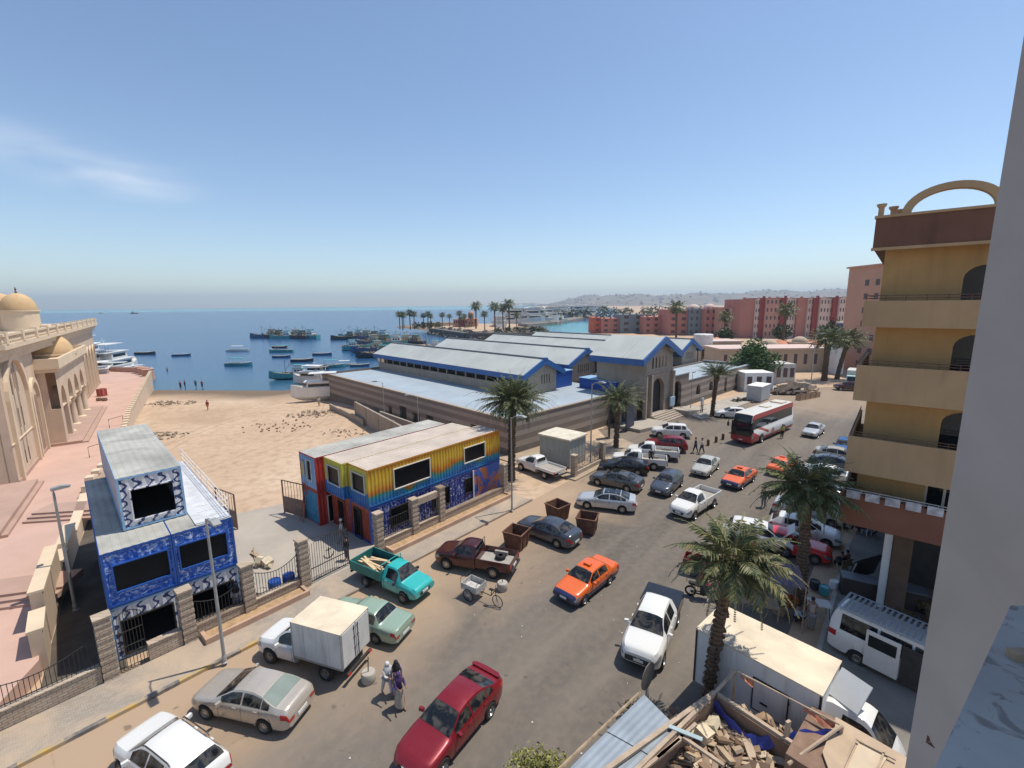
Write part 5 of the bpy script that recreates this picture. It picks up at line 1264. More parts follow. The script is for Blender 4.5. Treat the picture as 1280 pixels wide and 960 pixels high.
for x in (.55,-1.4):
    mb = MB(); mb.tube([(x if x>0 else -1.2,-.7,1.15 if x<0 else 1.79),(x if x>0 else -1.0,-.7,1.5 if x<0 else 1.79)], .03, 6) if x < 0 else None
    if x < 0: mb.build('sports_bar', m_dplast, c.o)
c = car(clonespec(SEDAN, W=1.76, L=4.55), pRed, 'car', 'dark red sedan with a boot spoiler at the bottom of the road', 'car', (560,961), (607,903.5), group='moving cars')
mb = MB(); 
for sd in (-1,1): mb.box(-2.16,-2.1,sd*.6-.03,sd*.6+.03,1.0,1.12)
mb.prism([(-2.04,-.66),(-2.04,.66),(-2.12,.72),(-2.24,.55),(-2.27,0),(-2.24,-.55),(-2.12,-.72)],1.11,1.145); mb.build('spoiler', pRed, c.o, smooth=40)

# --- cars along the right-hand kerb, partly under the palms
R_ = 'cars parked along the right kerb'
def parked(spec, mat, label, px, heading, cat='car', name='parked_car', **k):
    p = G(*px); c = Car(spec, mat); c.build(name, label, cat, Vector((p.x,p.y,.012)), R(heading), R_); return c
c = parked(HATCH, pWhite, 'white hatchback parked nose to the pavement beside the palm trunk', (1004,672), -34)
c = parked(SEDAN, pBright, 'bright red sedan parked left of the white hatchback', (985,690), -34)
c = parked(clonespec(SUV, L=4.6), pWhite, 'white van like car with a raised bonnet under the palm fronds', (948,682), -30)
mb = MB(); mb.obox((1.55,0,1.42), 1.0,1.35,.03, 0, 0, 0, R(-42)); mb.build('open_bonnet', pWhite, c.o); 
parked(SEDAN, pSilver, 'silver sedan parked under the palm beyond the white hatchback', (1010,648), -36)
parked(clonespec(SUV, W=1.8), pWhite, 'white jeep parked at the kerb by the balcony corner', (1030,640), -36)
parked(SEDAN90, pGrey, 'grey sedan parked behind the white jeep near the balconies', (1028,620), -38)
parked(SEDAN, pWhite, 'white sedan parked third from the blue car by the balconies', (1040,602), -38)
parked(SEDAN, pGreyB, 'navy sedan parked second from the blue car by the balconies', (1046,588), -40)
parked(SEDAN, paint('car_beige', (.42,.37,.29), .2), 'beige sedan parked next to the blue car by the balconies', (1050,577), -40)
parked(HATCH, pBlue, 'blue hatchback parked farthest up the right kerb', (1055,566), -130)
parked(SUV, pMar, 'maroon estate parked far up the road near the white truck', (1060,488), 160)
# big box truck
HP = place((1090,905),(900,850),'L',1,1,(0,1))[1]
A_, B_, C_ = G(871,786,3.25), G(1027.5,870,3.25), G(1051,827,3.25)
hx = (B_-A_).normalized(); TA = math.atan2(hx.y,hx.x); TL = (B_-A_).length; TWd = abs((C_-B_).dot(Vector((-hx.y,hx.x,0))))
TWd = max(2.1, min(2.5, TWd))
o = thing('box_truck', 'large white box truck with a dusty tan roof and open cab hatch', 'truck', Vector((A_.x,A_.y,.012)), TA)
m_bigbox = M('truck_box_white', (.74,.73,.70), .6, 0, .07, .8, streak=.5)
b0 = MB(); b0.box(0,TL,0,TWd,.95,3.22); b0.build('box_wall', m_bigbox, o)
for i in range(1,8): b0 = MB(); xx = TL*i/8; b0.box(xx-.012,xx+.012,-.012,-.001,1.0,3.2); b0.build('panel_strip', m_bigbox, o)
b0 = MB(); b0.box(-.03,TL+.03,-.03,TWd+.03,3.22,3.27); b0.build('box_roof', m_dustroof, o)
b0 = MB(); 
for y in (-.02,TWd-.05):
    for x in (-.02,TL-.05): b0.box(x,x+.07,y,y+.07,.93,3.21)
b0.build('corner_trim', m_dplast, o)
b0 = MB(); b0.box(2.2,3.3,-.03,-.002,1.35,2.55); hd = b0.build('side_hatch', m_bigbox, o)
b0 = MB(); frame(b0, 2.2,3.3,1.35,2.55, y=-.01, w=.035, d=.035); b0.box(2.45,2.7,-.06,-.03,1.7,1.76); b0.box(3.3,3.36,-.06,-.03,1.5,1.6); b0.box(3.3,3.36,-.06,-.03,2.25,2.35); b0.build('hatch_frame', m_iron, hd)
b0 = MB(); b0.box(.1,TL+1.3,TWd/2-.4,TWd/2+.4,.6,.94); b0.build('chassis', m_dplast, o)
for x in (1.3,): 
    for y in (.28,TWd-.28): add_wheel(o, x, y, .45, .3, True)
# cab
cb = Car(dict(L=2.1, W=2.05, clear=.45, wr=.42, axles=(.95,9), front_round=.14, rear_round=0, top=[(0,1.25),(.08,1.6),(.25,1.78),(.75,2.5),(1.0,2.65),(1.9,2.68),(2.1,2.6)], belt=[(0,1.1),(.3,1.5),(2.1,1.6)], ws=(.24,.82), side=[(.6,1.55)], seams=(.45,1.7), handles=(1.5,), seam_end=1.9, head=(3.4,4.4,.0,.2), LB=2.1, track=1.75, ww=.25, grille=(.5,.3,.16)), pWhite)
co = cb.build('cab', None, None, (0,0,0), 0, None)
for ch in list(co.children): ch.parent = o; ch.location = ch.location + Vector((TL+.98, TWd/2+.1, 0))
for k_ in ('label','category','group'):
    if k_ in co: del co[k_]
bpy.data.objects.remove(co)
b0 = MB(); b0.obox((TL+.5,TWd/2+.1,3.05), .95,.05,1.0, R(-18), 0, R(-42)); b0.build('open_hatch', M('pale_panel',(.66,.66,.63),.5,0,.06), o)
for i_,x in enumerate(()): pass
# minibus with roof rack
VAN = dict(L=4.9, W=1.8, clear=.24, wr=.34, axles=(1.0,3.75), front_round=.16, rear_round=.05, tumble=.16, top=[(0,.85),(.05,1.05),(.2,1.15),(.5,1.35),(1.05,2.0),(1.35,2.15),(1.8,2.22),(4.6,2.22),(4.82,2.12),(4.9,1.5)], belt=[(0,.8),(.3,1.05),(.9,1.2),(4.9,1.22)],
    ws=(.5,1.2), rw=(4.83,4.88), side=[(1.3,1.95),(2.05,3.1),(3.2,4.5)], seams=(1.0,2.0,3.15), handles=(1.85,), seam_end=3.4, steel=True)
A_, B_ = G(1043,766,2.0), G(1161,820,2.0); hx = (B_-A_).normalized(); VA = math.atan2(hx.y,hx.x)
vc = A_ + hx*2.3 + Vector((-hx.y,hx.x,0))*.85; vc.z = .012
c = Car(VAN, pWhite); c.build('minibus', 'white minibus with a slatted roof rack and open sliding door', 'minibus', vc, VA, 'vans by the shops')
b0 = MB(); b0.box(.15,1.15,-.905,-.87,.35,1.95); b0.build('door_opening', m_interior, c.o)
b0 = MB(); b0.box(-1.05,.12,-.97,-.92,.35,1.98); sd_ = b0.build('sliding_door', pWhite, c.o)
b0 = MB(); b0.box(-.95,.0,-.985,-.972,1.28,1.8); b0.build('side_window', m_glass, sd_)
b0 = MB()
for y in (-.78,.78): b0.tube([(-2.2,y,2.38),(1.0,y,2.38)], .022, 6)
for i in range(17): x = -2.2+i*.2; b0.box(x-.045,x+.045,-.78,.78,2.37,2.395)
for x in (-2.1,-1,0,.9):
    for y in (-.78,.78): b0.tube([(x,y,2.2),(x,y,2.38)], .018, 5)
b0.build('roof_rack', M('rack_grey_blue',(.36,.40,.44),.5,.4,.1), c.o)
# coach
A_, B_ = G(952,553.5), G(990.5,536.6); hx = (A_-B_).normalized(); BAa = math.atan2(hx.y,hx.x); BL, BWd, BH = 11.6, 2.5, 3.55
bc = A_ - hx*(BL/2-2.55) + Vector((hx.y,-hx.x,0))*(BWd/2); bc.z = .012
BUS = dict(L=BL, W=BWd, clear=.3, wr=.5, axles=(2.5,8.6), front_round=.07, rear_round=.05, tumble=.04, sm=.12, top=[(0,1.2),(.04,2.6),(.16,3.1),(.5,3.5),(1.0,3.55),(11.3,3.55),(11.5,3.45),(11.6,2.2)], belt=[(0,.9),(.1,1.45),(11.6,1.55)],
    ws=(-.5,-.4), side=[], seams=(1.0,4.0,5.2,6.4,7.6,9.4), handles=(), seam_end=11, head=(3.0,4.0,.02,.35), track=2.2, ww=.3, grille=(.01,.01,.01))
t = NT('coach_livery'); x, y, z = t.sep(t.coord())
wv_ = t.math('ADD', z, t.math('MULTIPLY', t.math('SINE', t.math('MULTIPLY', x, .55)), .25))
white = t.math('GREATER_THAN', t.math('ADD', z, t.math('MULTIPLY', t.math('MAXIMUM', t.math('SUBTRACT', x, 3.4), 0.0), -.45)), .72)
col = t.mix(white, (.34,.015,.02), (.66,.66,.65))
roofe = t.math('GREATER_THAN', z, 2.85); roofw = t.math('LESS_THAN', t.math('ABSOLUTE', y), 1.02)
col = t.mix(roofe, col, t.mix(roofw, (.36,.02,.025), (.68,.62,.52)))
swo = t.math('LESS_THAN', t.math('ABSOLUTE', t.math('SUBTRACT', t.math('ADD', z, t.math('MULTIPLY', x, -.33)), .55)), .16); front_ = t.math('GREATER_THAN', x, 1.5)
col = t.mix(t.math('MULTIPLY', t.math('MULTIPLY', swo, front_), t.math('LESS_THAN', z, 2.2)), col, (.36,.03,.02)); t.col(col); t.set(.3, 0, .3); m_bus = t.mat
c = Car(BUS, m_bus); c.build('coach', 'long white and red tourist coach with a black windscreen', 'coach', bc, BAa, None)
for ch in list(c.o.children):
    if ch.name.split('.')[0] in ('windscreen','grille'): bpy.data.objects.remove(ch)
b0 = MB()
for sd in (1,-1): c.patch(b0, .0, .5, 5.0, 8, sd, .012, 6, 8)
fr_ = c.ring(0); b0.poly([(BL/2+.02, -1.1, 1.15),(BL/2+.02, 1.1, 1.15),(BL/2+.005, 1.08, 2.0),(BL/2+.005,-1.08,2.0)])
b0.poly([(BL/2+.02,-1.12,1.05),(BL/2+.02,1.12,1.05),(BL/2-.03,1.12,2.65),(BL/2-.03,-1.12,2.65)])
b0.build('windscreen', m_glass, c.o)
for sd in (1,-1):
    b0 = MB(); c.patch(b0, .5, 11.1, 5.2, 5.74, sd, .01, 16, 1); b0.build('side_window', m_glass, c.o)
    b0 = MB(); b0.tube([(BL/2-.2,-sd*1.2,2.9),(BL/2+.35,-sd*1.3,2.85),(BL/2+.4,-sd*1.32,2.4)], .04, 6); b0.obox((BL/2+.4,-sd*1.32,2.25), .12,.2,.45); b0.build('wing_mirror', m_dplast, c.o)
    b0 = MB(); b0.lathe([(.0,0),(.34,0)], 16, (.4, -sd*1.262, 1.0), axis='y'); b0.build('round_emblem', M('emblem_orange',(.5,.2,.12),.5), c.o)
b0 = MB(); b0.box(-4.5,-3.0,-.7,.7,3.56,3.68); b0.box(-.6,.6,-.5,.5,3.56,3.65); b0.build('roof_unit', M('coach_roof_unit',(.55,.5,.42),.7), c.o)
# far white lorry and others up the road
p = G(1066,482); o = thing('lorry', 'white box lorry far up the road by the yellow building', 'truck', Vector((p.x,p.y,.01)), R(230))
boxbody(o, -3.2, 1.2, 2.1, .9, 3.0, m_boxw, m_boxw, False); b0 = MB(); b0.prismy([(1.3,.5),(3.0,.5),(3.05,1.2),(2.6,2.1),(1.3,2.2)], -.95, .95); b0.build('cab', M('pale_green_cab',(.35,.5,.45),.5), o)
b0 = MB(); b0.prismy([(3.07,1.25),(2.65,2.02),(2.69,2.04),(3.11,1.27)], -.8, .8); b0.build('windscreen', m_glass, o)
for x in (-2,2.2):
    for y in (-.95,.95): add_wheel(o, x, y, .4, .25, True)
# ------------------------------------------------------------------ street things
def lamp(label, base, H_, arm, adir, r=.09, mat=None, group='lamp posts'):
    o = thing('street_lamp', label, 'street lamp', base, adir, group); mat = mat or m_steelgrey
    mb = MB(); mb.tube([(0,0,0),(0,0,H_*.5),(0,0,H_)], [r*1.15,r,r*.7], 10); mb.lathe([(r*2,0),(r*2,.03),(r*1.4,.06),(r*1.4,.35),(r,.4)], 10); mb.build('pole', mat, o, smooth=40)
    mb = MB(); mb.tube([(0,0,H_-.15),(arm*.4,0,H_+.12),(arm,0,H_+.2)], r*.5, 6); mb.build('arm', mat, o)
    mb = MB(); mb.prismy([(arm-.1,H_+.13),(arm+.6,H_+.16),(arm+.66,H_+.24),(arm+.3,H_+.32),(arm-.1,H_+.27)], -.14, .14); mb.build('lamp_head', mat, o); return o
lamp('grey lamp post on the kerb in front of the blue container shop', G(281,828,.13), 6.9, .9, TH-PI/2, .065)
lamp('tall thin lamp post beside the palm at the end of the container shop', G(640,638,.13), 7.4, .8, TH-PI/2, .06)
lamp('tall grey lamp post in front of the market wall by the kiosk', G(738,582,.1), 8.2, .8, TH-PI/2, .07)
p = G(97,760,ZT)
lamp('leaning grey lamp post beside the stepped cream wall', UV(1.35,32.2,.0), 6.6, .01, TH, .075)
lamp('thin lamp post behind the low wall on the sand', GL(481,527), 5.5, .8, R(200), .05)
lamp('second thin lamp post behind the cement wall near the containers', GL(524,548), 5.2, .8, R(200), .05)
lamp('thin lamp post in front of the market right wing', G(863,513,0), 5.5, .3, TH, .05)
lamp('tall lamp post among the palms far up the road', G(1013,486,0), 10, .8, TH-PI/2, .08)
# rusty skips
def skip(label, c0, ang):
    o = thing('rubbish_skip', label, 'skip', c0, ang, 'rusty steel skips'); mb = MB(); a, b = .56, .68; H_ = 1.15; t_ = .05
    for i in range(4):
        q = [(-a,-a),(a,-a),(a,a),(-a,a)]; Q = [(-b,-b),(b,-b),(b,b),(-b,b)]; i2 = (i+1) % 4
        mb.poly([(*q[i],.08),(*q[i2],.08),(*Q[i2],H_),(*Q[i],H_)]); k = .93
        mb.poly([(q[i][0]*k,q[i][1]*k,.1),(Q[i][0]*k,Q[i][1]*k,H_),(Q[i2][0]*k,Q[i2][1]*k,H_),(q[i2][0]*k,q[i2][1]*k,.1)])
    mb.box(-a,a,-a,a,.05,.1); mb.build('skip_body', m_rust, o)
    mb = MB()
    mb.box(-b-.04,b+.04,-b-.04,-b*.93,H_,H_+.06); mb.box(-b-.04,b+.04,b*.93,b+.04,H_,H_+.06); mb.box(-b-.04,-b*.93,-b*.93,b*.93,H_,H_+.06); mb.box(b*.93,b+.04,-b*.93,b*.93,H_,H_+.06)
    for x in (-.3,.3):
        for s_ in (-1,1): mb.obox((x,s_*.64,.62), .05,.05,1.1, 0, 0, s_*-.1)
    mb.build('rim', m_rust, o)
    mb = MB(); r_ = random.Random(len(label))
    for i in range(14): mb.obox((r_.uniform(-.45,.45),r_.uniform(-.45,.45),.3+r_.uniform(0,.2)), .3,.2,.12, r_.uniform(0,3), r_.uniform(-.4,.4))
    rb = mb.build('rubbish_load', M('mixed_rubbish',(.12,.10,.08),.9,0,.5,6), None, loc=o.location, rz=ang); tag(rb, 'dark rubbish filling ' + label, 'rubbish', kind='stuff')
    return o
skip('rusty brown skip just behind the maroon pickup tailgate', G(646,683), TH+R(12))
skip('rusty brown skip behind the roof of the blue grey sedan', G(697,648), TH-R(8))
skip('rusty brown skip nearest the road beside the blue grey sedan boot', G(734,664), TH+R(20))
# tricycle cart
p = G(596,747); o = thing('cargo_tricycle', 'pedal tricycle with a worn white cargo box behind the maroon pickup', 'tricycle', Vector((p.x,p.y,0)), R(-35))
mb = MB(); mb.box(-.75,.35,-.45,.45,.55,.6); mb.box(-.75,.35,-.45,-.42,.6,.9); mb.box(-.75,.35,.42,.45,.6,.9); mb.box(-.75,-.72,-.42,.42,.6,.9); mb.box(.32,.35,-.42,.42,.6,.9); mb.build('cargo_box', M('worn_white_board',(.48,.46,.43),.8,0,.3,5), o)
mb = MB(); mb.tube([(-.75,-.45,.9),(-.75,-.45,1.15),(-.75,.45,1.15),(-.75,.45,.9)], .015, 5); mb.tube([(.35,-.45,.9),(.35,-.45,1.1),(.35,.45,1.1),(.35,.45,.9)], .015, 5); mb.tube([(.35,0,.5),(1.0,0,.5),(1.25,0,.9)], .025, 6); mb.tube([(1.0,0,.5),(1.05,0,.85)], .02, 6); mb.tube([(1.15,-.25,1.05),(1.25,0,.95),(1.15,.25,1.05)], .015, 5); mb.tube([(1.25,0,.95),(1.4,0,.33)], .02, 6); mb.build('tube_frame', m_iron, o)
mb = MB(); mb.obox((1.03,0,.88), .25,.15,.05); mb.build('saddle', m_black, o)
def bwheel(par, x, y, r=.33):
    mb = MB(); n = 20
    mb.tube([(x+r*math.cos(2*PI*i/n), y, r+.0+r*math.sin(2*PI*i/n)) for i in range(n+1)], .025, 5, caps=False); w = mb.build('wheel', m_black, par)
    mb = MB()
    for i in range(8): a = PI*i/8; mb.tube([(x+r*math.cos(a),y,r+r*math.sin(a)),(x-r*math.cos(a),y,r-r*math.sin(a))], .006, 3)
    mb.build('spokes', m_chrome, w)
bwheel(o, 1.42, 0); bwheel(o, -.2, -.5); bwheel(o, -.2, .5)
def weight(label, p):
    o = thing('concrete_weight', label, 'bollard', p, 0, 'concrete filled tubs'); mb = MB(); mb.lathe([(.0,0),(.27,0),(.3,.08),(.3,.42),(.27,.46),(0,.46)], 18); mb.build('tub', m_concrete, o, smooth=40)
    mb = MB(); mb.tube([(0,0,.4),(.04,0,1.15)], .022, 6); mb.build('rod', m_iron, o)
weight('concrete tub with an iron rod behind the white box van', G(461,851)); weight('concrete tub with an iron rod by the maroon pickup tailgate', G(628,737))
for i,(x,y) in enumerate(((887,576),(967,551),(975,546),(983,542))): pass
for i, (x, y, w) in enumerate(((885,557,'nearest the walking couple'),(895,553,'middle one of three by the coach'),(903.5,549.5,'closest to the coach front'))):
    q = G(x,y); mb = MB(); mb.lathe([(0,0),(.16,0),(.16,.62),(.12,.72),(0,.75)], 10); tag(mb.build('bollard', m_rust, loc=q, smooth=40), 'short dark bollard, '+w, 'bollard', 'bollards before the coach')
# billboards before the portal
def board(label, p, ang, W_, H_, mat, z0=.8):
    o = thing('notice_board', label, 'sign', p, ang); mb = MB(); mb.box(-W_/2,W_/2,-.08,.08,z0,z0+H_); mb.build('panel', mat, o)
    mb = MB(); 
    for x in (-W_/2+.1,W_/2-.1): mb.box(x-.05,x+.05,-.05,.05,0,z0)
    mb.build('leg', m_iron, o)
board('tall dark navy panel standing left of the entrance', G(787,538), BA+R(8), 2.3, 3.6, M('navy_panel',(.03,.035,.07),.6), .3)
board('narrow grey lattice board beside the navy panel', G(761,548), BA+R(40), 1.2, 3.8, m_dplast, .3)
board('small white sign on a post before the right wing', G(877,517), BA, .7, .9, M('pale_sign',(.5,.55,.6),.6), 1.4)
o = board('pale blue poster on the portal pier', BO + RZ(BA) @ Vector((29.4,PY-.62,1.3)), BA, 1.3, 1.3, M('poster_blue',(.35,.48,.6),.7), 0); bpy.data.objects.remove([c for c in COL.objects if c.name.startswith('leg') and c.parent and c.parent.get('label','').startswith('pale blue poster')][0])
# motorbikes
def moto(label, p, ang, col, group='motorbikes'):
    o = thing('motorbike', label, 'motorbike', p, ang, group)
    for x in (-.62,.68):
        mb = MB(); mb.lathe([(.22,-.05),(.29,-.05),(.31,0),(.29,.05),(.22,.05)], 18, (x,0,.31), axis='y'); w = mb.build('wheel', m_black, o, smooth=40)
        mb = MB(); 
        for i in range(5): a = PI*i/5; mb.tube([(x+.23*math.cos(a),0,.31+.23*math.sin(a)),(x-.23*math.cos(a),0,.31-.23*math.sin(a))], .01, 4)
        mb.build('spokes', m_chrome, w)
    mb = MB(); mb.prismy([(.05,.72),(.1,.86),(.3,.92),(.45,.84),(.42,.72)], -.13, .13); mb.build('fuel_tank', col, o)
    mb = MB(); mb.prismy([(-.75,.78),(-.7,.84),(-.1,.82),(.05,.8),(.05,.72),(-.6,.7)], -.12, .12); mb.build('saddle', m_black, o)
    mb = MB(); mb.box(-.15,.3,-.14,.14,.28,.62); mb.build('engine', m_dplast, o)
    mb = MB(); mb.tube([(.68,0,.31),(.45,0,1.0)], .035, 6); mb.tube([(.35,-.34,1.02),(.46,0,1.0),(.35,.34,1.02)], .018, 6); mb.tube([(-.62,0,.31),(.0,0,.4),(.4,0,.8)], .03, 6); mb.tube([(-.6,-.16,.35),(.1,-.16,.3)], .04, 6); mb.build('tube_frame', m_iron, o)
    mb = MB(); mb.lathe([(.0,.06),(.08,.05),(.09,0),(.05,-.06)], 10, (.56,0,.92), axis='y'); mb.build('headlight', m_lamp, o); return o
MOTO = moto('red motorbike ridden by a person in red beside the white pickup', G(878,748), R(-25), M('moto_red',(.3,.02,.02),.35))
moto('dark motorbike parked by the entrance steps', G(843,537), R(20), m_dplast)
moto('dark motorbike leaning on the shaded pavement below the balcony', G(1075,665,.12), R(150), m_dplast)
# red cart near bike
p = G(872,716); o = thing('cargo_tricycle', 'dark red three wheeled cargo cart left of the nearer palm crown', 'tricycle', p, R(-30))
mb = MB(); mb.box(-.8,.5,-.5,.5,.5,.56); 
for s_ in (-1,1): mb.box(-.8,.5,s_*.5-.02,s_*.5+.02,.56,.95)
mb.box(-.8,-.77,-.48,.48,.56,.95); mb.box(.47,.5,-.48,.48,.56,.95); mb.build('cargo_box', M('dark_red_board',(.2,.02,.03),.6), o)
mb = MB(); mb.tube([(.5,0,.5),(1.2,0,.5),(1.4,0,1.0)], .03, 6); mb.tube([(1.25,-.3,1.05),(1.4,0,1.0),(1.25,.3,1.05)], .018, 6); mb.build('tube_frame', m_iron, o)
bwheel(o, 1.45, 0, .28); bwheel(o, -.2, -.56, .28); bwheel(o, -.2, .56, .28)
# street stall with a striped awning under the palm
p = G(955,768); o = thing('market_stall', 'street stall with a patterned cloth awning under the palms', 'market stall', Vector((p.x,p.y,0)), R(-22))
t = NT('patterned_cloth'); x, y, z = t.sep(t.coord()); w = t.math('LESS_THAN', t.math('FRACT', t.math('MULTIPLY', t.math('ADD', x, t.math('MULTIPLY', t.noise(3), .3)), 3.0)), .3); t.col(t.mix(w, (.22,.14,.15), (.10,.10,.16))); t.set(.9)
mb = MB(); n = 8
A0 = G(958,712,2.3)-Vector((p.x,p.y,0)); A1_ = G(1010,712,2.3)-Vector((p.x,p.y,0)); 
mb2 = MB(); N_ = 10
for i in range(N_):
    for j in range(6):
        q = []
        for a, b in ((i,j),(i+1,j),(i+1,j+1),(i,j+1)):
            u_, v_ = a/N_, b/6; q.append((-1.3+2.8*u_, -.9+1.9*v_, 2.35-.25*math.sin(u_*PI)*math.sin(v_*PI)+.15*v_))
        mb2.poly(q)
mb2.build('awning', t.mat, o)
mb = MB()
for x in (-1.3,1.5):
    for y in (-.9,1.0): mb.tube([(x,y,0),(x,y,2.45)], .03, 6)
mb.build('posts', m_wood, o)
mb = MB(); mb.box(-1.1,.6,-.5,.4,.7,.76); 
for x in (-1.05,.55):
    for y in (-.45,.35): mb.box(x-.03,x+.03,y-.03,y+.03,0,.7)
mb.build('table', m_wood, o)
def crate(label, p, sx, sy, sz, mat, ang=0, name='crate', cat='crate', group=None):
    o = thing(name, label, cat, p, ang, group); mb = MB(); n = max(2, int(sz/.12))
    for i in range(n):
        z = sz*i/n
        for y in (-sy/2,sy/2): mb.box(-sx/2,sx/2,y-.015,y+.015,z+.01,z+sz/n-.02)
        for x in (-sx/2,sx/2): mb.box(x-.015,x+.015,-sy/2+.016,sy/2-.016,z+.01,z+sz/n-.02)
    mb.build('slats', mat, o); mb = MB()
    for x in (-sx/2+.03,sx/2-.03):
        for y in (-sy/2+.03,sy/2-.03): mb.box(x-.02,x+.02,y-.02,y+.02,0,sz)
    mb.box(-sx/2+.03,sx/2-.03,-sy/2+.03,sy/2-.03,.02,.04); mb.build('corner_posts', mat, o); return o
m_orbox = M('orange_crate',(.45,.13,.03),.7,0,.2,4)
crate('orange crate on the ground under the patterned awning', G(988,755), .6,.45,.4, m_orbox, .3)
crate('wooden crate beside the stall table', G(975,765), .7,.5,.5, m_wood, .8)
o = thing('table', 'white topped folding table in front of the stall', 'table', G(1022,770), R(-20)); mb = MB(); mb.box(-.5,.5,-.35,.35,.72,.76); mb.build('tabletop', m_offw, o)
mb = MB(); 
for x in (-.45,.45):
    for y in (-.3,.3): mb.tube([(x,y,0),(x*.8,y,.72)], .018, 5)
mb.build('legs', m_iron, o)
for i,(x,y,l,m_,s_) in enumerate(((1030,742,'teal plastic tub on the pavement behind the stall',M('teal_tub',(.06,.28,.32),.4),.25),(1042,735,'white plastic tub beside the teal one',m_white,.22),(1018,735,'black plastic tub left of the teal one',m_dplast,.25))):
    barrel(l, G(x,y,.12), m_, .45, s_)
# dark display frames and counters below the balcony
def counter(label, p, ang, sx, sy, sz, topm, bodym, name='display_counter'):
    o = thing(name, label, 'counter', p, ang); mb = MB(); mb.box(-sx/2+.03,sx/2-.03,-sy/2+.03,sy/2-.03,0,sz); mb.build('cabinet', bodym, o)
    mb = MB(); mb.box(-sx/2,sx/2,-sy/2,sy/2,sz,sz+.05); mb.build('top', topm, o); return o
counter('long grey display counter behind the minibus', G(1100,750,.12), R(-28), 3.6,.8,1.0, M('counter_top',(.16,.17,.19),.5), M('dark_brown_cab',(.045,.035,.03),.7))
o = thing('leaning_board', 'tilted black display frame with a pale edge on the pavement', 'frame', G(1078,728,.12), R(20)); mb = MB(); mb.obox((0,0,.9), 2.2,.08,1.3, 0, 0, .25); mb.build('board', m_dplast, o)
mb = MB(); mb.obox((0,-.07,1.55), 2.3,.06,.08, 0, 0, .25); mb.obox((-1.1,-.07,.9), .06,.06,1.35, 0, 0, .25); mb.build('pale_edge', m_steelgrey, o)
rubble('brown heap of goods in the shade under the balcony', G(1150,765,.12), 30, 1.0, .4, M('mixed_goods',(.12,.075,.03),.9,0,.4,3), 8, 'goods_heap', 'goods', .7)
# round road sign seen from behind
p = G(806,930,0); o = thing('road_sign', 'round road sign seen from its grey back at the roadside', 'road sign', p, R(47))
zc = 0
for k_ in range(60):
    pass
ps = GY(804,845,p.y).z
mb = MB(); mb.lathe([(0,-.015),(.48,-.015),(.48,.015),(0,.015)], 24, (0,0,ps), axis='y'); mb.build('sign_disc', M('sign_back',(.16,.14,.12),.6,.2), o, smooth=30)
mb = MB(); mb.tube([(0,.04,0),(0,.04,ps+.25)], .03, 8); mb.build('post', m_steelgrey, o)

# ------------------------------------------------------------------ palms and trees
m_frond = [None]*3
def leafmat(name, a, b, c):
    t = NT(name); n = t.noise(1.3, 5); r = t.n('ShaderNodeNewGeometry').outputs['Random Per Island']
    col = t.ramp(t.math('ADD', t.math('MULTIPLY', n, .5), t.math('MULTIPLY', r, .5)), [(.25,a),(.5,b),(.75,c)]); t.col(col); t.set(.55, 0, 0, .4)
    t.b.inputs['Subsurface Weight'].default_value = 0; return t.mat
m_palm = leafmat('palm_leaf', (.04,.065,.022), (.095,.12,.042), (.20,.19,.085))
m_palm2 = leafmat('palm_leaf_dusty', (.07,.075,.03), (.14,.125,.055), (.24,.18,.09))
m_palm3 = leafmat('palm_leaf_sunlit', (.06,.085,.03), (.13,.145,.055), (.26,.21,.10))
m_dry = leafmat('dry_palm_leaf', (.12,.08,.04), (.22,.15,.075), (.30,.22,.12))
t = NT('palm_trunk_bark'); x, y, z = t.sep(t.coord()); n = t.noise(5, 6); w = t.math('FRACT', t.math('ADD', t.math('MULTIPLY', z, 5.5), t.math('MULTIPLY', n, .6)))
t.col(t.mix(w, (.055,.035,.022), (.19,.13,.085))); t.bump(w, .9, .05); t.set(.95); m_bark = t.mat
def frond(mb, base, az, el, L, droop, r_, nl=30, lw=.035, ll=.5, m=0):
    """one feather leaf: arching rib with narrow leaflets on both sides"""
    d = Vector((math.cos(az),math.sin(az),0)); p = Vector(base); e = el; pts = [p.copy()]; n = 12; tw = r_.uniform(-.3,.3)
    for i in range(n):
        e -= droop/n*(0.4+1.2*i/n); p = p + (d*math.cos(e)+Vector((0,0,math.sin(e))))*(L/n); pts.append(p.copy())
    mb.tube(pts, [.03*(1-.85*i/n) for i in range(n+1)], 3, m=m, caps=False)
    side = Vector((-d.y,d.x,0))
    for k in range(nl):
        f = .14+.86*k/nl; i = min(n-1, int(f*n)); q = pts[i]+(pts[i+1]-pts[i])*(f*n-i); t_ = (pts[i+1]-pts[i]).normalized(); up = side.cross(t_)
        l = ll*(math.sin(min(1,f*1.15+.15)*PI)**.55)*r_.uniform(.75,1.1)+.05
        for s_ in (-1,1):
            v = (t_*.75 + side*s_*.8 + up*r_.uniform(-.15,.55)+Vector((0,0,-.12))).normalized()
            w_ = t_.cross(v).cross(v).normalized()*lw
            tip = q+v*l+Vector((0,0,-l*.12))
            mb.poly([q-w_*.6, q+v*l*.5+w_*-1, tip, q+v*l*.5+w_*1], m)
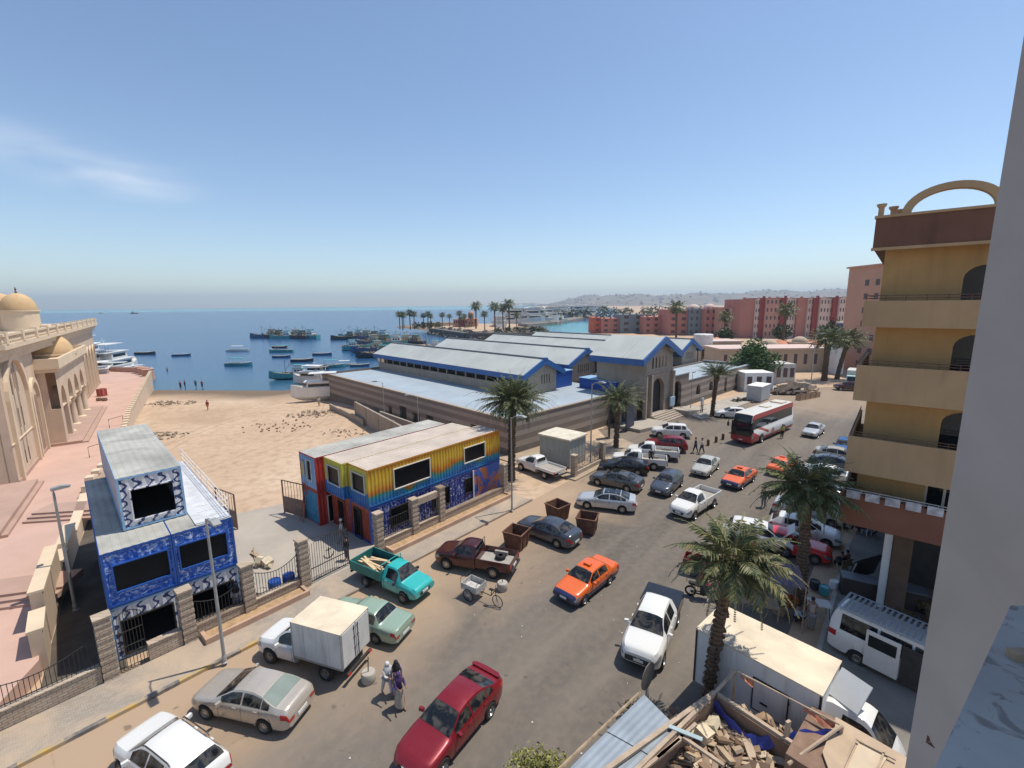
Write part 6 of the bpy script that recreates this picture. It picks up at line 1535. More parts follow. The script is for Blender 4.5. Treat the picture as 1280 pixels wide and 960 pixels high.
def palm(label, base, H_, lean, R_c, nf, seed, mats=(m_palm,m_dry), trunk_r=.26, stub=True, group='date palms along the street', elmin=-25, nl=30, dead=8, ll=.5, lw=.035, name='palm_tree'):
    r_ = random.Random(seed); o = thing(name, label, 'palm tree', base, 0, group)
    pts = []; n = 10
    for i in range(n+1): f = i/n; pts.append((lean[0]*f**1.3, lean[1]*f**1.3, H_*f-.1*(i == 0)))
    mb = MB(); mb.tube(pts, [trunk_r*(1.25-.3*min(1,i/2)+.25*max(0,(i-7)/3)) for i in range(n+1)], 12)
    if stub:
        for i in range(int(H_*22)):
            f = r_.random(); a = r_.uniform(0,2*PI); z = H_*f; cx = lean[0]*f**1.3; cy = lean[1]*f**1.3; rr = trunk_r*(1.0+.2*max(0,(f-.7)/.3))
            mb.obox((cx+rr*math.cos(a), cy+rr*math.sin(a), z), .10,.13,.13, a, 0, 0, -.5)
    mb.build('trunk', m_bark, o, smooth=40)
    top = Vector(pts[-1]); mb = MB()
    for i in range(nf):
        f = (i+.5)/nf; az = i*2.39996+r_.uniform(-.2,.2); el = R(82)-(R(82)-R(elmin))*f**.8
        L = R_c*(.8+.3*math.sin(f*PI))*r_.uniform(.85,1.08)
        frond(mb, top+Vector((math.cos(az)*.12,math.sin(az)*.12,.0)), az, el, L, R(48)+R(45)*f*r_.uniform(.6,1.2), r_, nl, lw, ll)
    mb.build('crown', mats[0], o)
    if dead:
        mb = MB()
        for i in range(dead):
            az = r_.uniform(0,2*PI); frond(mb, top-Vector((0,0,.15)), az, R(r_.uniform(-40,-10)), R_c*r_.uniform(.5,.8), R(70), r_, nl//2, lw, ll*.7)
        for i in range(26):
            a = r_.uniform(0,2*PI); mb.obox((top.x+.3*math.cos(a), top.y+.3*math.sin(a), top.z-.1-r_.random()*.6), .4,.09,.05, a, 0, 0, -1.0)
        mb.build('dead_fronds', mats[1], o)
    return o
def topH(base, py):    # height at which the image row is met above a ground point
    lo, hi = 0, 40
    for _ in range(40):
        m_ = (lo+hi)/2; q = Vector((base.x,base.y,m_)); dep = q.y*math.cos(PITCH)-(q.z-CAMZ)*math.sin(PITCH); up = q.y*math.sin(PITCH)+(q.z-CAMZ)*math.cos(PITCH)
        a_, b_ = q.x/dep, up/dep; y_ = 480-(math.sin(ROLL)*a_+math.cos(ROLL)*b_)*F
        if y_ > py: lo = m_
        else: hi = m_
    return lo
b = G(639,600); palm('full green date palm at the end of the rainbow container shop', b, topH(b,502), (.2,.2), 3.9, 95, 11, trunk_r=.33, elmin=-20, nl=34, ll=.55, dead=6)
b = G(770,560); palm('date palm in front of the market left of the entrance', b, topH(b,500), (.1,0), 3.6, 48, 12, elmin=-12, nl=28, ll=.5)
b = G(890,520); palm('slim upright date palm in front of the market right wing', b, topH(b,470), (.3,0), 3.6, 40, 13, elmin=25, nl=26, dead=3)
b = G(1000,750,.1); palm('date palm with dense green crown beside the yellow building', b, topH(b,612), (-.2,.1), 2.85, 60, 14, elmin=-30, nl=34, dead=7)
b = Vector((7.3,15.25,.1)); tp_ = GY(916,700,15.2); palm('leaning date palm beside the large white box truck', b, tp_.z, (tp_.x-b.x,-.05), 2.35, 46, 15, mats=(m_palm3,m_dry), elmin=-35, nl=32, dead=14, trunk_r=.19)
b = G(1030,476); palm('stout palm left of the pair up the road', b, topH(b,425), (0,0), 5.0, 44, 16, elmin=-20, nl=20, trunk_r=.5, ll=.9, lw=.08, dead=2, group='stout palms up the road')
b = G(1046,474); palm('stout leaning palm right of the pair up the road', b, topH(b,425), (1.5,0), 5.0, 44, 17, elmin=-20, nl=20, trunk_r=.4, ll=.9, lw=.08, dead=2, group='stout palms up the road')
# leafy crowns
def leafy(label, base, blobs, n, size, seed, trunk=None, mat=None, name='leafy_tree', cat='tree', group=None, kind=None):
    r_ = random.Random(seed); o = thing(name, label, cat, base, 0, group); mb = MB()
    tot = sum(b_[3]**2 for b_ in blobs)
    for (cx,cy,cz,rr) in blobs:
        for i in range(int(n*rr*rr/tot)):
            u_ = r_.uniform(-1,1); a = r_.uniform(0,2*PI); q = math.sqrt(1-u_*u_); k = rr*(r_.random()**.35)*r_.uniform(.8,1.12)
            p = Vector((cx+k*q*math.cos(a), cy+k*q*math.sin(a), cz+k*u_*.85)); s_ = size*r_.uniform(.6,1.4)
            d1 = Vector((r_.uniform(-1,1),r_.uniform(-1,1),r_.uniform(-.6,.6))).normalized(); d2 = d1.cross(Vector((r_.uniform(-1,1),r_.uniform(-1,1),r_.uniform(-1,1)))).normalized()
            mb.poly([p-d1*s_, p-d2*s_*.45, p+d1*s_, p+d2*s_*.45])
    mb.build('crown', mat or m_leaf, o)
    if trunk:
        mb = MB(); H_, tr = trunk; mb.tube([(0,0,-.1),(.05*H_,0,H_*.5),(0,0,H_)], [tr*1.3,tr,tr*.6], 8)
        for (cx,cy,cz,rr) in blobs[:6]: mb.tube([(0,0,H_*.6),(cx*.5,cy*.5,(H_*.6+cz)/2+.2),(cx*.9,cy*.9,cz)], [tr*.5,tr*.35,tr*.15], 5)
        mb.build('trunk', m_bark, o)
    return o
m_leaf = leafmat('tree_leaf', (.03,.075,.018), (.055,.12,.028), (.10,.18,.05))
m_leafd = leafmat('dark_tree_leaf', (.025,.04,.018), (.045,.065,.028), (.07,.09,.04))
m_leafy_ = leafmat('yellow_green_leaf', (.12,.13,.03), (.22,.22,.05), (.34,.32,.09))
b = G(941,480); leafy('bright green bushy tree behind the market right wing', Vector((b.x,b.y,0)), [(0,0,5.2,3.0),(-2.2,1,4.2,2.4),(2.4,-.5,4.4,2.5),(.6,1,7.2,2.1),(-1,0,6.6,2.0),(0,-1,3.0,2.6)], 2600, .33, 21, (4,.3))
b = G(672,985,0); leafy('yellow green bush top at the bottom edge', b, [(0,0,1.0,.6),(-.6,.1,.8,.5),(.55,0,.9,.5),(0,0,.5,.6)], 1500, .06, 22, (.8,.06), m_leafy_, 'bush', 'bush')
b = G(800,905,0); leafy('scrubby brown bush around the road sign post', b, [(-.35,.1,.5,.45),(.4,.2,.6,.4),(.0,0,.3,.4)], 420, .06, 23, None, m_dry, 'dry_bush', 'bush')
# ------------------------------------------------------------------ apartment building on the right and our own wall
YB = Vector((17.65, 22.35, 0)); YA = R(139.7-180)      # local x runs from the street corner away to the right, local y into the building
yb = thing('apartment_building', 'yellow ochre apartment building with long balconies and an open arch on the roof', 'building', YB, YA)
m_ochre = M('ochre_render', (.42,.27,.115), .85, 0, .1, .5, .1, 8, streak=.22); m_ochre2 = M('pale_ochre_balcony', (.41,.29,.165), .85, 0, .08, .5, streak=.2)
m_brownr = M('brown_render', (.15,.075,.05), .85, 0, .12, .6, streak=.4); m_terra = M('terracotta_render', (.22,.095,.06), .85, 0, .1, .6)
LV = [5.45, 8.5, 12.0, 15.0]; LD = [.6, .95, .85, .35]
YBX = 16
mb = MB()
hs = []
wins = [(2.6,4.0,LV[0]+.05,LV[0]+2.15,0)] + [(2.8,4.3,z+.05,z+2.35,.75) for z in LV[1:]] + [(8.5,10,z+.05,z+2.3,.75) for z in LV]
def wallz(mb, z0, z1, hs):
    wall(mb, 0, YBX, z0, z1, hs, .4)
for k_, z in enumerate(LV):
    z1 = LV[k_+1] if k_ < 3 else 18.25
    wallz(mb, z, z1, [w for w in wins if z <= w[2] < z1])
mb.poly([(0,0,4.4),(0,0,18.25),(0,14,18.25),(0,14,4.4)]); mb.poly([(YBX,0,0),(YBX,0,18.25),(YBX,14,18.25),(YBX,14,0)]); mb.poly([(0,14,0),(0,14,18.25),(YBX,14,18.25),(YBX,14,0)]); mb.poly([(0,0,18.2),(YBX,0,18.2),(YBX,14,18.2),(0,14,18.2)])
mb.build('wall', m_ochre, yb)
for (a, b_, z0, z1, k_) in wins:
    mb = MB(); mb.box(a,b_,.33,.36,z0,z1); w = mb.build('window', m_glass, yb)
    if k_ == 0:
        mb = MB(); 
        for x in (a,(a+b_)/2-.05,b_-.1): mb.box(x,x+.1,.24,.32,z0,z1)
        mb.box(a,b_,.24,.32,z1-.1,z1-.001); mb.build('window_frame', m_offw, w)
for k_, z in enumerate(LV):
    mt = m_ochre2 if k_ else m_terra; h_ = .85 if k_ else 1.0
    mb = MB(); ld = LD[k_]; mb.box(-.5,YBX,-1.25,-1.1,z-ld,z+h_); mb.box(-.5,-.35,-1.1,6,z-ld,z+h_); mb.box(-.35,YBX,-1.1,-.003,z-ld+.02,z-.0); mb.box(-.35,-.003,-.003,6,z-ld+.02,z); mb.build('balcony', mt, yb)
    mb = MB()
    for zz in (.12,.24): mb.tube([(-.43,-1.17,z+h_+zz),(YBX,-1.17,z+h_+zz)], .018, 5); mb.tube([(-.43,-1.17,z+h_+zz),(-.43,5.9,z+h_+zz)], .018, 5)
    for i in range(24): x = -.43+i*.7; mb.tube([(x,-1.17,z+h_),(x,-1.17,z+h_+.25)], .014, 4)
    mb.build('balcony_railing', m_offw if k_ == 0 else m_brown, yb)
r_ = random.Random(9)
mb = MB()
for i in range(5):
    x = -.3+i*.75; mb.box(x,x+.55,-1.34,-1.27,LV[0]+.8,LV[0]+1.2)
lo_ = mb.build('laundry', M('faded_cloth',(.45,.45,.48),.9,0,.4,3)); lo_.location = YB; lo_.rotation_euler = (0,0,YA); tag(lo_, 'pale cloths hanging over the lowest balcony rail', 'laundry')
mb = MB(); mb.box(-.45,YBX,-.95,14,18.25,19.55); mb.build('roof_parapet', m_brownr, yb)
mb = MB(); mb.box(-.5,YBX,-1.0,-.9,18.12,18.25); mb.box(-.5,YBX,-1.02,-.6,19.55,19.66); mb.build('parapet_trim', m_ochre2, yb)
mb = MB(); n = 20
P_ = lambda rr, k_: [(2.05-rr*math.cos(PI*i/n), 19.66+rr*k_*math.sin(PI*i/n)) for i in range(n+1)]
A, B_ = P_(1.3,.64), P_(1.62,.68)
for i in range(n): mb.prismy([A[i],A[i+1],B_[i+1],B_[i]][::-1], -.95, -.5)
mb.build('roof_arch', m_ochre2, yb)
for i, (x, y) in enumerate(((-.3,-.8),(.1,.3),(.3,1.4))):
    mb = MB(); mb.lathe([(.17,19.6),(.11,19.7),(.11,20.0),(.19,20.12),(.19,20.18),(0,20.18)], 12, (x,y,0)); mb.build('roof_column', m_ochre2, yb, smooth=30)
for q_ in ((1.75,2.5),(6.2,7.0),(10.5,11.3)): mb = MB(); mb.box(q_[0],q_[1],.2,1.0,0,4.88); mb.build('pillar', M('brown_pillar',(.14,.09,.06),.9), yb)
mb = MB(); mb.box(1.4,1.72,.3,.9,0,4.2); mb.build('white_pilaster', m_white, yb)
mb = MB(); mb.box(2.0,YBX,4.4,4.6,0,4.89); mb.box(0.02,YBX,.0,13.9,4.9,5.44); mb.box(1.6,1.75,4.4,13.9,0,4.89); mb.build('shop_back_wall', m_interior, yb)
mb = MB(); mb.box(2.6,YBX,4.1,4.38,.0,2.9); mb.build('shop_shutter', M('dark_shutter',(.06,.055,.05),.6), yb)
# own wall and balcony ledge
Wc = GY(1209.5, 478, 3.3); 
ow = thing('plaster_wall', 'tall grey plastered wall corner at the right edge of the picture', 'wall', (Wc.x, Wc.y, 0), R(0))
t = NT('grey_plaster'); n = t.noise(1.2, 7, None, .5); n2 = t.noise(40, 3); t.col(t.ramp(n, [(.3,(.33,.32,.31)),(.7,(.39,.38,.37))])); t.bump(n2, .12, .004); t.set(.9)
mb = MB(); mb.box(0,.0+3.5,-2.6,0,-.2,24); 
# rounded arris
mb.build('wall', t.mat, ow)
# ledge: the balcony parapet top beside the camera
zl = 14.62
L0, L1, L2, L3 = G(1263,757,zl), G(1168,961,zl), G(1300,1000,zl), G(1400,757,zl)
t = NT('paint_spattered_ledge'); n = t.noise(9, 6, None, 1.2); n2 = t.noise(2, 5)
t.col(t.mix(t.ramp(n, [(.55,(0,0,0)),(.62,(.8,.8,.8))]), t.ramp(n2, [(.3,(.31,.29,.26)),(.7,(.44,.41,.37))]), (.17,.15,.13))); t.bump(n, .4, .01); t.set(.8)
o = thing('balcony_parapet', 'paint spattered concrete parapet top at the lower right corner', 'parapet', (L0.x,L0.y,0), 0)
q = [L0, L1, L2, Vector((L2.x+1.5,L2.y,0)), Vector((Wc.x+2.5,L0.y,0))]
d_ = (L1-L0).normalized(); e0 = L0; e1 = L0 + d_*2.2; 
mb = MB(); mb.prism([((v.x-L0.x),(v.y-L0.y)) for v in (e0, e1, Vector((e1.x+2.2,e1.y,0)), Vector((e0.x+2.5,e0.y,0)))], zl-.12, zl); mb.build('parapet_top', t.mat, o)
mb = MB(); p = G(1262,823,zl)-L0; mb.box(p.x,p.x+.5,p.y-.02,p.y+.015,zl+.0-0,zl+.03); mb.build('wood_strip', m_wood, o)
p = G(1168,935,zl); mb = MB()
for i in range(4): mb.tube([(0,0,0),(-.005-.004*i,.008,.01),(-.012-.006*i,.01-.005*i,.028+.006*i)], .0012, 5)
tag(mb.build('loose_wires', m_rust, loc=(p.x,p.y,zl)), 'short rusty wires sticking out beside the ledge', 'wires')

# ------------------------------------------------------------------ shed and rubble pit in the foreground
zr = 2.7
P1, P2, P3, P4, P5 = G(805,868,zr), G(850,913,zr), G(752,1010,zr), G(660,1010,zr), G(700,953,zr)
b = P1.copy(); b.z = 0
sh = thing('shed', 'small shed with pale blue grey corrugated sheets on its roof', 'shed', b, 0)
m_tin = M('pale_blue_tin', (.25,.29,.33), .5, .15, .16, 1.2)
def slab(mb, pts, th, m=0):
    n = len(mb.v); k_ = len(pts); mb.v += [tuple(p) for p in pts] + [(p[0],p[1],p[2]-th) for p in pts]
    mb.f.append(tuple(range(n,n+k_))); mb.m.append(m); mb.f.append(tuple(n+k_+i for i in reversed(range(k_)))); mb.m.append(m)
    for i in range(k_): j = (i+1) % k_; mb.f.append((n+i,n+k_+i,n+k_+j,n+j)); mb.m.append(m)
lerp = lambda a, b_, f: a+(b_-a)*f
for k_ in range(3):      # three overlapping sheets
    f0, f1 = (0,.36,.7)[k_], (.38,.72,1.05)[k_]
    a0, a1 = lerp(P1,P4,f0)-b, lerp(P1,P4,f1)-b; c0, c1 = lerp(P2,P3,f0)-b, lerp(P2,P3,f1)-b; dz = Vector((0,0,-.03*k_))
    mb = MB(); n = 14
    for i in range(n):
        g0, g1 = i/n, (i+1)/n; h0, h1 = .007*(i % 2), .007*((i+1) % 2)
        mb.poly([lerp(a0,c0,g0)+dz+Vector((0,0,h0)), lerp(a0,c0,g1)+dz+Vector((0,0,h1)), lerp(a1,c1,g1)+dz+Vector((0,0,h1)), lerp(a1,c1,g0)+dz+Vector((0,0,h0))])
    o = mb.build('roof_sheet', m_tin, sh)
mb = MB(); slab(mb, [lerp(P1,P2,.04)-b-Vector((0,0,.1)), lerp(P1,P2,.96)-b-Vector((0,0,.1)), P3-b-Vector((0,0,.12)), P4-b-Vector((0,0,.12))], 2.5); mb.build('shed_wall', m_wood, sh)
mb = MB(); e = P1-b; f_ = P4-b; mb.tube([e+Vector((-.1,.08,.03)), f_+Vector((-.15,.1,.0))], .05, 6); mb.build('edge_beam', m_wood, sh)
# rubble pit
C1, C2, C3 = G(893,868,zr), G(1058,975,zr), G(775,985,zr); b = C1.copy(); b.z = 0
pit = thing('roofless_store', 'roofless brick store with timber frame full of broken boards', 'store', b, 0)
m_brk = M('dusty_brick', (.23,.145,.10), .95, 0, .25, 2.5, .5, 14); m_beam = M('grey_timber', (.42,.32,.23), .85, 0, .2, 3)
def seg(mb, p, q, th, z0, z1): d = q-p; m_ = (p+q)/2-b; mb.obox((m_.x,m_.y,(z0+z1)/2), d.length, th, z1-z0, math.atan2(d.y,d.x))
mb = MB(); seg(mb, C1, C2, .18, 0, zr); seg(mb, C1, C3, .18, 0, zr); mb.build('brick_wall', m_brk, pit)
mb = MB(); seg(mb, C1+Vector((.1,-.05,0)), C2, .12, zr, zr+.09); seg(mb, C1, C3, .12, zr+.001, zr+.1)
seg(mb, G(893,868,zr), G(704,1004,zr), .14, zr+.02, zr+.12)
mb.build('top_beam', m_beam, pit)
T1 = G(919,838,zr+.5); T2 = G(1052,907,zr+.5)
mb = MB(); mb.tube([C1-b+Vector((0,0,.05)), T1-b], .06, 6); mb.tube([T1-b, T2-b], .03, 6); mb.tube([T1-b, Vector((T1.x-b.x,T1.y-b.y,0))], .05, 6); mb.tube([T2-b, Vector((T2.x-b.x,T2.y-b.y,0))], .06, 6); mb.tube([T2-b, G(985,955,zr)-b], .05, 6)
q0 = G(985,905,zr+.5)-b; mb.obox((q0.x,q0.y,1.6), .16,.08,3.4, .4)
mb.build('timber_pole', m_beam, pit)
mb = MB(); 
for (a, c_) in (((838,911),(905,957)),((850,925),(800,965)),((870,905),(822,948))): seg(mb, G(*a,zr), G(*c_,zr), .1, zr-.04, zr+.04)
mb.build('cross_beam', m_beam, pit)
mb = MB(); seg(mb, G(836,908,zr+.1), G(878,925,zr+.1), .14, zr+.1, zr+.13); mb.build('blue_board', M('pale_blue_board',(.36,.45,.47),.7), pit)
mb = MB(); slab(mb, [C1-b+Vector((0,-.1,1.9-zr)), C2-b+Vector((-.2,-.2,1.9-zr)), Vector((C2.x-b.x-.8,C2.y-b.y-3,1.9)), C3-b+Vector((.2,-1,1.9-zr))], .3); mb.build('rubble_bed', M('rubble_bed',(.28,.2,.13),.95,0,.3,3,.6,8), pit)
ctr = G(915,935,1.95)
rubble('heap of broken boards and rags inside the roofless store', ctr, 520, 1.5, .27, leafmat('broken_boards',(.13,.08,.05),(.30,.20,.13),(.55,.43,.29)), 31, 'rubble_heap', 'rubble', .3, .9)
o = rubble('pale insulation scraps on top of the board heap', G(895,915,2.2), 10, .45, .4, M('pale_scraps',(.62,.52,.36),.9,0,.15,4), 33, 'pale_scraps', 'scraps', .15)
# blue tarpaulin sagging from the frame
def tarp(label, pts_top, sag, drop, mat, n=16, m_=5, name='tarpaulin'):
    b_ = pts_top[0].copy(); mb = MB(); r_ = random.Random(2)
    def P(u_, v_):
        k_ = u_*(len(pts_top)-1); i = min(int(k_), len(pts_top)-2); p = lerp(pts_top[i], pts_top[i+1], k_-i)
        return p + Vector((0,-.25*v_*math.sin(u_*PI), -sag*math.sin(u_*PI) - drop*v_ + .05*math.sin(u_*25+v_*4))) - b_
    for i in range(n):
        for j in range(m_): mb.poly([P(i/n,j/m_),P((i+1)/n,j/m_),P((i+1)/n,(j+1)/m_),P(i/n,(j+1)/m_)])
    return tag(mb.build(name, mat, loc=b_, smooth=60), label, 'tarpaulin')
m_tarp = M('blue_tarp', (.03,.045,.26), .5, 0, .2, 3)
tarp('blue tarpaulin sagging along the brick wall of the store', [G(893,874,zr+.02), G(935,905,zr), G(978,918,zr+.1)], .35, .3, m_tarp)
tarp('blue tarpaulin bunched on the middle timber post', [G(978,918,zr+.1), G(1000,908,zr+.3), T2+Vector((0,0,-.1))], .12, .4, m_tarp)
tarp('orange cloth hanging from the left end of the pole', [lerp(T1,T2,.06), lerp(T1,T2,.2)], .05, .12, M('faded_orange_cloth',(.48,.18,.10),.9), 5, 2)
tarp('orange cloth hanging from the right end of the pole', [lerp(T1,T2,.68), lerp(T1,T2,.95)], .05, .14, M('faded_orange_cloth',(.48,.18,.10),.9), 6, 2)
# plywood sheets on the right
def board_(label, px, z, mat, th=.03):
    pts = [G(x,y,z) for x,y in px]; b_ = pts[0]; mb = MB(); slab(mb, [p-b_ for p in pts], th); return tag(mb.build('plywood_sheet', mat, loc=b_), label, 'board')
m_ply = M('dusty_plywood', (.47,.35,.24), .85, 0, .12, 1.5)
board_('large tan plywood sheet covering the right part of the store', [(1045,896),(1148,955),(1148,1000),(1050,1000),(1028,940)], zr+.25, m_ply, .05)
board_('lighter framed board lying on the plywood sheet', [(1074,927),(1110,945),(1085,985),(1055,968)], zr+.32, M('pale_ply',(.56,.45,.32),.85,0,.08,2))
mb = MB(); bb = G(1074,925,zr+.36)
for (a, c_) in (((1070,924),(1120,950)),((1070,924),(1052,962)),((1106,938),(1096,962))): p, q = G(*a,zr+.36), G(*c_,zr+.36); d = q-p; m0 = (p+q)/2-bb; mb.obox(m0, d.length,.05,.04, math.atan2(d.y,d.x))
tag(mb.build('wooden_battens', m_beam, loc=bb), 'thin wooden battens nailed across the plywood sheet', 'battens')
mb = MB(); mb.box(-2.3,2.3,-1.2,1.2,0,zr+.15); pc = G(1085,960,zr); tag(mb.build('store_room', m_brk, loc=(pc.x+.25,pc.y-.6,0), rz=TA), 'low brick store under the tan plywood sheet', 'store')

# ------------------------------------------------------------------ people
SK = {}
def skin_mesh(name, pts, edges, radii, mat, par, sub=1, branch_smooth=.5):
    me = bpy.data.meshes.new(name); me.from_pydata([tuple(p) for p in pts], edges, []); me.materials.append(mat)
    o = bpy.data.objects.new(name, me); COL.objects.link(o)
    o.modifiers.new('skin', 'SKIN').branch_smoothing = branch_smooth
    me.skin_vertices or None
    if not me.skin_vertices:
        bpy.context.view_layer.objects.active = o; o.select_set(True); bpy.ops.object.modifier_remove(modifier='skin') if False else None
    sv = me.skin_vertices[0].data if me.skin_vertices else None
    if sv is None:
        me.attributes  # nothing to do
    for i, r in enumerate(radii):
        sv[i].radius = (r, r) if not isinstance(r, tuple) else r
    sv[0].use_root = True
    m = o.modifiers.new('sub', 'SUBSURF'); m.levels = sub; m.render_levels = sub
    bpy.context.view_layer.update(); dg = bpy.context.evaluated_depsgraph_get(); ev = o.evaluated_get(dg)
    nm = bpy.data.meshes.new_from_object(ev); nm.name = name; o.modifiers.clear(); o.data = nm
    nm.materials.clear(); nm.materials.append(mat)
    nm.polygons.foreach_set('use_smooth', [True]*len(nm.polygons)); o.parent = par
    return o
m_cl = {}
def cloth(name, c): 
    if name not in m_cl: m_cl[name] = M('cloth_'+name, c, .9, 0, .12, 6)
    return m_cl[name]
CW, CB, CG, CR, CP, CK, CBG, CY = cloth('white',(.62,.6,.58)), cloth('navy',(.03,.035,.08)), cloth('grey',(.22,.22,.24)), cloth('red',(.40,.04,.04)), cloth('purple',(.07,.035,.12)), cloth('black',(.015,.015,.018)), cloth('beige',(.42,.35,.28)), cloth('yellow',(.5,.45,.12))
def person(label, p, ang, top, bottom, h=1.7, pose='stand', head='hair', lean=0, robe=None, group='people', arms='down', hands=True):
    """pose in local space, facing +x"""
    o = thing('person', label, 'person', p, ang, group); k = h/1.7; s = math.sin; c = math.cos
    hip = .90; L = R(lean)
    if pose == 'sit': hip = .46
    if pose == 'squat': hip = .28
    def up(d, y=0, fx=0): return Vector((d*s(L)+fx, y, hip+d*c(L)))
    V = [Vector((0,0,hip)), up(.18), up(.38), up(.50), up(.58,0,.01), up(.66,0,.02), up(.74,0,.03)]
    Rr = [.13,.12,.145,.10,.055,.085,.075]; E = [(0,1),(1,2),(2,3),(3,4),(4,5),(5,6)]
    step = .22 if pose == 'walk' else .0
    def limb(start, pts, rr):
        i0 = start
        for q, r in zip(pts, rr): V.append(q); Rr.append(r); E.append((i0, len(V)-1)); i0 = len(V)-1
        return i0
    for sd in (-1,1):
        y = .10*sd; st_ = step*sd
        if pose in ('stand','walk'): pts = [Vector((0,y,hip-.06)), Vector((st_*.6+.02,y,.47)), Vector((st_-.02,y,.08)), Vector((st_+.14,y,.035))]
        elif pose == 'sit': pts = [Vector((.05,y,hip)), Vector((.45,y*1.3,hip+.02)), Vector((.45,y*1.3,.08)), Vector((.6,y*1.3,.035))]
        else: pts = [Vector((.03,y,hip)), Vector((.35,y*1.6,.52)), Vector((.05,y*1.5,.08)), Vector((.2,y*1.5,.035))]
        limb(0, pts, [.095,.062,.042,.04])
        sh = up(.47, .17*sd)
        if arms == 'down': el, wr = sh+Vector((-.02,.05*sd,-.27)), sh+Vector((.06,.05*sd,-.52))
        elif arms == 'fwd': el, wr = sh+Vector((.12,.03*sd,-.24)), sh+Vector((.36,-.02*sd,-.2))
        elif arms == 'out': el, wr = sh+Vector((.05,.2*sd,-.2)), sh+Vector((.15,.42*sd,-.25))
        i = limb(3, [sh, el, wr], [.055,.042,.03])
        if hands:
            d = (wr-el).normalized(); pa = wr+d*.07; ih = limb(i, [pa], [.034]); side = Vector((0,1,0)); nrm = d.cross(side).normalized()
            for f_ in range(4):
                off = side*((f_-1.5)*.02); ln = (.06,.075,.07,.055)[f_]
                limb(ih, [pa+d*.035+off, pa+d*(.035+ln)+off+nrm*.02], [.0095,.008])
            limb(ih, [pa+nrm*.035-d*.01+side*-.03*sd, pa+nrm*.06+d*.02+side*-.035*sd], [.011,.009])
    body = skin_mesh('body', [v*k for v in V], E, [r*k for r in Rr], m_skin, o)
    # face
    hp = V[5]*k; mb = MB()
    mb.obox(hp+Vector((.088,0,-.0))*k, .03*k,.022*k,.035*k); body2 = mb.build('nose', m_skin, o, smooth=60)
    mb = MB()
    for sd in (-1,1): mb.obox(hp+Vector((.082,.03*sd,.022))*k, .012*k,.018*k,.01*k)
    mb.build('eyes', m_hair, o)
    mb = MB(); mb.obox(hp+Vector((.08,0,-.04))*k, .012*k,.04*k,.008*k); mb.build('mouth', M('lips',(.2,.07,.06),.6), o)
    # shirt
    sv, se, sr = [V[0]+Vector((0,0,.0)), V[1], V[2], V[3]], [(0,1),(1,2),(2,3)], [.142,.135,.16,.115]
    ns = 7; j = 7
    per = 4+3+(1+8+2 if hands else 0)
    for q in range(2):
        b0 = 7+q*per+4; a0 = len(sv); sv += [V[b0], V[b0+1], lerp(V[b0+1], V[b0+2], .5 if arms != 'fwd' else .8)]; sr += [.068,.055,.045]; se += [(3,a0),(a0,a0+1),(a0+1,a0+2)]
    skin_mesh('shirt', [v*k for v in sv], se, [r*k for r in sr], top, o)
    if robe or bottom is None:
        mb = MB(); zb = .1 if robe != 'skirt' else .15
        mb.lathe([(.21,zb),(.20,.3),(.17,.6),(.15,hip),(.145,hip+.12)] if pose != 'sit' else [(.3,.1),(.28,hip),(.15,hip+.15)], 14, (0,0,0)); mb.v = [(x*k*(1.15+step),y*k,z*k) for x,y,z in mb.v]
        mb.build('robe', bottom or top, o, smooth=60)
    else:
        pv, pe, pr = [V[0]], [], [.145]
        for q in range(2):
            b0 = 7+q*per; a0 = len(pv); pv += [V[b0], V[b0+1], lerp(V[b0+1], V[b0+2], .85)]; pr += [.108,.078,.06]; pe += [(0,a0),(a0,a0+1),(a0+1,a0+2)]
        skin_mesh('trousers', [v*k for v in pv], pe, [r*k for r in pr], bottom, o)
    # head cover
    mb = MB(); hm = {'hair':m_hair,'cap':CW,'white':CW,'purple':CP,'black':CK,'red':CR}[head]
    full = head in ('white','purple','black')
    rad = .108 if full else .098
    mb.lathe([(rad*c(a_), rad*1.05*s(a_)) for a_ in [R(-25 if not full else -60)+i*R(115 if not full else 150)/8 for i in range(9)]], 14)
    mb.v = [((x*1.02-.018)*k+hp.x, y*.92*k+hp.y, (z+.035)*k+hp.z) for x,y,z in mb.v]; mb.build('hair' if head == 'hair' else 'head_covering', hm, o, smooth=60)
    if full:
        mb = MB(); mb.lathe([(.11,.06),(.17,-.05),(.2,-.2),(.19,-.24)], 14); mb.v = [((x*.8-.01)*k+hp.x-.01, y*k+hp.y, (z-.07)*k+hp.z) for x,y,z in mb.v]; mb.build('shawl', hm, o, smooth=60)
    return o
def pp(x, y, z=.012): q = G(x,y,z); return q
person('person in a white scarf and pale top with bare legs crossing the road', pp(484,868), R(-40), CW, cloth('paleshorts',(.5,.48,.5)), 1.62, 'walk', 'white', 12, arms='fwd', group='group crossing the road')
person('person with a black scarf and lilac dress behind the other two walkers', pp(497,868), R(-60), cloth('lilac',(.30,.24,.36)), cloth('lilac',(.30,.24,.36)), 1.6, 'walk', 'black', 0, robe='skirt', group='group crossing the road')
person('person in a dark purple scarf and beige skirt nearest the camera', pp(500,884), R(-50), CP, CBG, 1.6, 'walk', 'purple', 0, robe='skirt', arms='fwd', group='group crossing the road')
person('man in a white cap and pale shirt walking in at the container gate', pp(428,678), R(200), cloth('palegrey',(.45,.45,.48)), CG, 1.75, 'walk', 'cap', group='people at the gate')
person('person in dark clothes standing at the foot of the container gate', pp(434,700), R(-120), CK, cloth('jeans',(.12,.15,.22)), 1.65, 'stand', 'hair', group='people at the gate')
person('person in white beside the blue shop window opening', UV(6.9,25.2,.02), R(-60), CW, CG, 1.65, 'stand', 'black', arms='fwd', group='people at the gate')
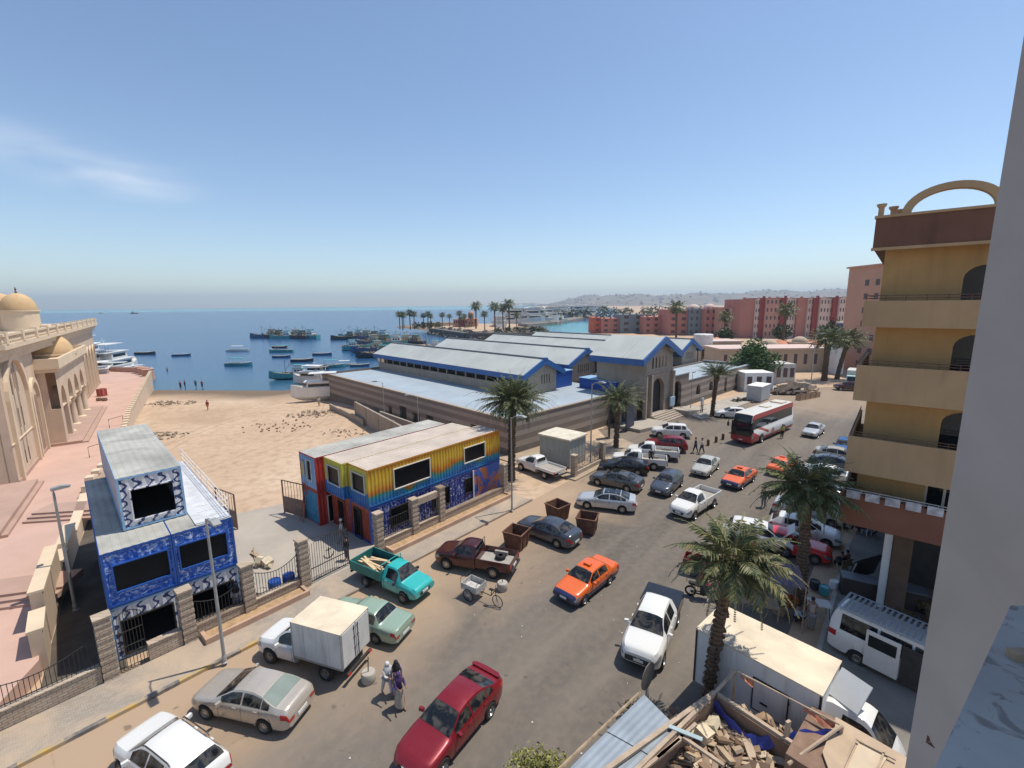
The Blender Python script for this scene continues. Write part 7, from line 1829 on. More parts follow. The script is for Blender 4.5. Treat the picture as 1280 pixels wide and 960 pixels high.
person('person in a navy top walking left by the white crossover', pp(869,566), R(150), CB, CB, 1.75, 'walk', 'hair', group='couple walking near the coach')
person('person in a white shirt walking right of the navy one', pp(877,567), R(140), CW, CB, 1.75, 'walk', 'hair', group='couple walking near the coach')
person('man in a pale yellow vest standing beside the coach', pp(977,548), R(-90), CY, CK, 1.75, 'stand', 'hair', group='people near the road')
person('person in dark clothes standing in the road left of the palm crown', pp(954,634), R(-150), CK, CG, 1.75, 'stand', 'hair', group='people near the road')
q = PK_B.location + RZ(PK_B.rotation_euler[2]) @ Vector((-1.1,0,.72)); person('seated man in dark clothes in the bed of the white pickup', q, PK_B.rotation_euler[2]+R(90), CK, CK, 1.7, 'sit', 'hair', group='people near the road')
q = MOTO.location + RZ(MOTO.rotation_euler[2]) @ Vector((-.25,0,.38)); person('rider in a red top on the red motorbike', q, MOTO.rotation_euler[2], CR, CB, 1.7, 'sit', 'red', 10, arms='fwd', group='people near the road')
for i, (x, y, a, tp_c, bt, po, hd, lb) in enumerate(((1083,668,150,CW,CK,'sit','hair','person in a white shirt sitting on the shaded pavement'),(1058,712,100,cloth('rust',(.25,.1,.07)),CK,'sit','hair','person in a rusty red shirt sitting by the display frame'),
    (1013,788,60,CBG,CG,'stand','hair','man in a beige shirt bending over the stall table'),(995,778,-20,cloth('paleblue',(.35,.42,.55)),CK,'squat','hair','person in pale blue squatting beside the stall'),(1051,714,80,CK,CK,'sit','hair','person in black sitting next to the rusty red shirt'))):
    person(lb, G(x,y,.13 if y < 740 else .012) + (Vector((0,0,.0))), R(a), tp_c, bt, 1.7, po, hd, 25 if po == 'stand' else 5, arms='fwd', group='people in the shade of the balconies')
for nm, x, y, z0 in (('white plastic chair under the person in white',1083,668,.12),('brown chair under the person in rusty red',1058,712,.12),('black chair under the person in black',1051,714,.12)):
    q = G(x,y,z0); mb = MB(); mb.box(-.2,.2,-.2,.2,.36,.40)
    for xx in (-.18,.18):
        for yy in (-.18,.18): mb.box(xx-.02,xx+.02,yy-.02,yy+.02,0,.36)
    mb.box(-.22,-.19,-.2,.2,.4,.8); tag(mb.build('chair', m_white if 'white' in nm else m_wood, loc=q, rz=R(100)), nm, 'chair')
# on the sand and in the shallows
for i, (x, y, a, tp_c, bt, hd, lb) in enumerate(((226,486,90,CR,CK,'hair','person in dark red at the water edge, leftmost of four'),(231.5,484.5,60,CB,CB,'hair','person in navy at the water edge, second of four'),(245,484,120,cloth('jeansd',(.08,.1,.16)),CK,'hair','tall person in jeans at the water edge, third of four'),(253,485,100,CR,CB,'hair','person in red and navy at the water edge, rightmost of four'))):
    person(lb, GL(x,y), R(a), tp_c, bt, 1.75, 'stand', hd, hands=False, group='people at the water edge')
person('person in red walking alone across the open sand', GL(260,513), R(-90), CR, cloth('terracotta',(.4,.16,.1)), 1.75, 'walk', 'hair', hands=False, group='people on the sand')
person('person in white standing on the sand near the beached boats', GL(399,508), R(-90), CW, CBG, 1.7, 'stand', 'hair', hands=False, group='people on the sand')
person('bather standing in the shallow water', GL(209,463)+Vector((0,0,-.7)), R(0), m_skin, CB, 1.7, 'stand', 'hair', hands=False, group='people at the water edge')
for (x, y, lb) in ((38,556,'dark planter tub against the mosque wall'),(69,563,'dark bin beside the mosque portico')):
    pass
q = G(128,495,ZT); crate('red crate standing on the far pink terrace', q, 1.0,1.0,1.3, M('terr_red',(.35,.06,.05),.7), 0, 'crate')
for i,(x,y,lb) in enumerate(((124,501,'dark object on the terrace nearer the mosque columns'),(131,501,'dark object on the terrace below the red crate'))):
    q = G(x,y,ZT); mb = MB(); mb.lathe([(.3,0),(.42,.2),(.3,.5),(0,.55)], 8); tag(mb.build('flower_pot', m_brown, loc=q), lb.replace('object','flower pot'), 'flower pot')
# ------------------------------------------------------------------ boats
m_hullt = M('turquoise_hull', (.06,.30,.32), .5, 0, .2, .8); m_hullb = M('blue_hull', (.04,.10,.22), .5, 0, .2, .8); m_hulld = M('dark_hull', (.035,.045,.06), .6, 0, .25, .8)
m_hullw = M('white_hull', (.70,.69,.66), .4, 0, .08, .6); m_hullp = M('primer_hull', (.45,.32,.24), .7, 0, .2, .6); m_deck = M('grey_green_deck', (.24,.27,.22), .8, 0, .3, .8); m_antif = M('rusty_antifouling', (.16,.06,.04), .7, 0, .2, .8)
def hull_mb(mb, L, B, H_, sheer=.5, m=0, mi=1, keel=-.5, stern=.8, n=14):
    """boat hull: bow at +x"""
    rings = []
    for i in range(n+1):
        f = i/n; x = -L/2+L*f; w = B/2*(stern+(1-stern)*math.sin(min(1,f*2)*PI/2)) if f < .5 else B/2*max(.02, math.cos((f-.5)*PI)**.75)
        zt = H_*(1+sheer*max(0,(f-.45)/.55)**2+.1*(1-f)); zk = keel*(1-max(0,(f-.7)/.3)**2*.9)
        rings.append([(x,-w,zt),(x+.02*L*f,-w*.82,keel*.1+.05),(x,0,zk),(x+.02*L*f,w*.82,keel*.1+.05),(x,w,zt)])
    for r0, r1 in zip(rings, rings[1:]):
        for k in range(4): mb.poly([r0[k],r1[k],r1[k+1],r0[k+1]], m)
        a, b, c_, d = r0[0], r1[0], r1[4], r0[4]; dz = -.12*H_-.05
        mb.poly([(a[0],a[1]*.93,a[2]+dz),(b[0],b[1]*.93,b[2]+dz),(c_[0],c_[1]*.93,c_[2]+dz),(d[0],d[1]*.93,d[2]+dz)], mi)
    mb.poly(rings[0][::-1], m); return rings
def rowboat(hm, L=6, B=2, label='', cat='boat', canopy=None, group='small boats at anchor'):
    o = thing('small_boat', label, cat, (0,0,0), 0, group); mb = MB(); rg = hull_mb(mb, L, B, .7); mb.build('hull', [hm, m_deck], o, smooth=50)
    mb = MB()
    for r0, r1 in zip(rg, rg[1:]): mb.tube([r0[0],r1[0]], .05, 4, caps=False); mb.tube([r0[4],r1[4]], .05, 4, caps=False)
    mb.build('gunwale', m_offw, o)
    mb = MB()
    for x in (-L*.25,0,L*.2): mb.box(x-.12,x+.12,-B*.42,B*.42,.5,.56)
    mb.build('thwarts', m_wood, o)
    if canopy:
        mb = MB(); mb.box(-L*.3,L*.2,-B*.45,B*.45,2.1,2.18); mb.build('canopy', canopy, o); mb = MB()
        for x in (-L*.28,L*.18):
            for y in (-B*.4,B*.4): mb.tube([(x,y,.6),(x,y,2.1)], .04, 5)
        mb.build('canopy_posts', m_offw, o)
    return o
def fishboat(hm, L=16, B=4.6, seed=1, label='', group=None, cabin=None):
    r_ = random.Random(seed); o = thing('fishing_boat', label, 'fishing boat', (0,0,0), 0, group); mb = MB(); hull_mb(mb, L, B, 1.7, .75, keel=-1.0); mb.build('hull', [hm, m_deck], o, smooth=50)
    cm = cabin or m_hullw; mb = MB(); mb.box(-L*.32,-L*.05,-B*.33,B*.33,1.5,3.6); mb.box(-L*.28,-L*.1,-B*.27,B*.27,3.6,5.0); mb.build('wheelhouse', cm, o)
    mb = MB(); mb.box(-L*.33,-L*.04,-B*.36,B*.36,3.6,3.7); mb.box(-L*.3,-L*.08,-B*.3,B*.3,5.0,5.12); mb.build('cabin_roof', m_hullt if seed % 2 else m_deck, o)
    mb = MB(); 
    for x in (-L*.27,-L*.2,-L*.13): 
        for s_ in (-1,1): mb.box(x-.35,x+.35,s_*B*.332-.02,s_*B*.332+.02,2.4,3.1)
    mb.box(-L*.05,-L*.048,-B*.28,B*.28,2.5,3.2); mb.box(-L*.1,-L*.098,-B*.22,B*.22,4.1,4.7); mb.build('cabin_window', m_glass, o)
    mb = MB(); mb.tube([(L*.12,0,1.5),(L*.12,0,7.2)], .1, 6); mb.tube([(L*.12,0,6.8),(L*.42,0,2.8)], .03, 4); mb.tube([(L*.12,0,6.8),(-L*.1,0,5.1)], .03, 4); mb.tube([(L*.12,0,3),(-L*.02,0,5.8)], .07, 5); mb.build('mast', m_brown, o)
    mb = MB()
    for i in range(14): mb.obox((r_.uniform(-L*.42,L*.33), r_.uniform(-B*.3,B*.3), 1.7+r_.random()*.4), r_.uniform(.4,1.4), r_.uniform(.4,1.0), r_.uniform(.3,.9), r_.uniform(0,3))
    mb.box(-L*.44,L*.36,-B*.3,B*.3,1.5,1.72); mb.build('deck_gear', M('faded_deck_gear',(.30,.24,.17),.9,0,.5,1.5), o)
    return o
m_nav = leafmat('mixed_boat_paint', (.1,.12,.12), (.3,.3,.25), (.2,.35,.35))
# rafts of moored fishing boats, bows side by side
kinds = [Proto(fishboat(m_hullt, 16,4.6,1,'turquoise fishing boat with a white wheelhouse')), Proto(fishboat(m_hullb,18,4.8,2,'blue fishing boat with a pale cabin',None,M('cream_cabin',(.5,.45,.35),.6))), Proto(fishboat(m_hulld,17,5,3,'dark hulled fishing boat with a brown cabin',None,M('brown_cabin',(.28,.2,.14),.7)))]
LB_ = ['turquoise hulled fishing boat','blue hulled fishing boat','dark hulled fishing boat']
ORD = ['leftmost','second','third','fourth','fifth','sixth','rightmost']
def raft(px0, px1, py, n, name, grp, seed, kk=None):
    r_ = random.Random(seed)
    for i in range(n):
        x = px0+(px1-px0)*(i+.5)/n; k_ = (kk or [0,1,2])[(i+seed) % (len(kk) if kk else 3)]; p = G(x, py+r_.uniform(-.6,.6), SEA)
        kinds[k_].put((p.x,p.y,SEA+.1), R(180+r_.uniform(-25,10)), f'{LB_[k_]}, {ORD[i] if i < n-1 else ORD[6]} in the {name}', grp, r_.uniform(.85,1.05))
raft(328,388,423,6,'raft moored in open water','fishing boats rafted in open water',1)
raft(426,478,424,5,'raft by the brown spit','fishing boats rafted by the spit',2)
raft(455,520,431,5,'harbour cluster behind the market roof','fishing boats in the harbour',4)
p = GL(388,520)
for i,(x,y,k_,a,lb) in enumerate(((448,437,0,30,'turquoise fishing boat aground on the brown spit'),(470,447,2,190,'dark fishing boat aground near the market hall corner'),(463,440,1,200,'blue fishing boat aground beside the turquoise one on the spit'),(538,441,0,160,'turquoise and white fishing boat seen over the first roof ridge'),(556,440,1,170,'blue and white fishing boat right of the turquoise one over the ridge'))):
    q = GL(x,y); kinds[k_].put((q.x,q.y,max(q.z,SEA)+.3), R(a), lb, 'fishing boats aground', .8)
sm = [Proto(rowboat(m_hullb,7,2.1,'small blue open boat')), Proto(rowboat(m_hullt,7.5,2.3,'small turquoise open boat',canopy=m_hullt)), Proto(rowboat(m_hulld,6.5,2,'small dark open boat')), Proto(rowboat(m_hullw,9,2.6,'white motor launch',canopy=m_hullw))]
for (x, y, k_, a, s_, lb) in ((298,439,3,5,1.0,'white and blue launch anchored left of the raft'),(299,457,1,0,1.1,'turquoise boat with canopy anchored off the beach'),(350,435,2,0,1.0,'dark skiff just below the raft'),(352,440,1,185,1.25,'turquoise boat with canopy below the raft'),(352,447,0,0,.9,'blue skiff in the column below the raft'),(378,452,2,5,1.1,'dark grey skiff nearest the beached boats'),(403,444,0,0,1.0,'blue skiff anchored right of the others'),(182,443,2,0,1.2,'dark skiff anchored right of the yachts'),(227,445,0,10,.9,'small blue skiff alone in open water'),
    (415,459,1,10,1.0,'pale blue canopied boat moored behind the beached yacht'),(432,457,3,10,.7,'white canopied boat beside the pale blue one'),(450,458,0,5,.8,'small blue boat close to the market corner'),(398,462,2,20,.9,'dark boat moored behind the beached yachts'),(172,464,3,40,.8,'white tented boat at the terrace corner')):
    q = G(x,y,SEA); sm[k_].put((q.x,q.y,SEA+.05), R(a), lb, 'small boats at anchor', s_)
kinds[0].put(tuple(GL(364,474)+Vector((0,0,.5))), R(195), 'turquoise fishing boat hauled out at the waterline', 'boats on the beach', .62)
# motor yachts
def yacht(L, B, label, group, decks=3, hullm=None, canvas=None):
    hm = hullm or m_hullw; o = thing('motor_yacht', label, 'yacht', (0,0,0), 0, group); mb = MB(); hull_mb(mb, L, B, 2.4, .45, keel=-1.4, stern=.95); mb.build('hull', [hm, m_offw], o, smooth=50)
    for k_ in range(decks):
        z0 = 2.0+k_*2.3; x0 = -L*(.42-.04*k_); x1 = L*(.22-.1*k_); w = B*(.40-.03*k_)
        if k_ < decks-1:
            mb = MB(); mb.prismy([(x0+L*.14,z0),(x1,z0),(x1-L*.05,z0+2.1),(x0+L*.14,z0+2.1)], -w, w); mb.build('deckhouse', m_hullw, o)
            mb = MB()
            for s_ in (-1,1): mb.box(x0+L*.17,x1-L*.06,s_*w-.03,s_*w+.03,z0+.8,z0+1.6)
            mb.prismy([(x1-.02*L+.02,z0+.8),(x1-.038*L+.02,z0+1.6),(x1-.038*L+.06,z0+1.6),(x1-.02*L+.06,z0+.8)], -w*.85, w*.85); mb.build('window_band', m_glass, o)
        mb = MB(); mb.box(x0,x1+.3,-w-.25,w+.25,z0+2.1,z0+2.28); mb.build('deck_roof', m_hullw if k_ < decks-1 else (canvas or m_hullw), o)
        mb = MB()
        for x in (x0+.3,x0+L*.07): 
            for s_ in (-1,1): mb.tube([(x,s_*w,z0),(x,s_*w,z0+2.1)], .06, 5)
        for s_ in (-1,1): mb.tube([(x0,s_*(w+.2),z0+.9),(x0+L*.14,s_*(w+.2),z0+.9)], .03, 4); mb.tube([(x0,s_*(w+.2),z0+.5),(x0+L*.14,s_*(w+.2),z0+.5)], .03, 4)
        mb.build('deck_rail', m_chrome, o)
    mb = MB(); zt = 2+decks*2.3; mb.tube([(-L*.15,0,zt-.3),(-L*.2,0,zt+1.8)], .06, 5); mb.tube([(-L*.18,-.8,zt+1.0),(-L*.18,.8,zt+1.0)], .04, 5); mb.build('radar_mast', m_hullw, o)
    return o
yb_ = yacht(14, 4.2, 'white wooden motor yacht hauled out on props beside the market wall', 'boats on the beach', 2, m_hullw)
q = GL(408,503); yb_.location = (q.x-2.2,q.y+2.0,q.z+.9); yb_.rotation_euler = (0,0,R(196)); yb_.scale = (.62,.62,.62)
y2 = inst(yb_, GL(380,486)+Vector((0,3,.9)), R(165), 'half built brown and white boat left of the hauled out yacht', 'boats on the beach', .6)
yp = Proto(yacht(24, 6, 'white motor yacht', 'yachts by the terrace', 3))
for i,(x,y,a,s_,lb) in enumerate(((118,470,120,1.0,'big white dive yacht nearest the mosque corner'),(146,467,105,.95,'white dive yacht with awnings right of the nearest one'),(132,480,125,.62,'small white boat moored in front of the dive yachts'),(158,475,20,.5,'small white boat lying along the terrace wall'),(112,459,120,1.1,'white yacht mostly hidden behind the mosque cornice'))):
    q = G(x,y,SEA); yp.put((q.x,q.y,SEA+.2), R(a), lb, 'yachts by the terrace', s_)
# marina behind the headland
r_ = random.Random(12); rows = [(636,690,405.5,6),(640,712,401.0,8),(655,742,396.5,9),(690,760,392.6,8)]
for ri,(x0,x1,y,n) in enumerate(rows):
    for i in range(n):
        x = x0+(x1-x0)*(i+r_.uniform(.3,.7))/n; q = G(x,y-(x-x0)*.03,SEA); yp.put((q.x,q.y,SEA+.2), R(r_.uniform(170,200)+(180 if r_.random()<.4 else 0)), 'white motor yacht moored in the far marina', 'white yachts in the far marina', r_.uniform(1.5,2.2))
q = G(623,410,SEA); yp.put((q.x,q.y,SEA+.2), R(100), 'large white yacht behind the two palms on the headland', 'white yachts in the far marina', 1.4)
for (x,y,s_,lb) in ((168,390.6,1.6,'tiny dark ship on the horizon'),(126,390.2,.9,'tiny boat left of the ship on the horizon')):
    q = G(x,y+1.6,SEA); kinds[2].put((q.x,q.y,SEA), R(10), lb, 'ships on the horizon', s_*.8)
# ------------------------------------------------------------------ headland, breakwater, rocks
m_sandst = M('sandy_stones', (.30,.235,.175), .95, 0, .35, .8)
m_rock = M('dark_rock_armour', (.13,.115,.10), .95, 0, .35, .5, .6, 2)
def rocks(label, pts, w, h, n, seed, name='rock_mound', size=1.6):
    r_ = random.Random(seed); mb = MB(); b_ = Vector(pts[0])
    cum = [0]; 
    for a, c_ in zip(pts, pts[1:]): cum.append(cum[-1]+(Vector(c_)-Vector(a)).length)
    for i in range(n):
        s_ = r_.random()*cum[-1]; k_ = next(j for j in range(len(cum)-1) if s_ <= cum[j+1]+1e-6); a, c_ = Vector(pts[k_]), Vector(pts[k_+1]); f = (s_-cum[k_])/(cum[k_+1]-cum[k_]); p = a.lerp(c_, f); d = (c_-a).normalized(); side = Vector((-d.y,d.x,0))
        o_ = r_.uniform(-1,1); p = p+side*o_*w/2-b_; z = h*(1-abs(o_))*r_.uniform(.6,1.1); ss = size*r_.uniform(.6,1.4)
        mb.obox((p.x,p.y,z), ss,ss*.8,ss*.7, r_.uniform(0,3), 0, r_.uniform(-.6,.6), r_.uniform(-.6,.6))
    for a, c_ in zip(pts, pts[1:]):
        a, c_ = Vector(a)-b_, Vector(c_)-b_; d = c_-a; m0 = (a+c_)/2; mb.obox((m0.x,m0.y,h*.35), d.length+w*.3, w*.7, h*.9, math.atan2(d.y,d.x))
    return tag(mb.build(name, m_rock, loc=b_), label, 'rocks', kind='stuff')
rocks('dark stone armour along the headland harbour side', [G(548,417,SEA),G(590,424,SEA),G(660,424,SEA),G(672,416,SEA)], 16, 4.5, 500, 3)
bk = thing('breakwater', 'long grey breakwater curving out between marina and lagoon', 'breakwater', G(672,412,SEA), 0); b_ = G(672,412,SEA); mb = MB()
bp = [G(655,409,SEA),G(690,406,SEA),G(718,401,SEA),G(738,396,SEA),G(748,392,SEA)]
for a, c_ in zip(bp, bp[1:]): d = c_-a; m0 = (a+c_)/2-b_; mb.obox((m0.x,m0.y,.9), d.length+4, 9, 3.4, math.atan2(d.y,d.x))
mb.build('mound', M('grey_breakwater',(.24,.21,.18),.95,0,.25,.1), bk); mb = MB()
for a, c_ in zip(bp, bp[1:]): d = c_-a; n_ = Vector((-d.y,d.x,0)).normalized()*3; m0 = (a+c_)/2-b_+n_; mb.obox((m0.x,m0.y,3.1), d.length+2, 1.2, 1.2, math.atan2(d.y,d.x))
mb.build('parapet', M('pale_breakwater_wall',(.36,.33,.29),.9), bk)
for (x,y,n,rad,sz,sd_,lb) in ((212,505,60,2.6,.5,41,'dark stones scattered on the sand by the terrace wall'),(345,533,40,3.2,.35,42,'low reddish rubble strewn on the middle of the sand'),(395,518,70,2.6,.45,43,'broken stones on the sand near the low wall'),(205,545,50,1.8,.4,44,'stones at the foot of the terrace wall'),(430,541,30,2.0,.3,45,'small stones by the cement wall'),(420,490,30,1.6,.6,46,'lumber and stones under the hauled out boats')):
    rubble(lb, GL(x,y), int(n*1.5), rad*1.1, sz*.62, m_sandst if sd_ != 42 else M('red_rubble',(.26,.14,.09),.95,0,.3,2), sd_, 'scattered_stones', 'stones', .2)
# palms on the headland and by the hotel: one small palm, copied
fp = Proto(palm('palm tree', Vector((0,0,0)), 9, (.3,0), 3.6, 26, 61, trunk_r=.28, stub=False, elmin=-35, nl=12, dead=3, ll=.9, lw=.12, group='palms on the headland'))
HP_ = [(500,411,1.0),(503.5,412,1.0),(505,410,.9),(513,411,1.1),(518,411,1.0),(530,410,.9),(535,410,1.0),(539,410,.85),(553,409,.9),(562,409,.8),(574,409,1.0),(581,409,.8),(589,408,.8),(595,410,1.5),(606,412,1.0),(619,412,1.45),(629,411,1.35),(637,411,1.6),(646,411,.9),(576,411,.7)]
for (x,y,s_) in HP_:
    q = G(x,y,0); fp.put((q.x,q.y,-.3), R(x*37 % 360), 'palm tree on the far headland', 'palms on the headland', s_*1.15)
for (x,y,s_,lb) in ((845,425,1.6,'palm in front of the pink hotel left wing'),(978,432,1.5,'palm in front of the pink hotel right wing'),(905,430,1.2,'low palm at the join of the two hotel wings'),(700,407,.6,'small palm at the lagoon edge'),(790,398,.9,'palm on the shore beyond the lagoon'),(803,397,.9,'second palm on the shore beyond the lagoon'),(755,394,1.2,'palm at the root of the breakwater')):
    q = G(x,y,0); fp.put((q.x,q.y,-.2), R(x*53 % 360), lb, 'palms by the hotel', s_)
# headland buildings
def house(label, px0, px1, pyt, Y, mat, dep=14, name='house', z0=-.5, nwin=0, floors=1, roofm=None, group=None, cat='building', par=None, ztop=None, win=m_glass, wfrac=.4):
    a = GY(px0, 385, Y); c_ = GY(px1, 385, Y); zt = GY((px0+px1)/2, pyt, Y).z if ztop is None else ztop
    o = thing(name, label, cat, (a.x, Y, 0), 0, group); w = c_.x-a.x
    mb = MB(); mb.box(0,w,0,dep,z0,zt); mb.build('wall', mat, o)
    if nwin:
        wm = None; fh = zt/floors; ww = w/nwin*wfrac
        for f in range(floors):
            for i in range(nwin):
                x = w*(i+.5)/nwin
                if wm is None: mb = MB(); mb.box(-ww/2,ww/2,-.06,.12,0,fh*.45); q_ = mb.build('window', win, o); wm = q_
                else: q_ = bpy.data.objects.new('window', wm.data); COL.objects.link(q_); q_.parent = o
                q_.location = (x, 0, f*fh+fh*.35)
    if roofm: mb = MB(); mb.box(-.4,w+.4,-.4,dep+.4,zt,zt+.35); mb.build('roof', roofm, o)
    return o
m_pink1 = M('coral_pink_render', (.44,.19,.155), .9, 0, .08, .1); m_pink2 = M('salmon_render', (.50,.27,.21), .9, 0, .08, .1); m_pink3 = M('deep_red_render', (.29,.065,.06), .9, 0, .08, .1); m_pink4 = M('orange_red_render', (.48,.12,.07), .9, 0, .08, .1); m_slate = M('slate_blue_render', (.19,.23,.25), .9, 0, .08, .1); m_palep = M('pale_pink_trim', (.60,.46,.40), .9, 0, .06, .1); m_beige = M('beige_render', (.48,.38,.28), .9, 0, .08, .2)
house('orange villa on the headland, left of the domed one', 566,574,399,352,m_pink2,12,nwin=3,floors=1); 
house('dark red villa on the headland beside the domed one', 574,580,397.5,350,m_pink3,12,nwin=2,floors=1)
dv = house('domed orange villa on the headland among the palms', 580,596,398.5,348,M('headland_orange',(.5,.28,.17),.9),14,nwin=4,floors=1)
mb = MB(); mb.box(3,7,-1,5,3,9); mb.lathe([(2.3*math.cos(i*PI/16), 9+2.3*math.sin(i*PI/16)) for i in range(9)], 14, (5,2,0)); mb.build('tower', m_pink2, dv)
house('long low wall like building on the headland shore', 532,566,403,372,m_beige,6)
# pink hotel in two wings: every block a building
HB = [(742,752,397,252,m_pink4,1,3,'small orange red block at the left end of the pink hotel'),(752,776,398,250,m_pink1,2,3,'pink block beside the orange red one'),(776,806,393,247,m_slate,2,3,'slate blue block of the hotel left wing'),(806,836,396,238,m_pink1,3,3,'coral pink block right of the slate blue one'),(836,862,387,228,m_pink1,2,4,'taller pink block with a white dome'),
      (862,882,386.5,226,m_slate,3,4,'slate blue stair block between pink blocks'),(882,903,386,222,m_pink1,3,4,'pink block with a white dome left of the salmon block'),(903,926,384,214,m_pink2,2,4,'salmon block in the middle of the hotel'),
      (926,944,374,206,m_pink1,0,5,'tall plain coral block at the left of the right wing'),(944,950,374,205.4,m_palep,2,5,'narrow pale block with balconies beside the tall coral block'),(950,957,372.5,205,m_pink3,1,5,'deep red tower, leftmost of the right wing'),(957,977,373,204,m_pink2,4,5,'pale pink apartment block between two deep red towers'),(977,984,372,203,m_pink3,1,5,'deep red tower, second of the right wing'),
      (984,997,373.5,202,m_palep,4,5,'pale striped apartment block after the second red tower'),(997,1010,373,201,m_pink1,0,5,'plain coral block in the centre of the right wing'),(1010,1017,373,200,m_palep,2,5,'narrow pale block left of the third red tower'),(1017,1025,372,199,m_pink3,1,5,'deep red tower, third of the right wing'),(1025,1041,373,198,m_palep,4,5,'pale pink apartment block before the last red tower'),
      (1041,1049,372,197,m_pink3,1,5,'deep red tower, fourth of the right wing'),(1049,1060,372.5,196,m_palep,3,5,'pale block at the right end of the pink hotel'),(1060,1071,371,204,m_slate,3,5,'grey building behind the right end of the hotel')]
m_wdark = M('dark_window_small', (.09,.055,.06), .4, 0, 0)
for (x0,x1,yt,Y,mt,nw,fl,lb) in HB:
    o = house(lb, x0,x1,yt,Y,mt,16,'hotel_block',nwin=nw if mt is not m_pink3 else 0,floors=fl,cat='hotel block',group='blocks of the pink hotel',win=m_wdark,wfrac=.38)
    zt = GY((x0+x1)/2,yt,Y).z; w = GY(x1,385,Y).x-GY(x0,385,Y).x
    if 'dome' in lb or 'slate blue stair' in lb:
        mb = MB(); mb.lathe([(3.0,zt-.1),(3.0,zt+.4)]+[(2.8*math.cos(i*PI/16), zt+.4+2.0*math.sin(i*PI/16)) for i in range(9)], 14, (w/2,5,0)); mb.build('dome', m_palep, o)
    mb = MB(); 
    for i in range(max(1,int(w/3.5))): mb.box(1+i*3.5,2+i*3.5,-.05,.5,zt,zt+.8)
    mb.build('roof_crenels', mt, o)
    if mt in (m_palep, m_pink2) and w > 8:
        mb = MB()
        for f in range(fl): mb.box(w*.42,w*.58,-.25,-.1,f*zt/fl,f*zt/fl+zt/fl*.9)
        mb.build('balcony_strip', m_palep if mt is m_pink2 else m_pink1, o)
# peach tower right behind the yellow building
o = house('tall peach apartment tower beyond the yellow building', 1117,1150,329,96,M('peach_render',(.52,.29,.20),.9,0,.06,.2),14,'apartment_tower',nwin=3,floors=7,roofm=M('peach_render',(.52,.29,.20),.9),win=m_wdark,wfrac=.3)
wm_ = MB(); wm_.box(-.05,.06,-.55,.55,0,1.3); wm_ = wm_.mesh('window', m_wdark)
for f in range(7):
    for y_ in (2,5,8): q_ = bpy.data.objects.new('window', wm_); COL.objects.link(q_); q_.parent = o; q_.location = (0,y_,1.2+3.0*f)
o = house('blue glazed low block at the road end under the peach tower', 1072,1100,405,112,M('blue_hoarding',(.03,.06,.16),.5),6,'shop_block',nwin=3,floors=2,roofm=m_offw)
# low buildings between market and hotel
house('long cream low building with flat roof behind the green tree', 905,1045,437,104,m_beige,9,'low_building',nwin=11,floors=1,roofm=m_palep,win=m_wdark,wfrac=.3)
house('cream low building behind the water tank', 880,930,428,118,M('cream_render2',(.55,.47,.36),.9),8,'low_building',nwin=6,floors=1,roofm=m_palep,win=m_wdark,wfrac=.3)
house('white wall block by the palms at the road bend', 1052,1063,430,100,m_white,2.5,'wall_block')
o = house('low white vaulted shelter beside the market end wall', 938,975,466,81,m_white,4,'shelter',nwin=3,floors=1,win=m_wdark,wfrac=.5)
o = house('long pale canopy shelter behind the junk pile', 968,1002,455,88,M('pale_grey_render',(.5,.47,.43),.9),5,'shelter',nwin=4,floors=1,win=m_wdark,wfrac=.6)
for i,(x,y,r0,mt,lb) in enumerate(((962,424,3.2,m_beige,'cream dome roof behind the green tree'),(920,424,2.6,m_pink2,'salmon dome roof left of the green tree'),(1000,420,3.0,m_beige,'cream dome among the orange sunshades'),(1062,421,3.0,M('orange_dome',(.55,.32,.18),.9),'orange dome beside the peach tower'),(890,424,2.5,m_palep,'pale dome roof behind the water tank'))):
    q = GY(x,y+3,125); mb = MB(); zz = q.z; r0 *= .65; mb.box(-r0*1.2,r0*1.2,-r0*1.2,r0*1.2,0,max(.5,zz-1)); mb.lathe([(r0*math.cos(j*PI/16), max(.5,zz-1)+r0*.8*math.sin(j*PI/16)) for j in range(9)], 14); tag(mb.build('domed_building', mt, loc=(q.x,125,0), smooth=40), lb, 'domed building')
sp_ = None
def sunshade(px,py,Y,mat,label):
    global sp_
    if sp_ is None:
        o = thing('sunshade', label, 'sunshade', (0,0,0), 0, 'orange sunshades by the hotel'); mb = MB(); mb.lathe([(2.6,2.4),(1.4,3.0),(.0,3.6)], 8); mb.build('canopy', mat, o); mb = MB(); mb.tube([(0,0,0),(0,0,3.5)], .06, 6); mb.build('pole', m_offw, o); sp_ = Proto(o)
    q = GY(px,py,Y); sp_.put((q.x,Y,max(0,q.z-3.6)), 0, label)
for i in range(8): sunshade(975+i*6.2, 424+(i%3)*1.5, 128, M('orange_canvas',(.50,.20,.11),.8), 'faded orange sunshade in front of the hotel')
for i in range(5): sunshade(868+i*7, 421+(i%2), 135, M('orange_canvas',(.50,.20,.11),.8), 'faded orange sunshade in front of the hotel')
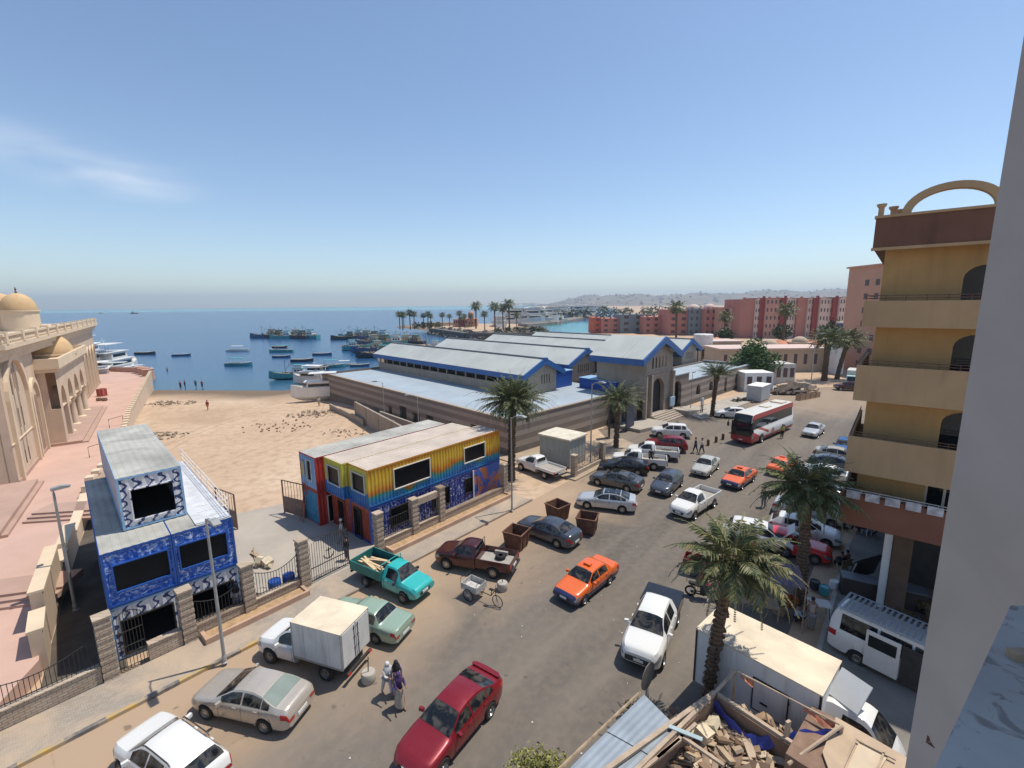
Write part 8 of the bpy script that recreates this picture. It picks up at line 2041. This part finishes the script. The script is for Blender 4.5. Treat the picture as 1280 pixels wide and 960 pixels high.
# junk and container near the right wing
q = G(948,500); o = thing('storage_container', 'white metal storage container by the end of the market', 'container', Vector((q.x,q.y,0)), BA)
mb = MB(); corr(mb, 4.2, .15, 2.5, [], .35, .04); b2 = MB(); corr(b2, 2.2, .15, 2.5, [], .35, .04); xf(b2, TR(0,2.2) @ RZ(-PI/2)); n = len(mb.v); mb.v += b2.v; mb.f += [tuple(i+n for i in f) for f in b2.f]; mb.m += b2.m; mb.box(.05,4.2,.06,2.2,.15,2.49)
mb.v = [(x-2,y-1,z) for x,y,z in mb.v]; mb.build('container_wall', M('pale_metal',(.5,.5,.5),.5,0,.1), o); mb = MB(); mb.box(-2.05,2.25,-1.05,1.25,2.5,2.6); mb.build('roof', m_white, o)
rubble('dark scrap pile behind the coach', G(985,492), 60, 2.2, .9, M('dark_scrap',(.10,.075,.06),.9,0,.4,1), 51, 'scrap_pile', 'scrap', .8)
rubble('pile of long planks beside the dark scrap', G(1000,487), 25, 2.0, 1.6, m_beam, 52, 'plank_pile', 'planks', .6)
rubble('small dark junk in front of the white storage container', G(930,502), 25, 1.4, .6, M('dark_scrap',(.10,.075,.06),.9,0,.4,1), 53, 'scrap_pile', 'scrap', .5)
for i in range(4):
    crate(('first','second','third','fourth')[i]+' wooden stall box from the left at the sandy corner behind the coach', G(1000+i*6.5,500-i*1.2), 1.2,.8,.9, M('tan_box',(.38,.25,.15),.8,0,.2,1), .5, 'wooden_box', 'box', 'boxes at the sandy corner')
for (x,y,s_,sd_,lb,nm) in ((905,432,2.0,71,'dark green tree in front of the salmon hotel block','leafy_tree'),(1040,438,3.0,72,'dark green tree behind the pair of stout palms','leafy_tree'),(1062,440,2.6,73,'dark green tree beside the blue glazed block','leafy_tree'),(977,428,2.2,74,'dark green tree between the red hotel towers','leafy_tree'),(828,398,2.6,75,'dark green tree on the shore right of the lagoon','leafy_tree'),(850,396,3.0,76,'dark trees clump behind the hotel left wing','leafy_tree')):
    q = G(x,y,0); k_ = s_; leafy(lb, Vector((q.x,q.y,0)), [(0,0,2.4*k_,1.2*k_),(-1.0*k_,0,1.9*k_,1.0*k_),(1.0*k_,.2,1.9*k_,1.0*k_),(0,0,1.2*k_,1.1*k_)], 700, .3*k_**.5*1.2, sd_, (2*k_,.15*k_), m_leafd)
leafy('olive green shrubs on the headland above the dark stone armour', G(655,417,0), [(x,y_,1.6,2.6) for x,y_ in ((-14,2),(-9,0),(-4,3),(0,1),(5,2),(9,0))], 1800, .5, 77, None, m_leafd, 'shrub_belt', 'shrubs', kind='stuff')
leafy('pale green shrubs among the headland palms', G(538,410,0), [(x,0,2,3) for x in (-10,-5,0,5)], 1000, .6, 78, None, m_palm2, 'shrub_belt', 'shrubs', kind='stuff')
leafy('dark green tree belt along the far shore', GY(835,384,520), [(i*16-120,(i%3)*14,-6,7+(i%4)) for i in range(17)], 3600, 1.4, 79, None, m_leafd, 'tree_belt', 'trees', kind='stuff')
# town on the hills
hp_ = []
for cm_, sz in ((M('far_house_white',(.62,.58,.52),.9),(11,9,6)),(M('far_house_tan',(.50,.42,.33),.9),(15,10,5)),(M('far_house_rose',(.48,.38,.32),.9),(9,9,8))):
    mb = MB(); mb.box(-sz[0]/2,sz[0]/2,-sz[1]/2,sz[1]/2,-8,sz[2]); mb.box(-sz[0]*.2,sz[0]*.2,-sz[1]*.2,sz[1]*.2,sz[2],sz[2]+3)
    hp_.append(tag(mb.build('hillside_house', cm_, loc=(0,0,-500)), 'tiny pale house on the far hillside', 'house', 'houses on the far hillside'))
r_ = random.Random(99); used = [False]*3
for i in range(270):
    a = 6+52*r_.random(); k_ = r_.random()**.8*.72; p = hill(a, k_); j = r_.randrange(3)
    o = hp_[j] if not used[j] else hp_[j].copy()
    if used[j]: COL.objects.link(o)
    used[j] = True; o.location = p; o.rotation_euler = (0,0,r_.uniform(0,3)); o.scale = (r_.uniform(.6,1.6),)*3
q = hill(43.3,.72); mb = MB()
for s_ in (-1,1): mb.tube([(s_*4,0,0),(0,0,60)], 1.2, 4)
tag(mb.build('radio_mast', m_steelgrey, loc=q), 'thin radio mast on the ridge right of the hotel', 'mast')

# scattered litter on the road
r_ = random.Random(17); mb = MB()
for i in range(150):
    u_, v_ = r_.uniform(4,60), r_.uniform(4,21); p = UV(u_,v_,.02); s_ = r_.uniform(.02,.07); a = r_.uniform(0,PI)
    mb.obox(p, s_, s_*r_.uniform(.5,1), .012, a)
tag(mb.build('litter', M('pale_litter',(.55,.53,.5),.8,0,.2,3)), 'pale paper scraps and pebbles scattered over the asphalt', 'litter', kind='stuff')
